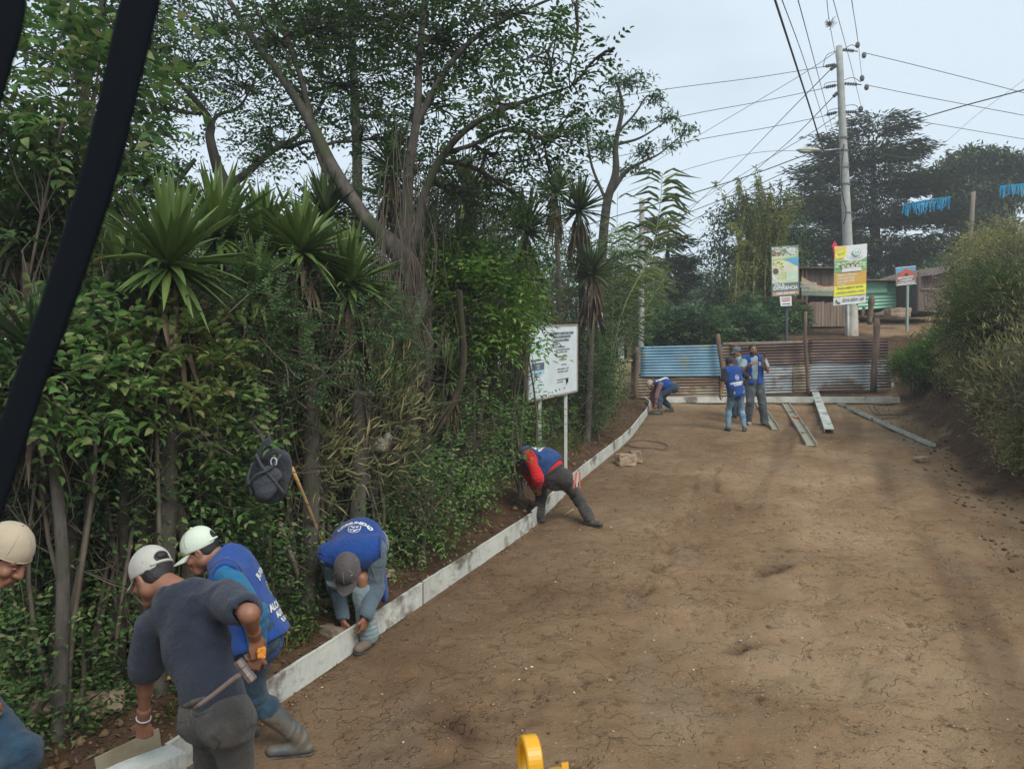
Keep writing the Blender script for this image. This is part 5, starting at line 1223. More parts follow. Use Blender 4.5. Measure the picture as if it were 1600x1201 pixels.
sp.poly('photo_strip', [(.01, .55 * h), (.99 * w, .55 * h), (.99 * w, .78 * h), (.8 * w, .73 * h), (.55 * w, .72 * h), (.3 * w, .76 * h), (.01, .76 * h)], flat('bn_green', (.22, .40, .14)), .002)
grid_rand(sp, 'photo_foliage', .02, .98 * w, .6 * h, .72 * h, 14, 6, [flat('bn_dg', (.08, .2, .07)), flat('bn_lg', (.45, .62, .35))], 8, w, h, .004)
for k, cx in enumerate((.27, .42, .55, .7)):
    sp.ellipse('pictured_hair', (cx * w, .655 * h), .065 * w, .035 * h, M['ink'], .012 + k * .004); sp.ellipse('pictured_face', (cx * w, .645 * h), .05 * w, .028 * h, flat('bn_face', (.62, .5, .4)), .014 + k * .004)
sp.poly('pictured_clothes', [(.2 * w, .55 * h), (.84 * w, .55 * h), (.8 * w, .61 * h), (.6 * w, .62 * h), (.4 * w, .61 * h), (.25 * w, .62 * h)], flat('bn_shirt', (.66, .7, .68)), .032)
sp.poly('orange_field', [(.01, .32 * h), (.99 * w, .32 * h), (.99 * w, .55 * h), (.01, .54 * h)], flat('bn_orange', (.62, .36, .06)), .003)
sp.text([('Cabañas de Bajareque', .1 * w, .505 * h, .052 * h, .002, 'LEFT', .72), ('Casas prefabricadas', .1 * w, .45 * h, .052 * h, .002, 'LEFT', .72), ('Lotes desde Q 900', .1 * w, .395 * h, .052 * h, .002, 'LEFT', .72), ('Terrenos', .1 * w, .345 * h, .052 * h, .002, 'LEFT', .72)], M['white'])
sp.poly('yellow_field', [(.01, .14 * h), (.99 * w, .15 * h), (.99 * w, .32 * h), (.01, .32 * h)], flat('bn_yel', (.82, .78, .06)), .003)
sp.text([('FINANCIAMIENTO PROPIO', .5 * w, .275 * h, .056 * h, .002, 'CENTER', .66), ('¡CONOZCA NUESTROS LOTES!!!', .5 * w, .2 * h, .056 * h, .002, 'CENTER', .58), ('2210-2054 / 60', .6 * w, .07 * h, .075 * h, .003, 'CENTER', .8)], flat('bn_ink', (.05, .09, .07)))
sp.poly('phone_mark', [(.05 * w, .09 * h), (.1 * w, .09 * h), (.12 * w, .055 * h), (.2 * w, .045 * h), (.22 * w, .02 * h), (.12 * w, .025 * h)], M['ink'], .004)
# red arrow plate beside it
bl3, ex, ey, ez, W3, H3 = sign_frame((1299, 376), (1309, 376), (1300, 404), 27.5)
o = MB().prism([(.2 * W3, 0), (.8 * W3, 0), (.8 * W3, .66 * H3), (1.05 * W3, .66 * H3), (.5 * W3, H3), (-.05 * W3, .66 * H3), (.2 * W3, .66 * H3)], bl3, ex, ey, ez, .02).build('arrow_plate', flat('arrow_red', (.62, .02, .035))); tag(o, 'red upward arrow plate at the left of the tall sales banner', 'sign')
# curved restaurant banner in front of the shack
bl4, ex, ey, ez, W4, H4 = sign_frame((1252, 430), (1306, 432), (1252, 461), 30)
rt = root('banner', bl4, 'wide tan and green banner fixed to the front of the dark plank shack', 'banner')
xs = np.linspace(0, 1, 12); topc = [(x * W4 * 1.05, H4 * (1.0 - .55 * math.sin(x * 2.2) + .12 * x)) for x in xs]
MB().prism([(0, 0), (W4 * 1.05, .02 * H4)] + topc[::-1], bl4, ex, ey, ez, .02).build('cloth', flat('b4_green', (.20, .25, .17)), rt)
sp = SignPlane(bl4 + ez * .02, ex, ey, ez, rt); low = [(x, max(.3 * H4, y - .38 * H4)) for x, y in topc]
sp.poly('tan_curve', low + topc[::-1], flat('b4_tan', (.50, .40, .24)), .003)
sp.poly('red_line', [(x, y - .05 * H4) for x, y in topc] + [(x, y) for x, y in topc[::-1]], flat('b4_red', (.25, .05, .04)), .006)
sp.text([('COMEDOR', .2 * W4, .62 * H4, .17 * H4, .003), ('DESAYUNOS', .2 * W4, .45 * H4, .15 * H4, .003), ('ALMUERZOS', .24 * W4, .28 * H4, .15 * H4, .003), ('ABIERTO', .78 * W4, .40 * H4, .12 * H4, .002), ('TODOS LOS DIAS', .78 * W4, .28 * H4, .1 * H4, .002)], flat('b4_ink', (.62, .60, .5)), lift=.009)
# sign with the red house
bl5, ex, ey, ez, W5, H5 = sign_frame((1399, 418), (1431, 415), (1400, 446), 29)
pb = at(1418, 480, 29); rt = root('house_sign', (pb[0], 29, gz(pb[0], 29)), 'small sign picturing a red house before the green sheet wall', 'sign')
MB().prism([(0, 0), (W5, 0), (W5, H5), (0, H5)], bl5 - ez * .02, ex, ey, ez, .02).build('panel', flat('s5_brown', (.26, .15, .12)), rt)
MB().beam([pb[0], 29.04, gz(pb[0], 29) - .1], at(1418, 446, 29.04), .1, .07, (1, 0, 0)).build('post', flat('s5_post', (.28, .36, .32)), rt)
sp = SignPlane(bl5, ex, ey, ez, rt); w, h = W5, H5
sp.poly('pictured_sky', [(.02 * w, .66 * h), (.3 * w, .75 * h), (.98 * w, .75 * h), (.98 * w, .99 * h), (.02 * w, .99 * h)], flat('s5_sky', (.08, .32, .52)), .003)
sp.poly('pictured_house', [(.18 * w, .46 * h), (.82 * w, .46 * h), (.84 * w, .74 * h), (.5 * w, .9 * h), (.16 * w, .7 * h)], flat('s5_red', (.50, .09, .05)), .006)
sp.ellipse('pictured_door', (.52 * w, .53 * h), .1 * w, .12 * h, flat('s5_door', (.06, .03, .03)), .009)
sp.text([('BIENVENIDOS', .47 * w, .41 * h, .16 * h, .004, 'CENTER', .85, .05), ('A NUESTRA', .5 * w, .26 * h, .15 * h, .004, 'CENTER', .85, .05), ('COMUNIDAD', .5 * w, .1 * h, .17 * h, .004, 'CENTER', .9, .05)], M['white'], lift=.012)
for z_ in (.01, .99): sp.poly('white_edge', [(0, z_ * h - .01), (w, z_ * h - .01), (w, z_ * h + .015), (0, z_ * h + .015)], M['white'], .014)
# small sign far left by the reeds
bl6, ex, ey, ez, W6, H6 = sign_frame((929, 487), (942, 487), (929, 510), 19.0)
rt = root('small_sign', (bl6[0], 19, gz(bl6[0], 19)), 'small white and blue sign half hidden in the hedge left of the yellow pillar', 'sign')
MB().prism([(0, 0), (W6, 0), (W6, .9 * H6), (.7 * W6, H6), (.2 * W6, H6)], bl6, ex, ey, ez, .02).build('panel', M['white'], rt)
MB().beam([bl6[0] + W6 / 2, 19.03, gz(bl6[0], 19) - .1], bl6 + ex * W6 / 2 + [0, .03, .02], .04, .04, (1, 0, 0)).build('post', M['wood_grey'], rt)
sp = SignPlane(bl6 + ez * .02, ex, ey, ez, rt); sp.poly('blue_field', [(.05 * W6, .06 * H6), (.95 * W6, .06 * H6), (.95 * W6, .55 * H6), (.05 * W6, .55 * H6)], flat('s6_blue', (.16, .32, .55)), .003)

# ------------------------------------------------------------------ shacks
def planks(name, a, b, z0, z1, n, mat, parent, seed, th=.03, gap=.012, jag=.06):
    r = np.random.RandomState(seed); a = np.asarray(a, float); b = np.asarray(b, float); d = b - a; L = np.linalg.norm(d); d = d / L; nv = np.array([d[1], -d[0]]); mb = MB(); w = L / n
    for k in range(n):
        c_ = a + d * w * (k + .5) + nv * r.uniform(0, .015); zt = z1 + r.uniform(-jag, jag * .4); zb = z0 + r.uniform(-jag * .3, .0)
        R = np.array([[d[0], nv[0], 0], [d[1], nv[1], 0], [0, 0, 1]]); mb.box((c_[0], c_[1], (zb + zt) / 2), (w - gap, th, zt - zb), R)
    return mb.build(name, mat, parent)
# dark plank shack
Y = 31; a = at(1228, 500, Y); b = at(1318, 500, Y); zt = zpy(421, Y); zmid = zpy(471, Y); zb = zpy(498, Y)
rt = root('plank_shack', ((a[0] + b[0]) / 2, Y, gz((a[0] + b[0]) / 2, Y)), 'dark plank shack with a black serving opening behind the main pole', 'shack')
planks('upper_wall', (at(1254, 0, Y)[0], Y), (b[0], Y), zpy(459, Y), zt, 16, M['plank'], rt, 1)
planks('lower_wall', (at(1258, 0, Y)[0], Y - .05), (at(1340, 0, Y)[0], Y - .05), zb - .3, zmid, 17, M['plank2'], rt, 2)
planks('left_wall', (a[0] + .1, Y + .05), (at(1253, 0, Y)[0], Y + .05), zb - .5, zpy(430, Y), 3, M['plank'], rt, 3)
mb = MB(); mb.box(((a[0] + b[0]) / 2 + .6, Y + 1.6, (zb + zt) / 2 - .2), (2.6, .05, zt - zb + .3)); mb.build('back_wall', M['plank'], rt)
mb = MB(); mb.box(((a[0] + b[0]) / 2 + .5, Y + .8, zb - .1), (2.6, 1.7, .08)); mb.build('floor', M['plank2'], rt)
mb = MB(); mb.beam((b[0] + .3, Y + .1, zb), (b[0] + .3, Y + 1.5, zb), .05, 3, (0, 0, 1)); mb.build('side_wall', M['plank'], rt)
mb = MB(); mb.prism([(-.3, 0), (2.9, 0), (2.9, .04), (-.3, .04)], (a[0] + .3, Y - .35, zt + .02), (1, 0, 0), (0, 0, 1), (0, 1, -.08), 2.3); mb.build('roof', M['c_roof'], rt)
mb = MB()
for k in range(7): z_ = zb - .6 + k * .22; mb.beam((a[0] - .0, Y - .2 + .02 * k, z_), (at(1256, 0, Y)[0], Y - .2, z_), .12, .14)
mb.build('log_steps', M['wood_post'], rt)
for x in (1252, 1258): mb = MB().beam((at(x, 0, Y)[0], Y - .12, zb - .7), (at(x, 0, Y)[0], Y - .12, zt), .09, .09, (1, 0, 0)); mb.build('corner_post', M['wood_post'], rt)
# mint green house of sheets
Y = 32.5; a = at(1318, 500, Y); b = at(1424, 500, Y)
rt = root('sheet_house', ((a[0] + b[0]) / 2, Y, gz((a[0] + b[0]) / 2, Y)), 'mint green corrugated sheet house under a dark roof', 'house')
corr_sheet('wall', (a[0], Y), (b[0], Y), zpy(486, Y), zpy(478, Y), zpy(441, Y), zpy(441, Y), M['c_green'], rt, pitch=.16, amp=.02)
corr_sheet('wall', (a[0], Y - .06), (at(1388, 0, Y)[0], Y - .06), zpy(460, Y), zpy(458, Y), zpy(438, Y), zpy(440, Y), M['c_green'], rt, pitch=.5, amp=.008)
mb = MB(); mb.box(((a[0] + b[0]) / 2, Y + 1.6, zpy(460, Y)), (b[0] - a[0] - .1, 3, 1.2)); mb.build('inner_wall', M['plank'], rt)
mb = MB(); mb.prism([(-.3, 0), (b[0] - a[0] + .3, 0), (b[0] - a[0] + .3, .05), (-.3, .05)], (a[0], Y - .5, zpy(441, Y) + .02), (1, 0, 0), (0, 0, 1), (0, 1, .12), 4); mb.build('roof', M['c_roof'], rt)
mb = MB()
for k, (x0, x1, y0, y1) in enumerate([(1378, 1428, 488, 479), (1366, 1420, 492, 484)]): mb.tube([at(x0, y0, Y - .5 - .2 * k), at(x1, y1, Y - .4 - .2 * k)], .1, 8)
mb.build('log_sill', M['wood_grey'], rt, smooth=True)
# brown shed at the right
Y = 31; a = at(1434, 480, Y); b = at(1482, 480, Y + 1.2)
rt = root('wooden_shed', ((a[0] + b[0]) / 2, Y + .5, gz((a[0] + b[0]) / 2, Y + .5)), 'brown weathered board shed right of the mint green house', 'shed')
planks('front_wall', (a[0], Y), (b[0], Y + 1.2), zpy(485, Y), zpy(424, Y), 10, M['plank'], rt, 6, jag=.03)
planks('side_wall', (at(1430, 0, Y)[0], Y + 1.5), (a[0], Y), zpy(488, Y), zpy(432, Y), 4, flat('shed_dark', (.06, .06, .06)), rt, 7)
mb = MB(); mb.box(((a[0] + b[0]) / 2, Y + 2.2, zpy(455, Y)), (2.2, 2.4, 1.5)); mb.build('inner_wall', M['plank'], rt)
q0 = at(1428, 434, Y - .3); q1 = at(1490, 414, Y + .8)
mb = MB(); mb.beam(q0 + [0, 1.4, .1], q1 + [0, 1.4, .1], 3.2, .06); mb.build('roof', M['c_roof'], rt)
mb = MB(); mb.beam(at(1440, 451, Y - .02), at(1468, 450, Y + .5), .04, .04); mb.build('pale_batten', M['wood_grey'], rt)
# old fence posts and stumps on the terrace
for k, (x0, y0, x1, y1, Y, r, l) in enumerate([(1359, 505, 1362, 462, 28.5, .10, 'thick grey stump post right of the main pole'), (1347, 495, 1350, 478, 30, .06, 'short post behind the thick grey stump')]):
    o = crooked('fence_post', x0, y0, x1, y1, Y, r, M['wood_post'], None, 300 + k); tag(o, l, 'post')
rough_block(at(1402, 489, 29.8) - [0, 0, .15], (.9, .5, .35), .1, 'clay_heap', M['adobe'], 'orange clay heap below the mint green wall', 'heap', 20)
# yellow pillar, grey post, brown door post at the left end
rt = root('gate_pillar', at(972, 622, 23.6), 'yellowish plaster pillar beside the left end of the barrier', 'pillar')
mb = MB(); a = at(962, 625, 23.6); b = at(986, 625, 23.6); zz = zpy(564, 23.6); g = gz(a[0], 23.7); mb.box(((a[0] + b[0]) / 2, 23.8, (g + zz) / 2 - .05), (b[0] - a[0], .45, zz - g + .1)); mb.build('shaft', M['brick_y'], rt)
mb = MB(); mb.box(((a[0] + b[0]) / 2, 23.8, zz + .03), (b[0] - a[0] + .08, .53, .06)); mb.build('cap', M['brick_y'], rt)
mb = MB(); a = at(970, 565, 24.2); mb.box((a[0], 24.2, zpy(535, 24.2)), (.2, .12, 1.4)); o = mb.build('gate_post', flat('gp_grey', (.33, .38, .35))); tag(o, 'pale grey gate post rising behind the yellow pillar', 'post')
mb = MB(); a = at(983, 565, 24.3); mb.box((a[0], 24.3, zpy(545, 24.3)), (.13, .1, 2.4)); o = mb.build('gate_post', flat('gp_brown', (.14, .07, .05))); tag(o, 'reddish brown gate post right of the pale grey one', 'post')
# pale tarps and wall scraps glimpsed through the hedge
for k, (x, y, Y, w_, h_, l) in enumerate([(575, 510, 13, 1.1, .35, 'pale sheet roof glimpsed behind the hedge left of the shaggy trunk'), (485, 603, 10, .5, .2, 'pale scrap glimpsed through the hedge above the backpack')]):
    c_ = at(x, y, Y); mb = MB(); mb.prism([(-w_ / 2, 0), (w_ / 2, 0), (w_ / 2, .02), (-w_ / 2, .02)], c_, (1, 0, 0), (0, 0, 1), (0, 1, .35), h_ * 3); 
    for sx in (-.4, .4): mb.beam([c_[0] + sx * w_, Y + .5, gz(c_[0], Y)], [c_[0] + sx * w_, Y + .5, c_[2] + .1], .05, .05, (1, 0, 0))
    o = mb.build('lean_to_roof', M['c_grey']); tag(o, l, 'roof')
c_ = at(592, 695, 7.2); r = np.random.RandomState(9); mb = MB(); mb.sphere(c_, (.11, .07, .08), 12, 8); mb.sphere(c_ + [.08, 0, .07], (.05, .04, .05), 10, 6)
V = np.vstack(mb.V); V += r.randn(*V.shape) * .008; o = mk('plastic_sack', V, mb.F, flat('sack', (.33, .30, .25)), smooth=True); tag(o, 'greyish sack caught in the hedge right of the backpack', 'sack')

# ------------------------------------------------------------------ poles and wires
YP = 28.2
def pole(name, xb_, yb_, xt_, yt_, Y, r0, r1, mat, lab, n=10):
    a = at(xb_, yb_, Y); b = at(xt_, yt_, Y); g = gz(a[0], Y); d = (a - b) / (a[2] - b[2]); a2 = a + d * (g - .1 - a[2])
    rt_ = root(name, (a2[0], Y, g), lab, 'pole'); P = np.linspace(a2, b, 12); MB().tube(P, np.linspace(r0, r1, 12), n).build('shaft', mat, rt_, smooth=True); return rt_
rt = pole('power_pole', 1331, 528, 1311, 72, YP, .2, .115, M['concrete'], 'tall grey concrete power pole carrying all the crossing wires')
mb = MB(); mb.box(at(1325, 500, YP - .24), (.5, .1, 1.4)); 
base = at(1330, 505, YP - .02); mb = MB(); mb.tube([at(1331, 529, YP), at(1330, 478, YP)], [.235, .225], 12, False); mb.build('painted_base', mat_plain('pole_paint', (.52, .50, .44), .8, .15, 4, dirt=(.3, .2, .1), dirt_amt=.5), rt, smooth=True)
mb = MB(); mb.tube([at(1325, 529, YP - .27), at(1325, 476, YP - .24)], .045, 6); mb.build('conduit', M['white'], rt, smooth=True)
def insul(x0, y0, x1, y1, Y=YP, n=5, r=.07, parent=None):
    a, b = at(x0, y0, Y), at(x1, y1, Y); mb = MB(); mb.tube([a, b], .022, 6)
    for k in range(n): t_ = .25 + .5 * k / max(1, n - 1); p = a + (b - a) * t_; d = unit(b - a); mb.tube([p - d * .025, p + d * .025], [r, r * .6], 8)
    return mb.build('insulator', M['insul'], parent, smooth=False)
for a_ in [(1312, 77, 1340, 80), (1314, 130, 1346, 132), (1316, 175, 1344, 174), (1286, 104, 1310, 100), (1286, 137, 1311, 132), (1288, 180, 1312, 174), (1296, 110, 1309, 100), (1301, 152, 1311, 142)]: insul(*a_, parent=rt)
for x, y in ((1340, 70), (1347, 122), (1350, 86), (1354, 136), (1345, 170)): mb = MB(); mb.sphere(at(x, y, YP), (.09, .09, .12), 8, 6); mb.build('line_clamp', M['insul'], rt)
def wire_geo(pts, r, sag=0.0):
    P = np.array([at(*p) for p in pts]); n = 6
    if len(P) == 2:
        t_ = np.linspace(0, 1, 14)[:, None]; return P[0] + (P[1] - P[0]) * t_ - np.array([0, 0, 1.0]) * sag * 4 * t_ * (1 - t_), r
    return smooth_path(P, n), r
for pts in ([(1310, 78, YP), (1292, 86, YP), (1286, 104, YP)], [(1315, 80, YP), (1330, 70, YP), (1340, 75, YP)], [(1312, 126, YP), (1290, 130, YP), (1288, 138, YP)], [(1316, 126, YP), (1332, 121, YP), (1345, 128, YP)], [(1314, 168, YP), (1296, 172, YP), (1291, 180, YP)], [(1318, 165, YP), (1336, 164, YP), (1343, 172, YP)]):
    P, r_ = wire_geo(pts, .012); MB().tube(P, .012, 5).build('jumper', M['wire'], rt, smooth=True)
mb = MB()
for k, y in enumerate((216, 236, 262, 288, 333)):
    p = at(1318 + (y - 216) * .045, y, YP); mb.tube([p - [0, 0, .03], p + [0, 0, .03]], .165 + .01 * (y > 280), 12, False)
mb.build('strap', M['insul'], rt)
P = smooth_path(np.array([at(1319, 225, YP - .17), at(1315, 262, YP - .22), at(1316, 300, YP - .2), at(1322, 330, YP - .2), at(1318, 350, YP - .2)]), 6); MB().tube(P, .02, 6).build('loose_cable', M['wire'], rt, smooth=True)
# lamp arm
mb = MB(); mb.tube([at(1317, 232, YP - .1), at(1282, 235, YP - .3)], .025, 6); mb.build('lamp_arm', M['metal'], rt, smooth=True)
V = []; ct = at(1263, 234, YP - .3)
mb = MB(); mb.sphere(ct, (.46, .14, .085), 14, 8); mb.build('lamp_head', flat('lamp_shell', (.50, .50, .38)), rt, smooth=True)
mb = MB(); mb.sphere(ct - [.08, 0, .05], (.3, .12, .07), 12, 6); mb.build('lamp_glass', flat('lamp_lens', (.62, .64, .62), .2), rt, smooth=True)
# other poles
rt = pole('power_pole', 1002, 560, 1003, 310, 30, .12, .1, M['concrete'], 'pale concrete pole with a cross arm behind the reeds')
mb = MB().beam(at(1000, 358, 30), at(1061, 355, 29.6), .1, .12); mb.build('cross_arm', M['wood_post'], rt)
rt = pole('lamp_post', 1085, 560, 1086, 486, 42, .09, .07, M['metal'], 'small distant lamp post above the blue sheets')
mb = MB().tube([at(1086, 489, 42), at(1110, 489, 42)], .05, 6); mb.build('lamp_arm', M['metal'], rt)
pole('wooden_pole', 1514, 420, 1521, 299, 27, .09, .07, M['wood_grey'], 'weathered wooden pole standing in the brush at right')
# wires (photo column, row, depth); first and last points may lie outside the frame
wires = [
 ([(1180, -95, 9), (1211, 0, 12), (1262, 157, 18), (1289, 240, 23), (1316, 290, YP)], .022, 'thickest cable running down steeply to the pole middle'),
 ([(1190, -85, 9.5), (1222, 0, 12.5), (1259, 101, 19), (1289, 195, 30), (1300, 232, 40)], .011, 'thin wire directly right of the thickest cable'),
 ([(1222, -85, 9.5), (1247, 0, 12.5), (1277, 112, 20), (1300, 199, 32), (1308, 232, 42)], .011, 'third steep wire from the left at the top edge'),
 ([(1285, -80, 11), (1292, 0, 14), (1297, 40, 17), (1307, 94, YP)], .009, 'steep wire carrying a small bird nest'),
 ([(1276, -95, 11), (1302, 0, 14), (1328, 95, 21), (1347, 172, YP)], .009, 'steep wire passing just right of the pole top'),
 ([(1325, -80, 11), (1331, 0, 14), (1337, 40, 18), (1341, 70, YP)], .009, 'steep wire ending at the topmost right clamp'),
 ([(1324, -85, 11), (1330, -5, 14), (1340, 60, 20), (1347, 124, YP)], .009, 'steep wire ending at the second right clamp'),
 ([(1286, 104, YP), (1180, 121, 28), (1041, 139, 28), (880, 165, 28)], .015, 'uppermost wire leaving the pole to the left'),
 ([(1286, 138, YP), (1190, 158, 28), (1071, 180, 28), (880, 222, 28)], .015, 'second wire leaving the pole to the left'),
 ([(1288, 181, YP), (1200, 199, 28), (1090, 218, 28), (880, 262, 28)], .015, 'third wire leaving the pole to the left'),
 ([(1309, 79, YP), (1240, 124, 33), (1094, 210, 42), (960, 290, 50)], .015, 'wire slanting from the pole top down to the left tree'),
 ([(1297, 109, YP), (1225, 182, 36), (1150, 259, 48), (1060, 345, 62)], .02, 'steeper slanting wire below the pole top'),
 ([(1302, 151, YP), (1240, 214, 36), (1180, 266, 46), (1075, 355, 60)], .02, 'slanting wire from the second insulator row'),
 ([(1311, 178, YP), (1260, 212, 34), (1160, 272, 44), (1040, 345, 58)], .018, 'slanting wire from the third insulator row'),
 ([(1316, 221, YP), (1244, 247, 28.5), (1161, 277, 29), (1000, 326, 30), (880, 362, 31)], .022, 'thick black cable crossing to the left behind the reed top'),
 ([(1316, 226, YP), (1187, 287, 28.5), (1075, 332, 29), (1010, 358, 30)], .018, 'cable from the pole to the cross arm of the pale pole'),
 ([(1317, 232, YP), (1232, 280, 28.5), (1150, 312, 29), (1061, 353, 29.6)], .016, 'lower cable ending on the end of the cross arm'),
 ([(1317, 240, YP), (1200, 236, 26), (1080, 262, 25), (980, 300, 25)], .01, 'faint slack wire sagging left of the street light'),
 ([(1350, 82, YP), (1420, 99, 28), (1500, 119, 28), (1589, 142, 28), (1700, 172, 28)], .015, 'uppermost wire leaving the pole to the right'),
 ([(1356, 133, YP), (1430, 148, 28), (1520, 165, 28), (1600, 180, 28), (1700, 200, 28)], .015, 'second wire leaving the pole to the right'),
 ([(1348, 174, YP), (1400, 183, 28), (1500, 200, 28), (1600, 217, 28), (1700, 235, 28)], .013, 'third wire leaving the pole to the right'),
 ([(1322, 217, YP), (1409, 193, 26), (1506, 165, 24), (1600, 140, 22), (1700, 112, 20)], .022, 'thick black cable rising to the right edge'),
 ([(1320, 300, YP), (1450, 240, 26), (1525, 180, 24), (1600, 124, 22), (1700, 40, 20)], .006, 'very thin wire rising toward the upper right corner'),
 ([(1322, 232, YP), (1400, 244, 30), (1468, 250, 34), (1560, 290, 36)], .01, 'slack wire from the pole over the conifer'),
]
for pts, r_, lab in wires:
    P, r_ = wire_geo(pts, r_); o = MB().tube(P, r_ * (.8 if r_ < .02 else .9), 5).build('power_wire', M['wire'], origin=P[0], smooth=True); tag(o, lab, 'wire')
c_ = at(1296, 37, 16.9); tb = TB(); r = np.random.RandomState(4)
for k in range(60): p = c_ + r.randn(3) * .03; tb.add(bend_path(p, p + rdir(1, r=r)[0] * .1, r, .2, 4), .004, 3)
o = tb.build('bird_nest', M['twig']); tag(o, 'small tuft of nest clinging to a steep wire', 'nest')
# blue paper fringes on their string
M['fringe'] = mat_leaf('paper_fringe', [(.02, .26, .55), (.03, .33, .64), (.05, .38, .7)], trans=.3, patch=3)
def fringe(x0, y0, x1, y1, Y, Lh, lab, seed, ys):
    a, b = at(x0, y0, Y), at(x1, y1, Y); r = np.random.RandomState(seed); rt_ = root('paper_fringe', (a + b) / 2, lab, 'bunting'); d = unit(b - a); n = int(np.linalg.norm(b - a) / .045)
    V, Fs = [], []
    for k in range(n):
        t_ = k / n; p = a + (b - a) * t_; w = .036; L = Lh * r.uniform(.65, 1.1); sw = r.normal(0, .05); oo = r.normal(0, .02)
        for j, (zz, f) in enumerate(((0, 0), (.5, .4), (1, 1))):
            for s in (-.5, .5): V.append(p + d * (w * s * (1 - .2 * zz) + sw * f) + np.array([0, oo * f + .03 * r.rand() * zz, -L * zz]))
        q_ = k * 6; Fs += [[q_, q_ + 1, q_ + 3, q_ + 2], [q_ + 2, q_ + 3, q_ + 5, q_ + 4]]
    mk('paper_strips', V, Fs, M['fringe'], rt_); mb = MB().beam(a, b, .012, .05); mb.build('paper_band', M['fringe'], rt_)
fringe(1412, 319, 1486, 307, 24, .36, 'large blue paper fringe hanging over the brown shed', 1, 0)
fringe(1563, 291, 1640, 283, 24, .36, 'blue paper fringe cut off by the right edge', 2, 0)
P, _ = wire_geo([(1322, 262, YP), (1370, 300, 26), (1412, 318, 24), (1486, 306, 24), (1563, 290, 24), (1640, 282, 24), (1720, 262, 24)], .006); o = MB().tube(P, .006, 4).build('bunting_string', M['wire'], origin=P[0]); tag(o, 'thin string carrying the blue paper fringes', 'string')

# ------------------------------------------------------------------ the vehicle's own parts near the lens
def bar(pts, label, name, rr):
    P = smooth_path(np.array([at(x, y, Y) for x, y, Y in pts]), 6); n = len(P); rt_ = root(name, P[-1], label, 'wiper')
    w = np.linspace(rr[0], rr[1], n); V, Fs = [], []
    t_ = unit(np.gradient(P, axis=0)); s = unit(np.cross(t_, [0, 1.0, 0])); u = np.cross(s, t_)
    prof = [(math.cos(q), .45 * math.sin(q)) for q in np.linspace(0, 2 * np.pi, 8, endpoint=False)]
    for i in range(n):
        for a_, b_ in prof: V.append(P[i] + s[i] * a_ * w[i] + u[i] * b_ * w[i] * .7)
    k = 8; Fs = [list(range(k))[::-1], [(n - 1) * k + j for j in range(k)]]
    for i in range(n - 1):
        for j in range(k): Fs.append([i * k + j, i * k + (j + 1) % k, (i + 1) * k + (j + 1) % k, (i + 1) * k + j])
    mk('arm', V, Fs, M['rubber'], rt_, smooth=True)
bar([(232, -60, .62), (205, 60, .62), (158, 260, .62), (105, 430, .62), (45, 600, .62), (-20, 800, .62), (-60, 900, .62)], 'blurred black wiper arm crossing the left of the view close to the lens', 'wiper_arm', (.0172, .0115))
bar([(20, -60, .62), (10, 40, .62), (-8, 110, .62), (-40, 230, .62)], 'second black wiper arm cut off by the top left corner', 'wiper_arm', (.0145, .012))
# yellow lifting lug on the machine's front
c_ = at(828, 1190, 2.1); rt = root('lifting_lug', c_ - [0, 0, .16], 'yellow painted ring lug on the machine at the bottom edge', 'ring')
ax = np.array([1.0, .25, .0]); ax /= np.linalg.norm(ax); up = np.array([0, 0, 1.0]); fw = np.cross(up, ax)
n = 40; Ro, Ri, th = .066, .044, .045; prof = [(Ro - .004, -th / 2), (Ro, -th / 2 + .004), (Ro, th / 2 - .004), (Ro - .004, th / 2), (Ri + .004, th / 2), (Ri, th / 2 - .004), (Ri, -th / 2 + .004), (Ri + .004, -th / 2)]
V = []; Fs = []
for i in range(n):
    a_ = 2 * np.pi * i / n
    for (R_, o_) in prof: V.append(c_ + (up * math.cos(a_) * 1.12 + fw * math.sin(a_) * .95) * R_ + ax * o_)
for i in range(n):
    for j in range(8): Fs.append([i * 8 + j, i * 8 + (j + 1) % 8, ((i + 1) % n) * 8 + (j + 1) % 8, ((i + 1) % n) * 8 + j])
mk('ring', V, Fs, M['yellow'], rt, smooth=False)
mb = MB(); q_ = c_ + ax * .062 - up * .05; mb.prism([(-.05, -.12), (.05, -.12), (.032, .012), (-.028, .03)], q_, fw, up, ax, .035); mb.prism([(-.03, -.1), (.05, -.12), (.02, .03)], q_ + ax * .0352, fw * .8, up, ax, .02)
mb.build('gusset', M['yellow'], rt)
mb = MB(); mb.box(c_ - [0, 0.02, .14], (.20, .10, .10)); mb.build('base_block', M['yellow'], rt)
mb = MB(); mb.tube([c_ - ax * .01 + fw * .0 - up * .075, c_ - up * .03 + ax * .01], [.02, .012], 8); mb.build('pin', M['iron'], rt)
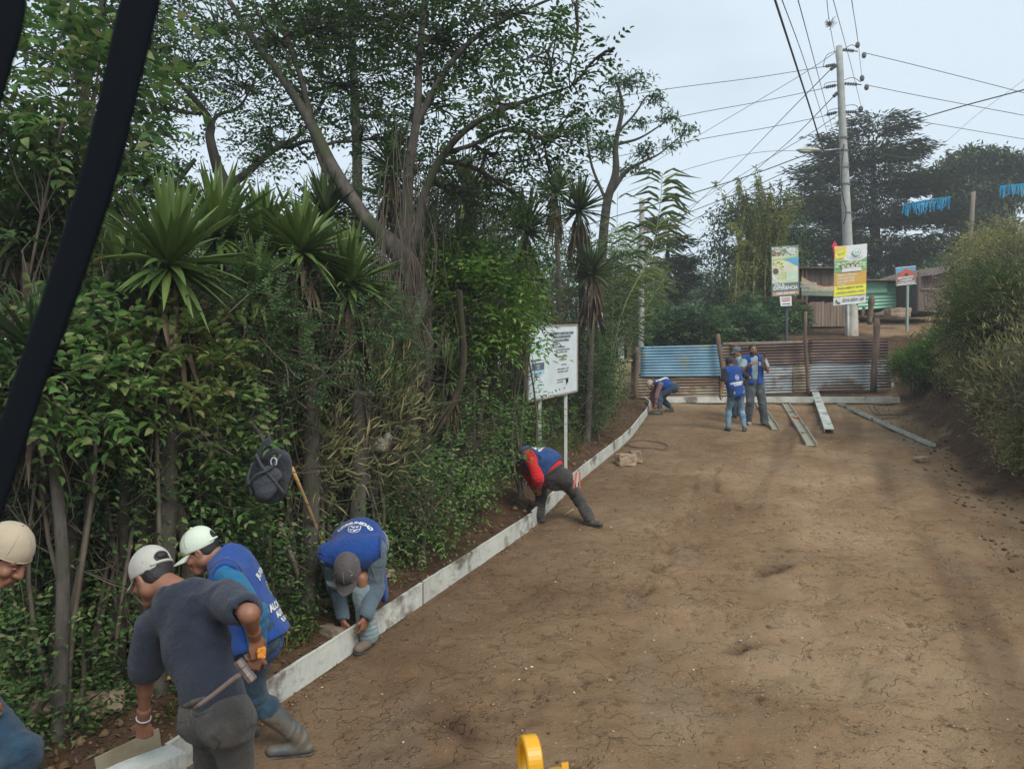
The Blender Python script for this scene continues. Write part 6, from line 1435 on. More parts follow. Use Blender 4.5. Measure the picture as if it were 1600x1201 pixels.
# ------------------------------------------------------------------ people: distance fields polygonised with surface nets
V3 = lambda *a: np.array(a, float)
class Field:
    def __init__(s, k=.02): s.pr = []; s.k = k; s.post = []
    def cap(s, a, b, r1, r2=None, k=None, op='u', flat=None, q=1.0):
        """round cone a-b; flat = side direction kept at full radius while the third axis is squeezed by q"""
        r2 = r1 if r2 is None else r2; a = np.asarray(a, float); b = np.asarray(b, float); R = max(r1, r2)
        def f(P):
            d = b - a; L2_ = max(float(d @ d), 1e-12); PA = P - a
            if flat is not None:
                w = d / math.sqrt(L2_); sv = flat - w * (flat @ w); sv /= np.linalg.norm(sv); nv = np.cross(w, sv)
                cN = PA @ nv; PA = PA + np.outer(cN * (1 / q - 1), nv)
            t = np.clip(PA @ d / L2_, 0, 1); e = PA - t[:, None] * d
            r = np.linalg.norm(e, axis=1) - (r1 + (r2 - r1) * t)
            return r * (1 if flat is None else .5 * (1 + q))
        s.pr.append((f, np.minimum(a, b) - R, np.maximum(a, b) + R, k, op)); return s
    def ell(s, c, rad, R=None, k=None, op='u'):
        c = np.asarray(c, float); rad = np.asarray(rad, float) * np.ones(3); R = np.eye(3) if R is None else np.asarray(R, float)   # columns: axes
        def f(P):
            L = (P - c) @ R; k0 = np.linalg.norm(L / rad, axis=1); k1 = np.linalg.norm(L / rad ** 2, axis=1)
            return k0 * (k0 - 1) / np.maximum(k1, 1e-9)
        m = rad.max(); s.pr.append((f, c - m, c + m, k, op)); return s
    def cut(s, p, n, k=.004):
        """remove everything on the +n side of the plane"""
        p = np.asarray(p, float); n = unit(np.asarray(n, float)); s.post.append(('plane', p, n, k)); return s
    def cutnow(s, p, n): s.pr.append((np.asarray(p, float), unit(np.asarray(n, float)), None, None, 'p')); return s
    def folds(s, amp, fr=26, seed=0, bands=()): s.post.append(('folds', amp, fr, seed, bands)); return s
    def mesh(s, h, pad=.02):
        lo = np.min([p[1] for p in s.pr if p[4] == 'u'], axis=0) - pad; hi = np.max([p[2] for p in s.pr if p[4] == 'u'], axis=0) + pad
        n = np.ceil((hi - lo) / h).astype(int) + 1; D = np.full(n, .3, np.float32); ax = [lo[i] + h * np.arange(n[i]) for i in range(3)]
        for f, a, b, k, op in s.pr:
            if op == 'p':
                G = np.stack(np.meshgrid(*ax, indexing='ij'), -1); D = np.maximum(D, ((G - f) @ a).astype(np.float32)); continue
            k = s.k if k is None else k; m = .045 + k
            i0 = np.clip(np.floor((a - m - lo) / h).astype(int), 0, n); i1 = np.clip(np.ceil((b + m - lo) / h).astype(int) + 1, 0, n)
            if np.any(i1 <= i0): continue
            sl = tuple(slice(i0[i], i1[i]) for i in range(3)); G = np.stack(np.meshgrid(*[ax[i][sl[i]] for i in range(3)], indexing='ij'), -1)
            d = f(G.reshape(-1, 3)).reshape(G.shape[:3]); o = D[sl]
            if op == 'u': hh = np.maximum(k - np.abs(o - d), 0) / max(k, 1e-6); D[sl] = np.minimum(o, d) - hh * hh * k * .25
            else: d = -d; hh = np.maximum(k - np.abs(o - d), 0) / max(k, 1e-6); D[sl] = np.maximum(o, d) + hh * hh * k * .25
        idx = np.argwhere(np.abs(D) < .05); P = lo + idx * h; d = D[tuple(idx.T)]
        for q in s.post:
            if q[0] == 'plane': d = np.maximum(d, (P - q[1]) @ q[2]); 
            else:
                _, amp, fr, sd, bands = q; r = np.random.RandomState(sd); w = np.zeros(len(P))
                for _k in range(3):
                    v = rdir(1, r=r)[0] * fr * r.uniform(.5, 1.3); v2 = rdir(1, r=r)[0] * fr * .6; w += np.sin(P @ v + 1.8 * np.sin(P @ v2 + r.rand() * 6) + r.rand() * 6)
                for _k in range(3):      # sharper creases
                    v = rdir(1, r=r)[0] * fr * r.uniform(.7, 1.2); v2 = rdir(1, r=r)[0] * fr * .7; v3 = rdir(1, r=r)[0] * fr * .35
                    w -= 1.7 * np.clip(np.sin(P @ v3 + r.rand() * 6) + .35, 0, 1) * (1 - np.abs(np.sin(P @ v * .8 + 1.5 * np.sin(P @ v2 * .7 + r.rand() * 6) + r.rand() * 6))) ** 3
                d = d + amp * .35 * w
                for (c, axis_, rad, f2, a2) in bands:        # rings of creases round a joint
                    dist = np.linalg.norm(P - c, axis=1); mk_ = np.clip(1 - dist / rad, 0, 1); mk_ = mk_ * mk_ * (3 - 2 * mk_)
                    tilt = rdir(1, r=r)[0] * .35
                    d = d + a2 * mk_ * np.sin(f2 * ((P - c) @ (axis_ + tilt)) + 1.5 * w * .4)
        D[tuple(idx.T)] = d
        # surface nets
        S = D < 0; mx = S[:-1, :-1, :-1].astype(np.int8)
        cnt = sum(S[i:n[0] - 1 + i, j:n[1] - 1 + j, k_:n[2] - 1 + k_].astype(np.int8) for i in (0, 1) for j in (0, 1) for k_ in (0, 1))
        act = (cnt > 0) & (cnt < 8); ci = np.argwhere(act); vid = np.full(act.shape, -1, np.int64); vid[tuple(ci.T)] = np.arange(len(ci))
        acc = np.zeros((len(ci), 3)); num = np.zeros(len(ci)); cor = [(i, j, k_) for i in (0, 1) for j in (0, 1) for k_ in (0, 1)]
        Dc = {c: D[tuple((ci + c).T)] for c in cor}
        for a in cor:
            for dx in range(3):
                if a[dx] == 0:
                    b = list(a); b[dx] = 1; b = tuple(b); da, db = Dc[a], Dc[b]; x = (da < 0) != (db < 0); t = np.where(x, da / np.where(x, da - db, 1), 0)
                    p = np.array(a, float)[None] + 0 * acc; p[:, dx] += t; acc[x] += p[x]; num[x] += 1
        V = lo + (ci + acc / np.maximum(num, 1)[:, None]) * h; Fs = []
        for dx in range(3):
            sl0 = [slice(None)] * 3; sl1 = [slice(None)] * 3; sl0[dx] = slice(0, -1); sl1[dx] = slice(1, None); A_, B_ = S[tuple(sl0)], S[tuple(sl1)]
            e = np.argwhere(A_ != B_); u_, v_ = [(1, 2), (2, 0), (0, 1)][dx]; e = e[(e[:, u_] > 0) & (e[:, v_] > 0)]
            e = e[(e[:, u_] < n[u_] - 1) & (e[:, v_] < n[v_] - 1)]
            def g(du, dv): t = e.copy(); t[:, u_] -= du; t[:, v_] -= dv; return vid[tuple(t.T)]
            q = np.stack([g(1, 1), g(0, 1), g(0, 0), g(1, 0)], 1); fl = A_[tuple(e.T)]; q[~fl] = q[~fl][:, ::-1]; Fs.append(q[(q >= 0).all(1)])
        return V, np.vstack(Fs)

def skin_mat(name, col):
    m, t, b = newmat(name); n = noise(t, 9, 4, .6); t.links.new(ramp(t, n, [(.3, tuple(v * .82 for v in col)), (.7, tuple(v * 1.15 for v in col))]), b.inputs['Base Color'])
    b.inputs['Roughness'].default_value = .5; b.inputs['Subsurface Weight'].default_value = .08; b.inputs['Subsurface Radius'].default_value = (.01, .004, .002)
    bump(t, b, noise(t, 120, 3, .6), .12, .004); return m
def cloth_mat(name, col, var=.12, rough=.85, weave=260, dirt=None, amt=.3, ds=5, worn=None, bd=.028):
    m, t, b = newmat(name); c = ramp(t, noise(t, 5, 5, .6), [(.3, tuple(v * (1 - var) for v in col)), (.7, tuple(min(1, v * (1 + var)) for v in col))])
    if worn: c = mixc(t, ramp(t, noise(t, 6, 3, .5), [(.5, (0, 0, 0)), (.7, (1, 1, 1))]), c, worn)
    if dirt: c = mixc(t, ramp(t, noise(t, ds, 6, .65), [(.66 - amt * .3, (0, 0, 0)), (.76, (.9, .9, .9))]), c, dirt)
    t.links.new(c, b.inputs['Base Color']); b.inputs['Roughness'].default_value = rough; b.inputs['Sheen Weight'].default_value = .15; b.inputs['Specular IOR Level'].default_value = .25
    tc = nd(t, 'ShaderNodeTexCoord'); ad = nd(t, 'ShaderNodeMath', operation='ADD'); ms_ = nd(t, 'ShaderNodeMath', operation='MULTIPLY'); ms_.inputs[1].default_value = .25
    t.links.new(noise(t, weave, 2, .5), ms_.inputs[0]); t.links.new(ms_.outputs[0], ad.inputs[0]); t.links.new(noise(t, 16, 5, .6, dist=.8), ad.inputs[1])
    bump(t, b, ad.outputs[0], .7, bd); return m
M['skin'] = skin_mat('skin', (.27, .125, .075)); M['skin2'] = skin_mat('skin_light', (.36, .18, .11))
M['hair'] = mat_plain('hair', (.012, .010, .009), .5, .3, 30, bmp=.5, bscale=150)
M['vest'] = cloth_mat('vest_blue', (.010, .06, .27), .14, .8, dirt=(.05, .09, .2), amt=.3); M['vest_old'] = cloth_mat('vest_blue_worn', (.025, .07, .21), .15, .8)
M['piping'] = cloth_mat('piping_dark', (.02, .025, .05)); M['teal'] = cloth_mat('shirt_teal', (.012, .14, .28), .12, .55)
M['navy'] = cloth_mat('shirt_navy', (.020, .027, .046), .15, .9, dirt=(.12, .12, .12), amt=.05, ds=14)
M['jean_blue'] = cloth_mat('jeans_blue', (.022, .056, .09), .2, .9, worn=(.045, .095, .135)); M['jean_dark'] = cloth_mat('jeans_dark', (.035, .06, .10), .2, .9, worn=(.07, .11, .16))
M['jean_pale'] = cloth_mat('jeans_pale', (.20, .27, .29), .2, .9, worn=(.34, .40, .41), dirt=(.2, .16, .11), amt=.25); M['trouser_grey'] = cloth_mat('trousers_charcoal', (.048, .045, .042), .25, .9, dirt=(.13, .115, .09), amt=.45, ds=4)
M['jean_light'] = cloth_mat('jeans_light', (.14, .24, .33), .2, .9, worn=(.26, .37, .45)); M['shirt_grey'] = cloth_mat('shirt_grey_blue', (.10, .145, .18), .15, .85)
M['red'] = cloth_mat('sleeve_red', (.62, .015, .02), .1, .7); M['tee_light'] = cloth_mat('shirt_pale_blue', (.26, .37, .42), .1, .9); M['shirt_black'] = cloth_mat('shirt_black', (.02, .022, .028))
M['boot'] = mat_plain('rubber_boot', (.075, .085, .085), .5, .3, 5, bmp=.2, bscale=12, dirt=(.19, .15, .10), dirt_amt=.5, dscale=6)
M['shoe'] = mat_plain('worn_shoe', (.14, .11, .08), .8, .4, 9, bmp=.4, dirt=(.25, .18, .11), dirt_amt=.5); M['shoe_dark'] = mat_plain('dark_shoe', (.035, .035, .035), .7, .4, 9, bmp=.3, dirt=(.2, .15, .1), dirt_amt=.35)
M['shoe_tan'] = mat_plain('tan_shoe', (.42, .35, .25), .8, .2, 9, bmp=.3)
M['cap_white'] = cloth_mat('cap_mint_white', (.62, .70, .58), .06, bd=.006); M['cap_beige'] = cloth_mat('cap_beige', (.42, .35, .25), .08, bd=.006); M['cap_mesh'] = cloth_mat('cap_pale_mesh', (.46, .45, .40), .12, weave=180, bd=.008)
M['cap_grey'] = cloth_mat('cap_grey_brown', (.085, .075, .075), .12, bd=.006); M['cap_dark'] = cloth_mat('cap_dark', (.035, .04, .055), .15, bd=.006); M['cap_slate'] = cloth_mat('cap_slate', (.11, .14, .15), .15, bd=.006)
M['cap_seam'] = cloth_mat('cap_seam', (.30, .26, .20), bd=.004)
M['eye'] = mat_plain('eye_white', (.6, .58, .55), .3, .03, 3, bmp=0)

def hand(fl, wr, dr, palm, h_=1.0, curl=.9, thumb=+1, spread=.0):
    """palm and five fingers; dr wrist->knuckles, palm = direction the palm faces, thumb side sign"""
    dr = unit(dr); palm = unit(palm - dr * (palm @ dr)); sd = np.cross(dr, palm) * thumb
    c = wr + dr * .05 * h_; R = np.stack([dr, sd, palm], 1)
    fl.cap(wr - dr * .01, wr + dr * .03 * h_, .025 * h_, .027 * h_, k=.012, flat=sd, q=.72)
    fl.ell(c, (.052 * h_, .041 * h_, .0165 * h_), R, k=.012)
    for i, (o, L, a0) in enumerate([(.030, .072, 0), (.0105, .080, .05), (-.0095, .075, .10), (-.0285, .060, .18)]):
        p = wr + dr * (.088 - .006 * (i in (0, 3))) * h_ + sd * o * h_; ang = .25 * curl + a0 * .3; rr = (.0088, .009, .0086, .0078)[i] * h_
        base = wr + dr * .05 * h_ + sd * o * .75 * h_; fl.cap(base, p, rr * 1.2, rr * 1.05, k=.006)
        for j, f_ in enumerate((.46, .30, .26)):
            ang += curl * (.55, .75, .5)[j]; dd = dr * math.cos(ang) + palm * math.sin(ang) + sd * spread * o * 8; dd = unit(dd); q = p + dd * L * f_ * h_
            fl.cap(p, q, rr * (1.03 - .08 * j), rr * (.95 - .08 * j), k=.003); p = q
    p = wr + dr * .022 * h_ + sd * .026 * h_; q = p + (dr * .55 + sd * .6 + palm * .35) * .042 * h_; fl.cap(p, q, .013 * h_, .0115 * h_, k=.01)
    q2 = q + unit(dr * .85 + sd * .1 + palm * .45) * .030 * h_; fl.cap(q, q2, .0108 * h_, .010 * h_, k=.004); q3 = q2 + unit(dr * .8 - sd * .15 + palm * .5) * .024 * h_; fl.cap(q2, q3, .0098 * h_, .0085 * h_, k=.004)
    return fl

class Person:
    def __init__(s, label, joints, res=.009, sc=1.0, skin='skin', group=None):
        s.J = {k: np.asarray(v, float) for k, v in joints.items()}; J = s.J; s.res = res; s.sc = sc; s.skin = M[skin]
        s.rt = root('person', s.base(), label, 'person', group)
        s.spine = unit(J['neck'] - J['pelvis']); s.side = unit((J['shL'] - J['shR'])); s.side = unit(s.side - s.spine * (s.side @ s.spine) * .3)
        s.hside = unit(J['hipL'] - J['hipR']); s.fwd = unit(np.cross(s.side, s.spine)) * -1   # left x up = -forward
        s.fwd = unit(np.cross(s.spine, s.side)) * 1.0
        s.fwd = unit(np.cross(s.side, s.spine))
        s.F = unit(J['hf']); s.U = unit(J['hu'] - s.F * (J['hu'] @ s.F)); s.S = np.cross(s.U, s.F)      # S = the head's left
        s.R = np.stack([s.S, s.F, s.U], 1); s.H = J['head']
    def base(s):
        p = (s.J['anL'] + s.J['anR']) / 2; return (p[0], p[1], gz(p[0], p[1]))
    def hp(s, x, y, z): return s.H + (s.S * x + s.F * y + s.U * z) * s.sc
    def torso(s, f, g=0.0, low=0.0, wide=1.0):
        J, c = s.J, s.sc; n, p = J['neck'], J['pelvis']; L = np.linalg.norm(n - p); sp = s.spine
        a, b_, w_, h_ = n - sp * .10 * c, n - sp * L * .42, n - sp * L * .70, p
        mid = J.get('belly'); w_ = mid if mid is not None else w_
        f.cap(a, b_, (.155 * wide + g) * c, (.150 * wide + g) * c, flat=s.side, q=.66, k=.05)
        f.cap(b_, w_, (.148 * wide + g) * c, (.138 * wide + g) * c, flat=s.side, q=.72, k=.05)
        f.cap(w_, h_ - sp * low, (.138 * wide + g) * c, (.150 * wide + g) * c, flat=s.hside, q=.74, k=.05)
        for S_ in ('shL', 'shR'): f.cap(n - sp * .035 * c, J[S_], (.058 + g) * c, (.056 + g) * c, k=.05)
        f.cap(n - sp * .03 * c, n + sp * .015 * c, (.07 + g) * c, (.052 + g * .6) * c, k=.04)
        return f
    def arms(s, f, g=0.0, upto=1.0, sides='LR', fore=True):
        J, c = s.J, s.sc
        for S_ in sides:
            sh, el, wr = J['sh' + S_], J['el' + S_], J['wr' + S_]
            e = sh + (el - sh) * min(1, upto); f.cap(sh, e, (.054 + g) * c, (.043 + g) * c, k=.03)
            if upto > 1 and fore:
                t = min(1, upto - 1); f.cap(el, el + (wr - el) * t, (.043 + g) * c, ((.043 + (.027 - .043) * t) + g) * c, k=.025); 
                if t > .3: f.ell(el + (wr - el) * .22, (.042 + g) * c, k=.02)
        return f
    def legs(s, f, g=0.0, upto=2.0, sides='LR', cuff=.0, k=.04):
        J, c = s.J, s.sc
        for S_ in sides:
            hp_, kn, an = J['hip' + S_], J['kn' + S_], J['an' + S_]
            f.cap(hp_, kn, (.088 + g) * c, (.057 + g) * c, k=k)
            if upto > 1:
                t = min(1, upto - 1); f.cap(kn, kn + (an - kn) * t, (.057 + g) * c, (.057 - .02 * t + g + cuff) * c, k=.03)
                back = unit(np.cross(unit(an - kn), s.hside)); back = back if back @ s.fwd < 0 else -back
                f.ell(kn + (an - kn) * .3 + back * .012, (.055 + g) * c, k=.04)
        return f
    def body(s, hand_l=None, hand_r=None, face=True, hs=1.0, fore='LR', nose=1.0):
        J, c = s.J, s.sc; f = Field(.02); h = s.hp
        s.torso(f, -.022); s.arms(f, -.006, 2.0); s.legs(f, -.012)
        f.cap(J['neck'] + s.spine * -.01, h(0, -.02, -.05), .056 * c, .054 * c, k=.03)
        V1 = f.mesh(max(s.res, .009))
        g = Field(.018); g.ell(h(0, -.012, .03), np.array([.075, .095, .090]) * c, s.R, k=.03); g.ell(h(0, .022, -.045), np.array([.058, .066, .074]) * c, s.R, k=.04)
        g.cap(h(.02, .062, -.097), h(-.02, .062, -.097), .021 * c, k=.025); g.cap(h(.052, -.005, -.06), h(-.052, -.005, -.06), .03 * c, k=.04)
        g.cap(h(0, .090, .012), h(0, .106 * nose, -.026), .009 * c, .0145 * c, k=.012); g.cap(h(.013, .094, -.032), h(-.013, .094, -.032), .0085 * c, k=.008)
        g.cap(h(.045, .072, .028), h(-.045, .072, .028), .014 * c, k=.02)          # brow
        for sg in (-1, 1):
            g.ell(h(sg * .033, .090, .004), np.array([.017, .012, .011]) * c, s.R, k=.010, op='s')
            g.ell(h(sg * .033, .076, .004), .0125 * c, k=.004)
            g.ell(h(sg * .045, .066, -.026), np.array([.02, .02, .018]) * c, s.R, k=.02)
            g.ell(h(sg * .077, -.008, -.008), np.array([.009, .019, .031]) * c, s.R, k=.006); g.ell(h(sg * .084, .0, -.006), np.array([.006, .010, .018]) * c, s.R, k=.003, op='s')
        g.cap(h(.021, .086, -.059), h(-.021, .086, -.059), .0085 * c, k=.006); g.cap(h(.019, .084, -.071), h(-.019, .084, -.071), .0090 * c, k=.006)
        g.cap(h(.024, .098, -.065), h(-.024, .098, -.065), .0028 * c, k=.003, op='s')
        g.cap(h(0, -.035, -.04), J['neck'] + s.spine * .0, .054 * c, .060 * c, k=.03)
        V2 = g.mesh(min(s.res, .0055) if s.res < .012 else .009); parts = [V1, V2]
        for S_, hd in (('L', hand_l), ('R', hand_r)):
            if hd is None: continue
            q = Field(.01); wr = J['wr' + S_]; el = J['el' + S_]; q.cap(wr - unit(wr - el) * .07, wr, .033 * c, .0255 * c, k=.015)
            hand(q, wr, np.asarray(hd[0], float), np.asarray(hd[1], float), c * hs, hd[2], hd[3]); parts.append(q.mesh(.0038 if s.res < .012 else .006))
        n = 0; Vs, Fs = [], []
        for V, F_ in parts: Vs.append(V); Fs.append(F_ + n); n += len(V)
        s.bo = mk('body', np.vstack(Vs), np.vstack(Fs), s.skin, s.rt, smooth=True)
        if face:
            for sg in (-1, 1):
                e = MB(); e.sphere(h(sg * .033, .0795, .003), (.0098 * c, .0098 * c, .0075 * c), 10, 8); o = e.build('eye', M['eye'], s.rt, smooth=True)
                e = MB(); e.sphere(h(sg * .033, .0862, .002), .0048 * c, 8, 6); e.build('iris', M['hair'], s.rt, smooth=True)
                e = MB(); P = [h(sg * .016, .0895, .024), h(sg * .034, .0875, .029), h(sg * .050, .0755, .024)]; e.tube(smooth_path(np.array(P), 4), .0035 * c, 6); e.build('eyebrow', M['hair'], s.rt, smooth=True)
        return s
    def out(s, name, f, mat, res=None, parent=None):
        V, Fc = f.mesh(res or s.res); o = mk(name, V, Fc, mat, parent or s.rt, smooth=True); return o
    def bands(s, which):
        J = s.J; out = []
        for w in which:
            if w[:2] == 'el': a = unit(J['wr' + w[2]] - J['sh' + w[2]]); out.append((J[w], a, .13, 120, .0065))
            if w[:2] == 'kn': a = unit(J['an' + w[2]] - J['hip' + w[2]]); out.append((J[w], a, .17, 85, .008))
            if w[:2] == 'an': a = unit(J['an' + w[2]] - J['kn' + w[2]]); out.append((J[w] - a * .05, a, .15, 130, .008))
            if w[:3] == 'hip': a = unit(J['kn' + w[3]] - J[w]); out.append((J[w], a, .18, 70, .008))
            if w[:2] == 'sh': a = unit(J['el' + w[2]] - J[w]); out.append((J[w], a, .14, 70, .006))
        return out
    def trousers(s, mat, g=.016, upto=2.0, cuff=.012, top=.04, belt=None, seed=0, sides='LR', bum=1.0):
        J, c = s.J, s.sc; f = Field(.03); p = J['pelvis']; sp = s.J.get('hspine', s.spine)
        f.cap(p + sp * top, p, (.134 + g) * c, (.145 + g) * c, flat=s.hside, q=.76, k=.04); s.legs(f, g, upto, sides, cuff)
        bk = s.J.get('back', -s.fwd)
        for S_ in ('hipL', 'hipR'): f.ell(J[S_] + bk * .035 * c + sp * .0, (.094 * bum + g) * c, k=.06)
        f.folds(.0085, 28, seed, s.bands([j + S_ for j in ('kn', 'an', 'hip') for S_ in sides]))
        f.cut(p + sp * (top + .075), sp)
        o = s.out('trousers', f, mat)
        if belt is not None:
            q = p + sp * (top + .055); mb = MB(); a = np.linspace(0, 2 * np.pi, 30); hs = unit(s.hside - sp * (s.hside @ sp)); hf = np.cross(hs, sp)
            w_ = (.138 + g) * c; P = [q + hs * math.cos(t) * w_ + hf * math.sin(t) * w_ * .77 for t in a]; mb.tube(P, .016, 6, False); mb.build('belt', belt, s.rt, smooth=True)
        return o
    def shirt(s, mat, sleeve=.6, g=.014, low=.02, seed=3, name='shirt', sides='LR', wide=1.0, sl_g=.012, hem=.05, under=True):
        J, c = s.J, s.sc; f = Field(.03); s.torso(f, g * (.2 if under else 1), low, wide); f.cutnow(J['pelvis'] - s.spine * (low + hem), -s.spine); f.cutnow(J['neck'] + s.spine * .045, s.spine)
        s.arms(f, g + (sl_g if sleeve <= 1 else .002), sleeve, sides)
        for S_ in sides:      # hollow the sleeve end
            sh, el, wr = J['sh' + S_], J['el' + S_], J['wr' + S_]
            if sleeve <= 1: e = sh + (el - sh) * sleeve; d = unit(el - sh); r_ = .047 + g * .5
            else: e = el + (wr - el) * (sleeve - 1); d = unit(wr - el); r_ = .028 + g * .4
            f.cap(e - d * .012, e + d * .10, (r_) * c, (r_) * c, k=.006, op='s')
        f.folds(.0075 if under else .0115, 24, seed, s.bands([j + S_ for j in ('el', 'sh') for S_ in sides]))
        return s.out(name, f, mat)
    def vest(s, mat, g=.030, low=.07, hem=.06, seed=5, open_front=False, wide=1.03, flare=0.0, pip=True, arm_r=.082, hang=None):
        J, c = s.J, s.sc; f = Field(.03); s.torso(f, g, low, wide)
        if flare: f.cap(J['pelvis'] + s.spine * .1, J['pelvis'] - s.spine * low, (.14 + g) * c, (.15 + g + flare) * c, flat=s.hside, q=.85, k=.04)
        if hang is not None:
            for (a_, b_, r_) in hang: f.cap(a_, b_, r_, r_, k=.04, flat=s.fwd, q=.35)
        for S_ in ('L', 'R'):
            sh, el = J['sh' + S_], J['el' + S_]; d = unit(el - sh); sg = 1 if S_ == 'L' else -1
            f.ell(sh + s.side * sg * .085 * c - s.spine * .02 * c + d * .02, np.array([.06, .105, .125]) * c, np.stack([s.side, s.fwd, s.spine], 1), k=.01, op='s')
        f.ell(J['neck'] + s.spine * .05 + s.fwd * .03, np.array([.075, .08, .05]) * c, np.stack([s.side, s.fwd, s.spine], 1), k=.01, op='s')
        if open_front:
            for t in (0, .12, .24, .36, .48, .6): 
                q = J['neck'] - s.spine * t + s.fwd * .16; f.ell(q, np.array([.038 + .065 * (1 - t / .7), .10, .10]) * c, np.stack([s.side, s.fwd, s.spine], 1), k=.005, op='s')
        f.folds(.0095, 20, seed); f.cut(J['pelvis'] - s.spine * (low + hem), -s.spine)
        o = s.out('vest', f, mat); s.vo = o
        bv = BVHTree.FromPolygons([tuple(np.array(v.co) + wloc(o)) for v in o.data.vertices], [list(p.vertices) for p in o.data.polygons]); s.bv = bv
        if pip:
            for S_ in ('L', 'R'):
                sg = 1 if S_ == 'L' else -1; sh = J['sh' + S_]; P = []
                for a in np.linspace(0, 2 * np.pi, 26):
                    q = sh + s.side * sg * .036 * c - s.spine * .02 * c + (s.fwd * math.cos(a) * .098 + s.spine * math.sin(a) * .118) * c; hit = bv.find_nearest(Vector(q))
                    if hit[0] is not None: P.append(np.array(hit[0]))
                P = np.array(P); P[1:-1] = (P[:-2] + P[1:-1] + P[2:]) / 3; P[-1] = P[0]; MB().tube(P, .0055 * c, 6, False).build('armhole_piping', M['piping'], o, smooth=True)
        return o
    def decal(s, lines, centre, nrm, up, mat, name='lettering', extra=()):
        """text pressed onto the vest by casting it along -nrm"""
        o = s.vo; nrm = unit(nrm); ex = unit(np.cross(up, nrm)); ey = np.cross(nrm, ex); Vs, Fs, n = [], [], 0
        for (body, x, y, size, bold, arch) in lines:
            V, F_ = text_mesh(body, size, bold)
            if arch: 
                a = V[:, 0] / arch; rr = arch + V[:, 1]; V = np.stack([rr * np.sin(a), rr * np.cos(a) - arch], 1)
            V = V + [x, y]; Vs.append(V); Fs += [[i + n for i in f] for f in F_]; n += len(V)
        for P, F_ in extra: Vs.append(np.asarray(P, float)); Fs += [[i + n for i in f] for f in F_]; n += len(P)
        V2 = np.vstack(Vs); out = []
        for x, y in V2:
            p = centre + ex * x + ey * y; h = s.bv.ray_cast(Vector(p + nrm * .25), Vector(-nrm), .5)
            out.append(np.array(h[0]) + nrm * .004 if h[0] is not None else p)
        return mk(name, out, Fs, mat, o)
    def outline(s, o, pts, centre, nrm, up, mat, r=.0022, name='pocket_seam', w=.0):
        bv = BVHTree.FromPolygons([tuple(np.array(v.co) + wloc(o)) for v in o.data.vertices], [list(p.vertices) for p in o.data.polygons]); nrm = unit(nrm); ex = unit(np.cross(up, nrm)); ey = np.cross(nrm, ex); P = []
        pts = np.array(pts, float); pts = np.vstack([pts[i] + (pts[i + 1] - pts[i]) * t for i in range(len(pts) - 1) for t in np.linspace(0, 1, 6, endpoint=False)][:] + [pts[-1:]])
        for x, y in pts:
            p = centre + ex * x + ey * y; h = bv.ray_cast(Vector(p + nrm * .3), Vector(-nrm), .6)
            if h[0] is not None: P.append(np.array(h[0]) + nrm * r * .4)
        if len(P) > 2: return MB().tube(np.array(P), r, 4).build(name, mat, o, smooth=True)
    def cap(s, mat, brim=0, brimmat=None, holes=False, tilt=0.0, col2=None, deco=None, big=1.0):
        """brim: +1 forward, -1 backward, 0 none"""
        c = s.sc; h = s.hp; f = Field(.012); f.ell(h(0, -.012, .040), np.array([.086, .106, .092]) * c * big, s.R, k=.01); f.ell(h(0, -.02, .062), np.array([.074, .088, .080]) * c * big, s.R, k=.02)
        zb = .012 if brim >= 0 else .022; n_ = unit(-s.U + s.F * .10); f.cut(h(0, -.01, zb), n_)
        if holes: f.ell(h(0, .100 * (-1 if brim > 0 else 1) - .008, .048), np.array([.040, .05, .028]) * c, s.R, k=.003, op='s')
        f.folds(.0016, 40, 3); o = s.out('cap', f, mat, .005 if s.res < .012 else .008)
        MB().sphere(h(0, -.02, .143 * big), np.array([.008, .008, .005]) * c, 8, 5).build('button', brimmat or mat, o)
        if holes:
            sgh = -1 if brim > 0 else 1; P = [h(math.sin(a) * .084, sgh * math.cos(a) * .104 - .012, .020 + .004) for a in np.linspace(-.75, .75, 14)]; MB().tube(P, .0075, 6).build('strap', brimmat or mat, o, smooth=True)
        P = [h(math.sin(a) * .0855 * big, math.cos(a) * .1045 * big - .012, zb + .004 + .10 * (math.cos(a) * .1045 - .002)) for a in np.linspace(0, 2 * np.pi, 40)]
        if not holes: MB().tube(P, .0042, 6, False).build('rim_band', brimmat or mat, o, smooth=True)
        # front seam lines
        if s.res < .012:
            for az in np.linspace(0, np.pi, 4)[:-1] + .5:
                P = [h(math.cos(az) * math.cos(t) * .0868 * big, math.sin(az) * math.cos(t) * .1068 * big - .012, .040 + math.sin(t) * .0995 * big) for t in np.linspace(.05, math.pi - .05, 20)]; MB().tube(P, .0022, 4).build('seam', M['cap_seam'], o)
        if brim:
            sg = 1 if brim > 0 else -1; nA, nB = 17, 6; V = []
            for lay in (0, 1):
                for i in range(nA):
                    a = math.radians(-62 + 124 * i / (nA - 1)); bx, by = math.sin(a) * .084 * big, (math.cos(a) * .104 * big - .012 * sg)
                    for j in range(nB):
                        t = j / (nB - 1); L = .078 * math.cos(a * 1.12) ** .7 if abs(a) < 1.35 else 0
                        x = bx * (1 + .03 * t); y = by * 1 + L * t; z = .016 + .004 - .012 * t - .020 * (math.sin(a) ** 2) * (.4 + .6 * t) - .003 * lay
                        V.append(h(x, sg * y, z + tilt * t))
            N_ = nA * nB; Fs = []
            for i in range(nA - 1):
                for j in range(nB - 1):
                    a = i * nB + j; Fs += [[a, a + nB, a + nB + 1, a + 1], [N_ + a, N_ + a + 1, N_ + a + nB + 1, N_ + a + nB]]
                for j in (0, nB - 1): a = i * nB + j; Fs.append([a, N_ + a, N_ + a + nB, a + nB])
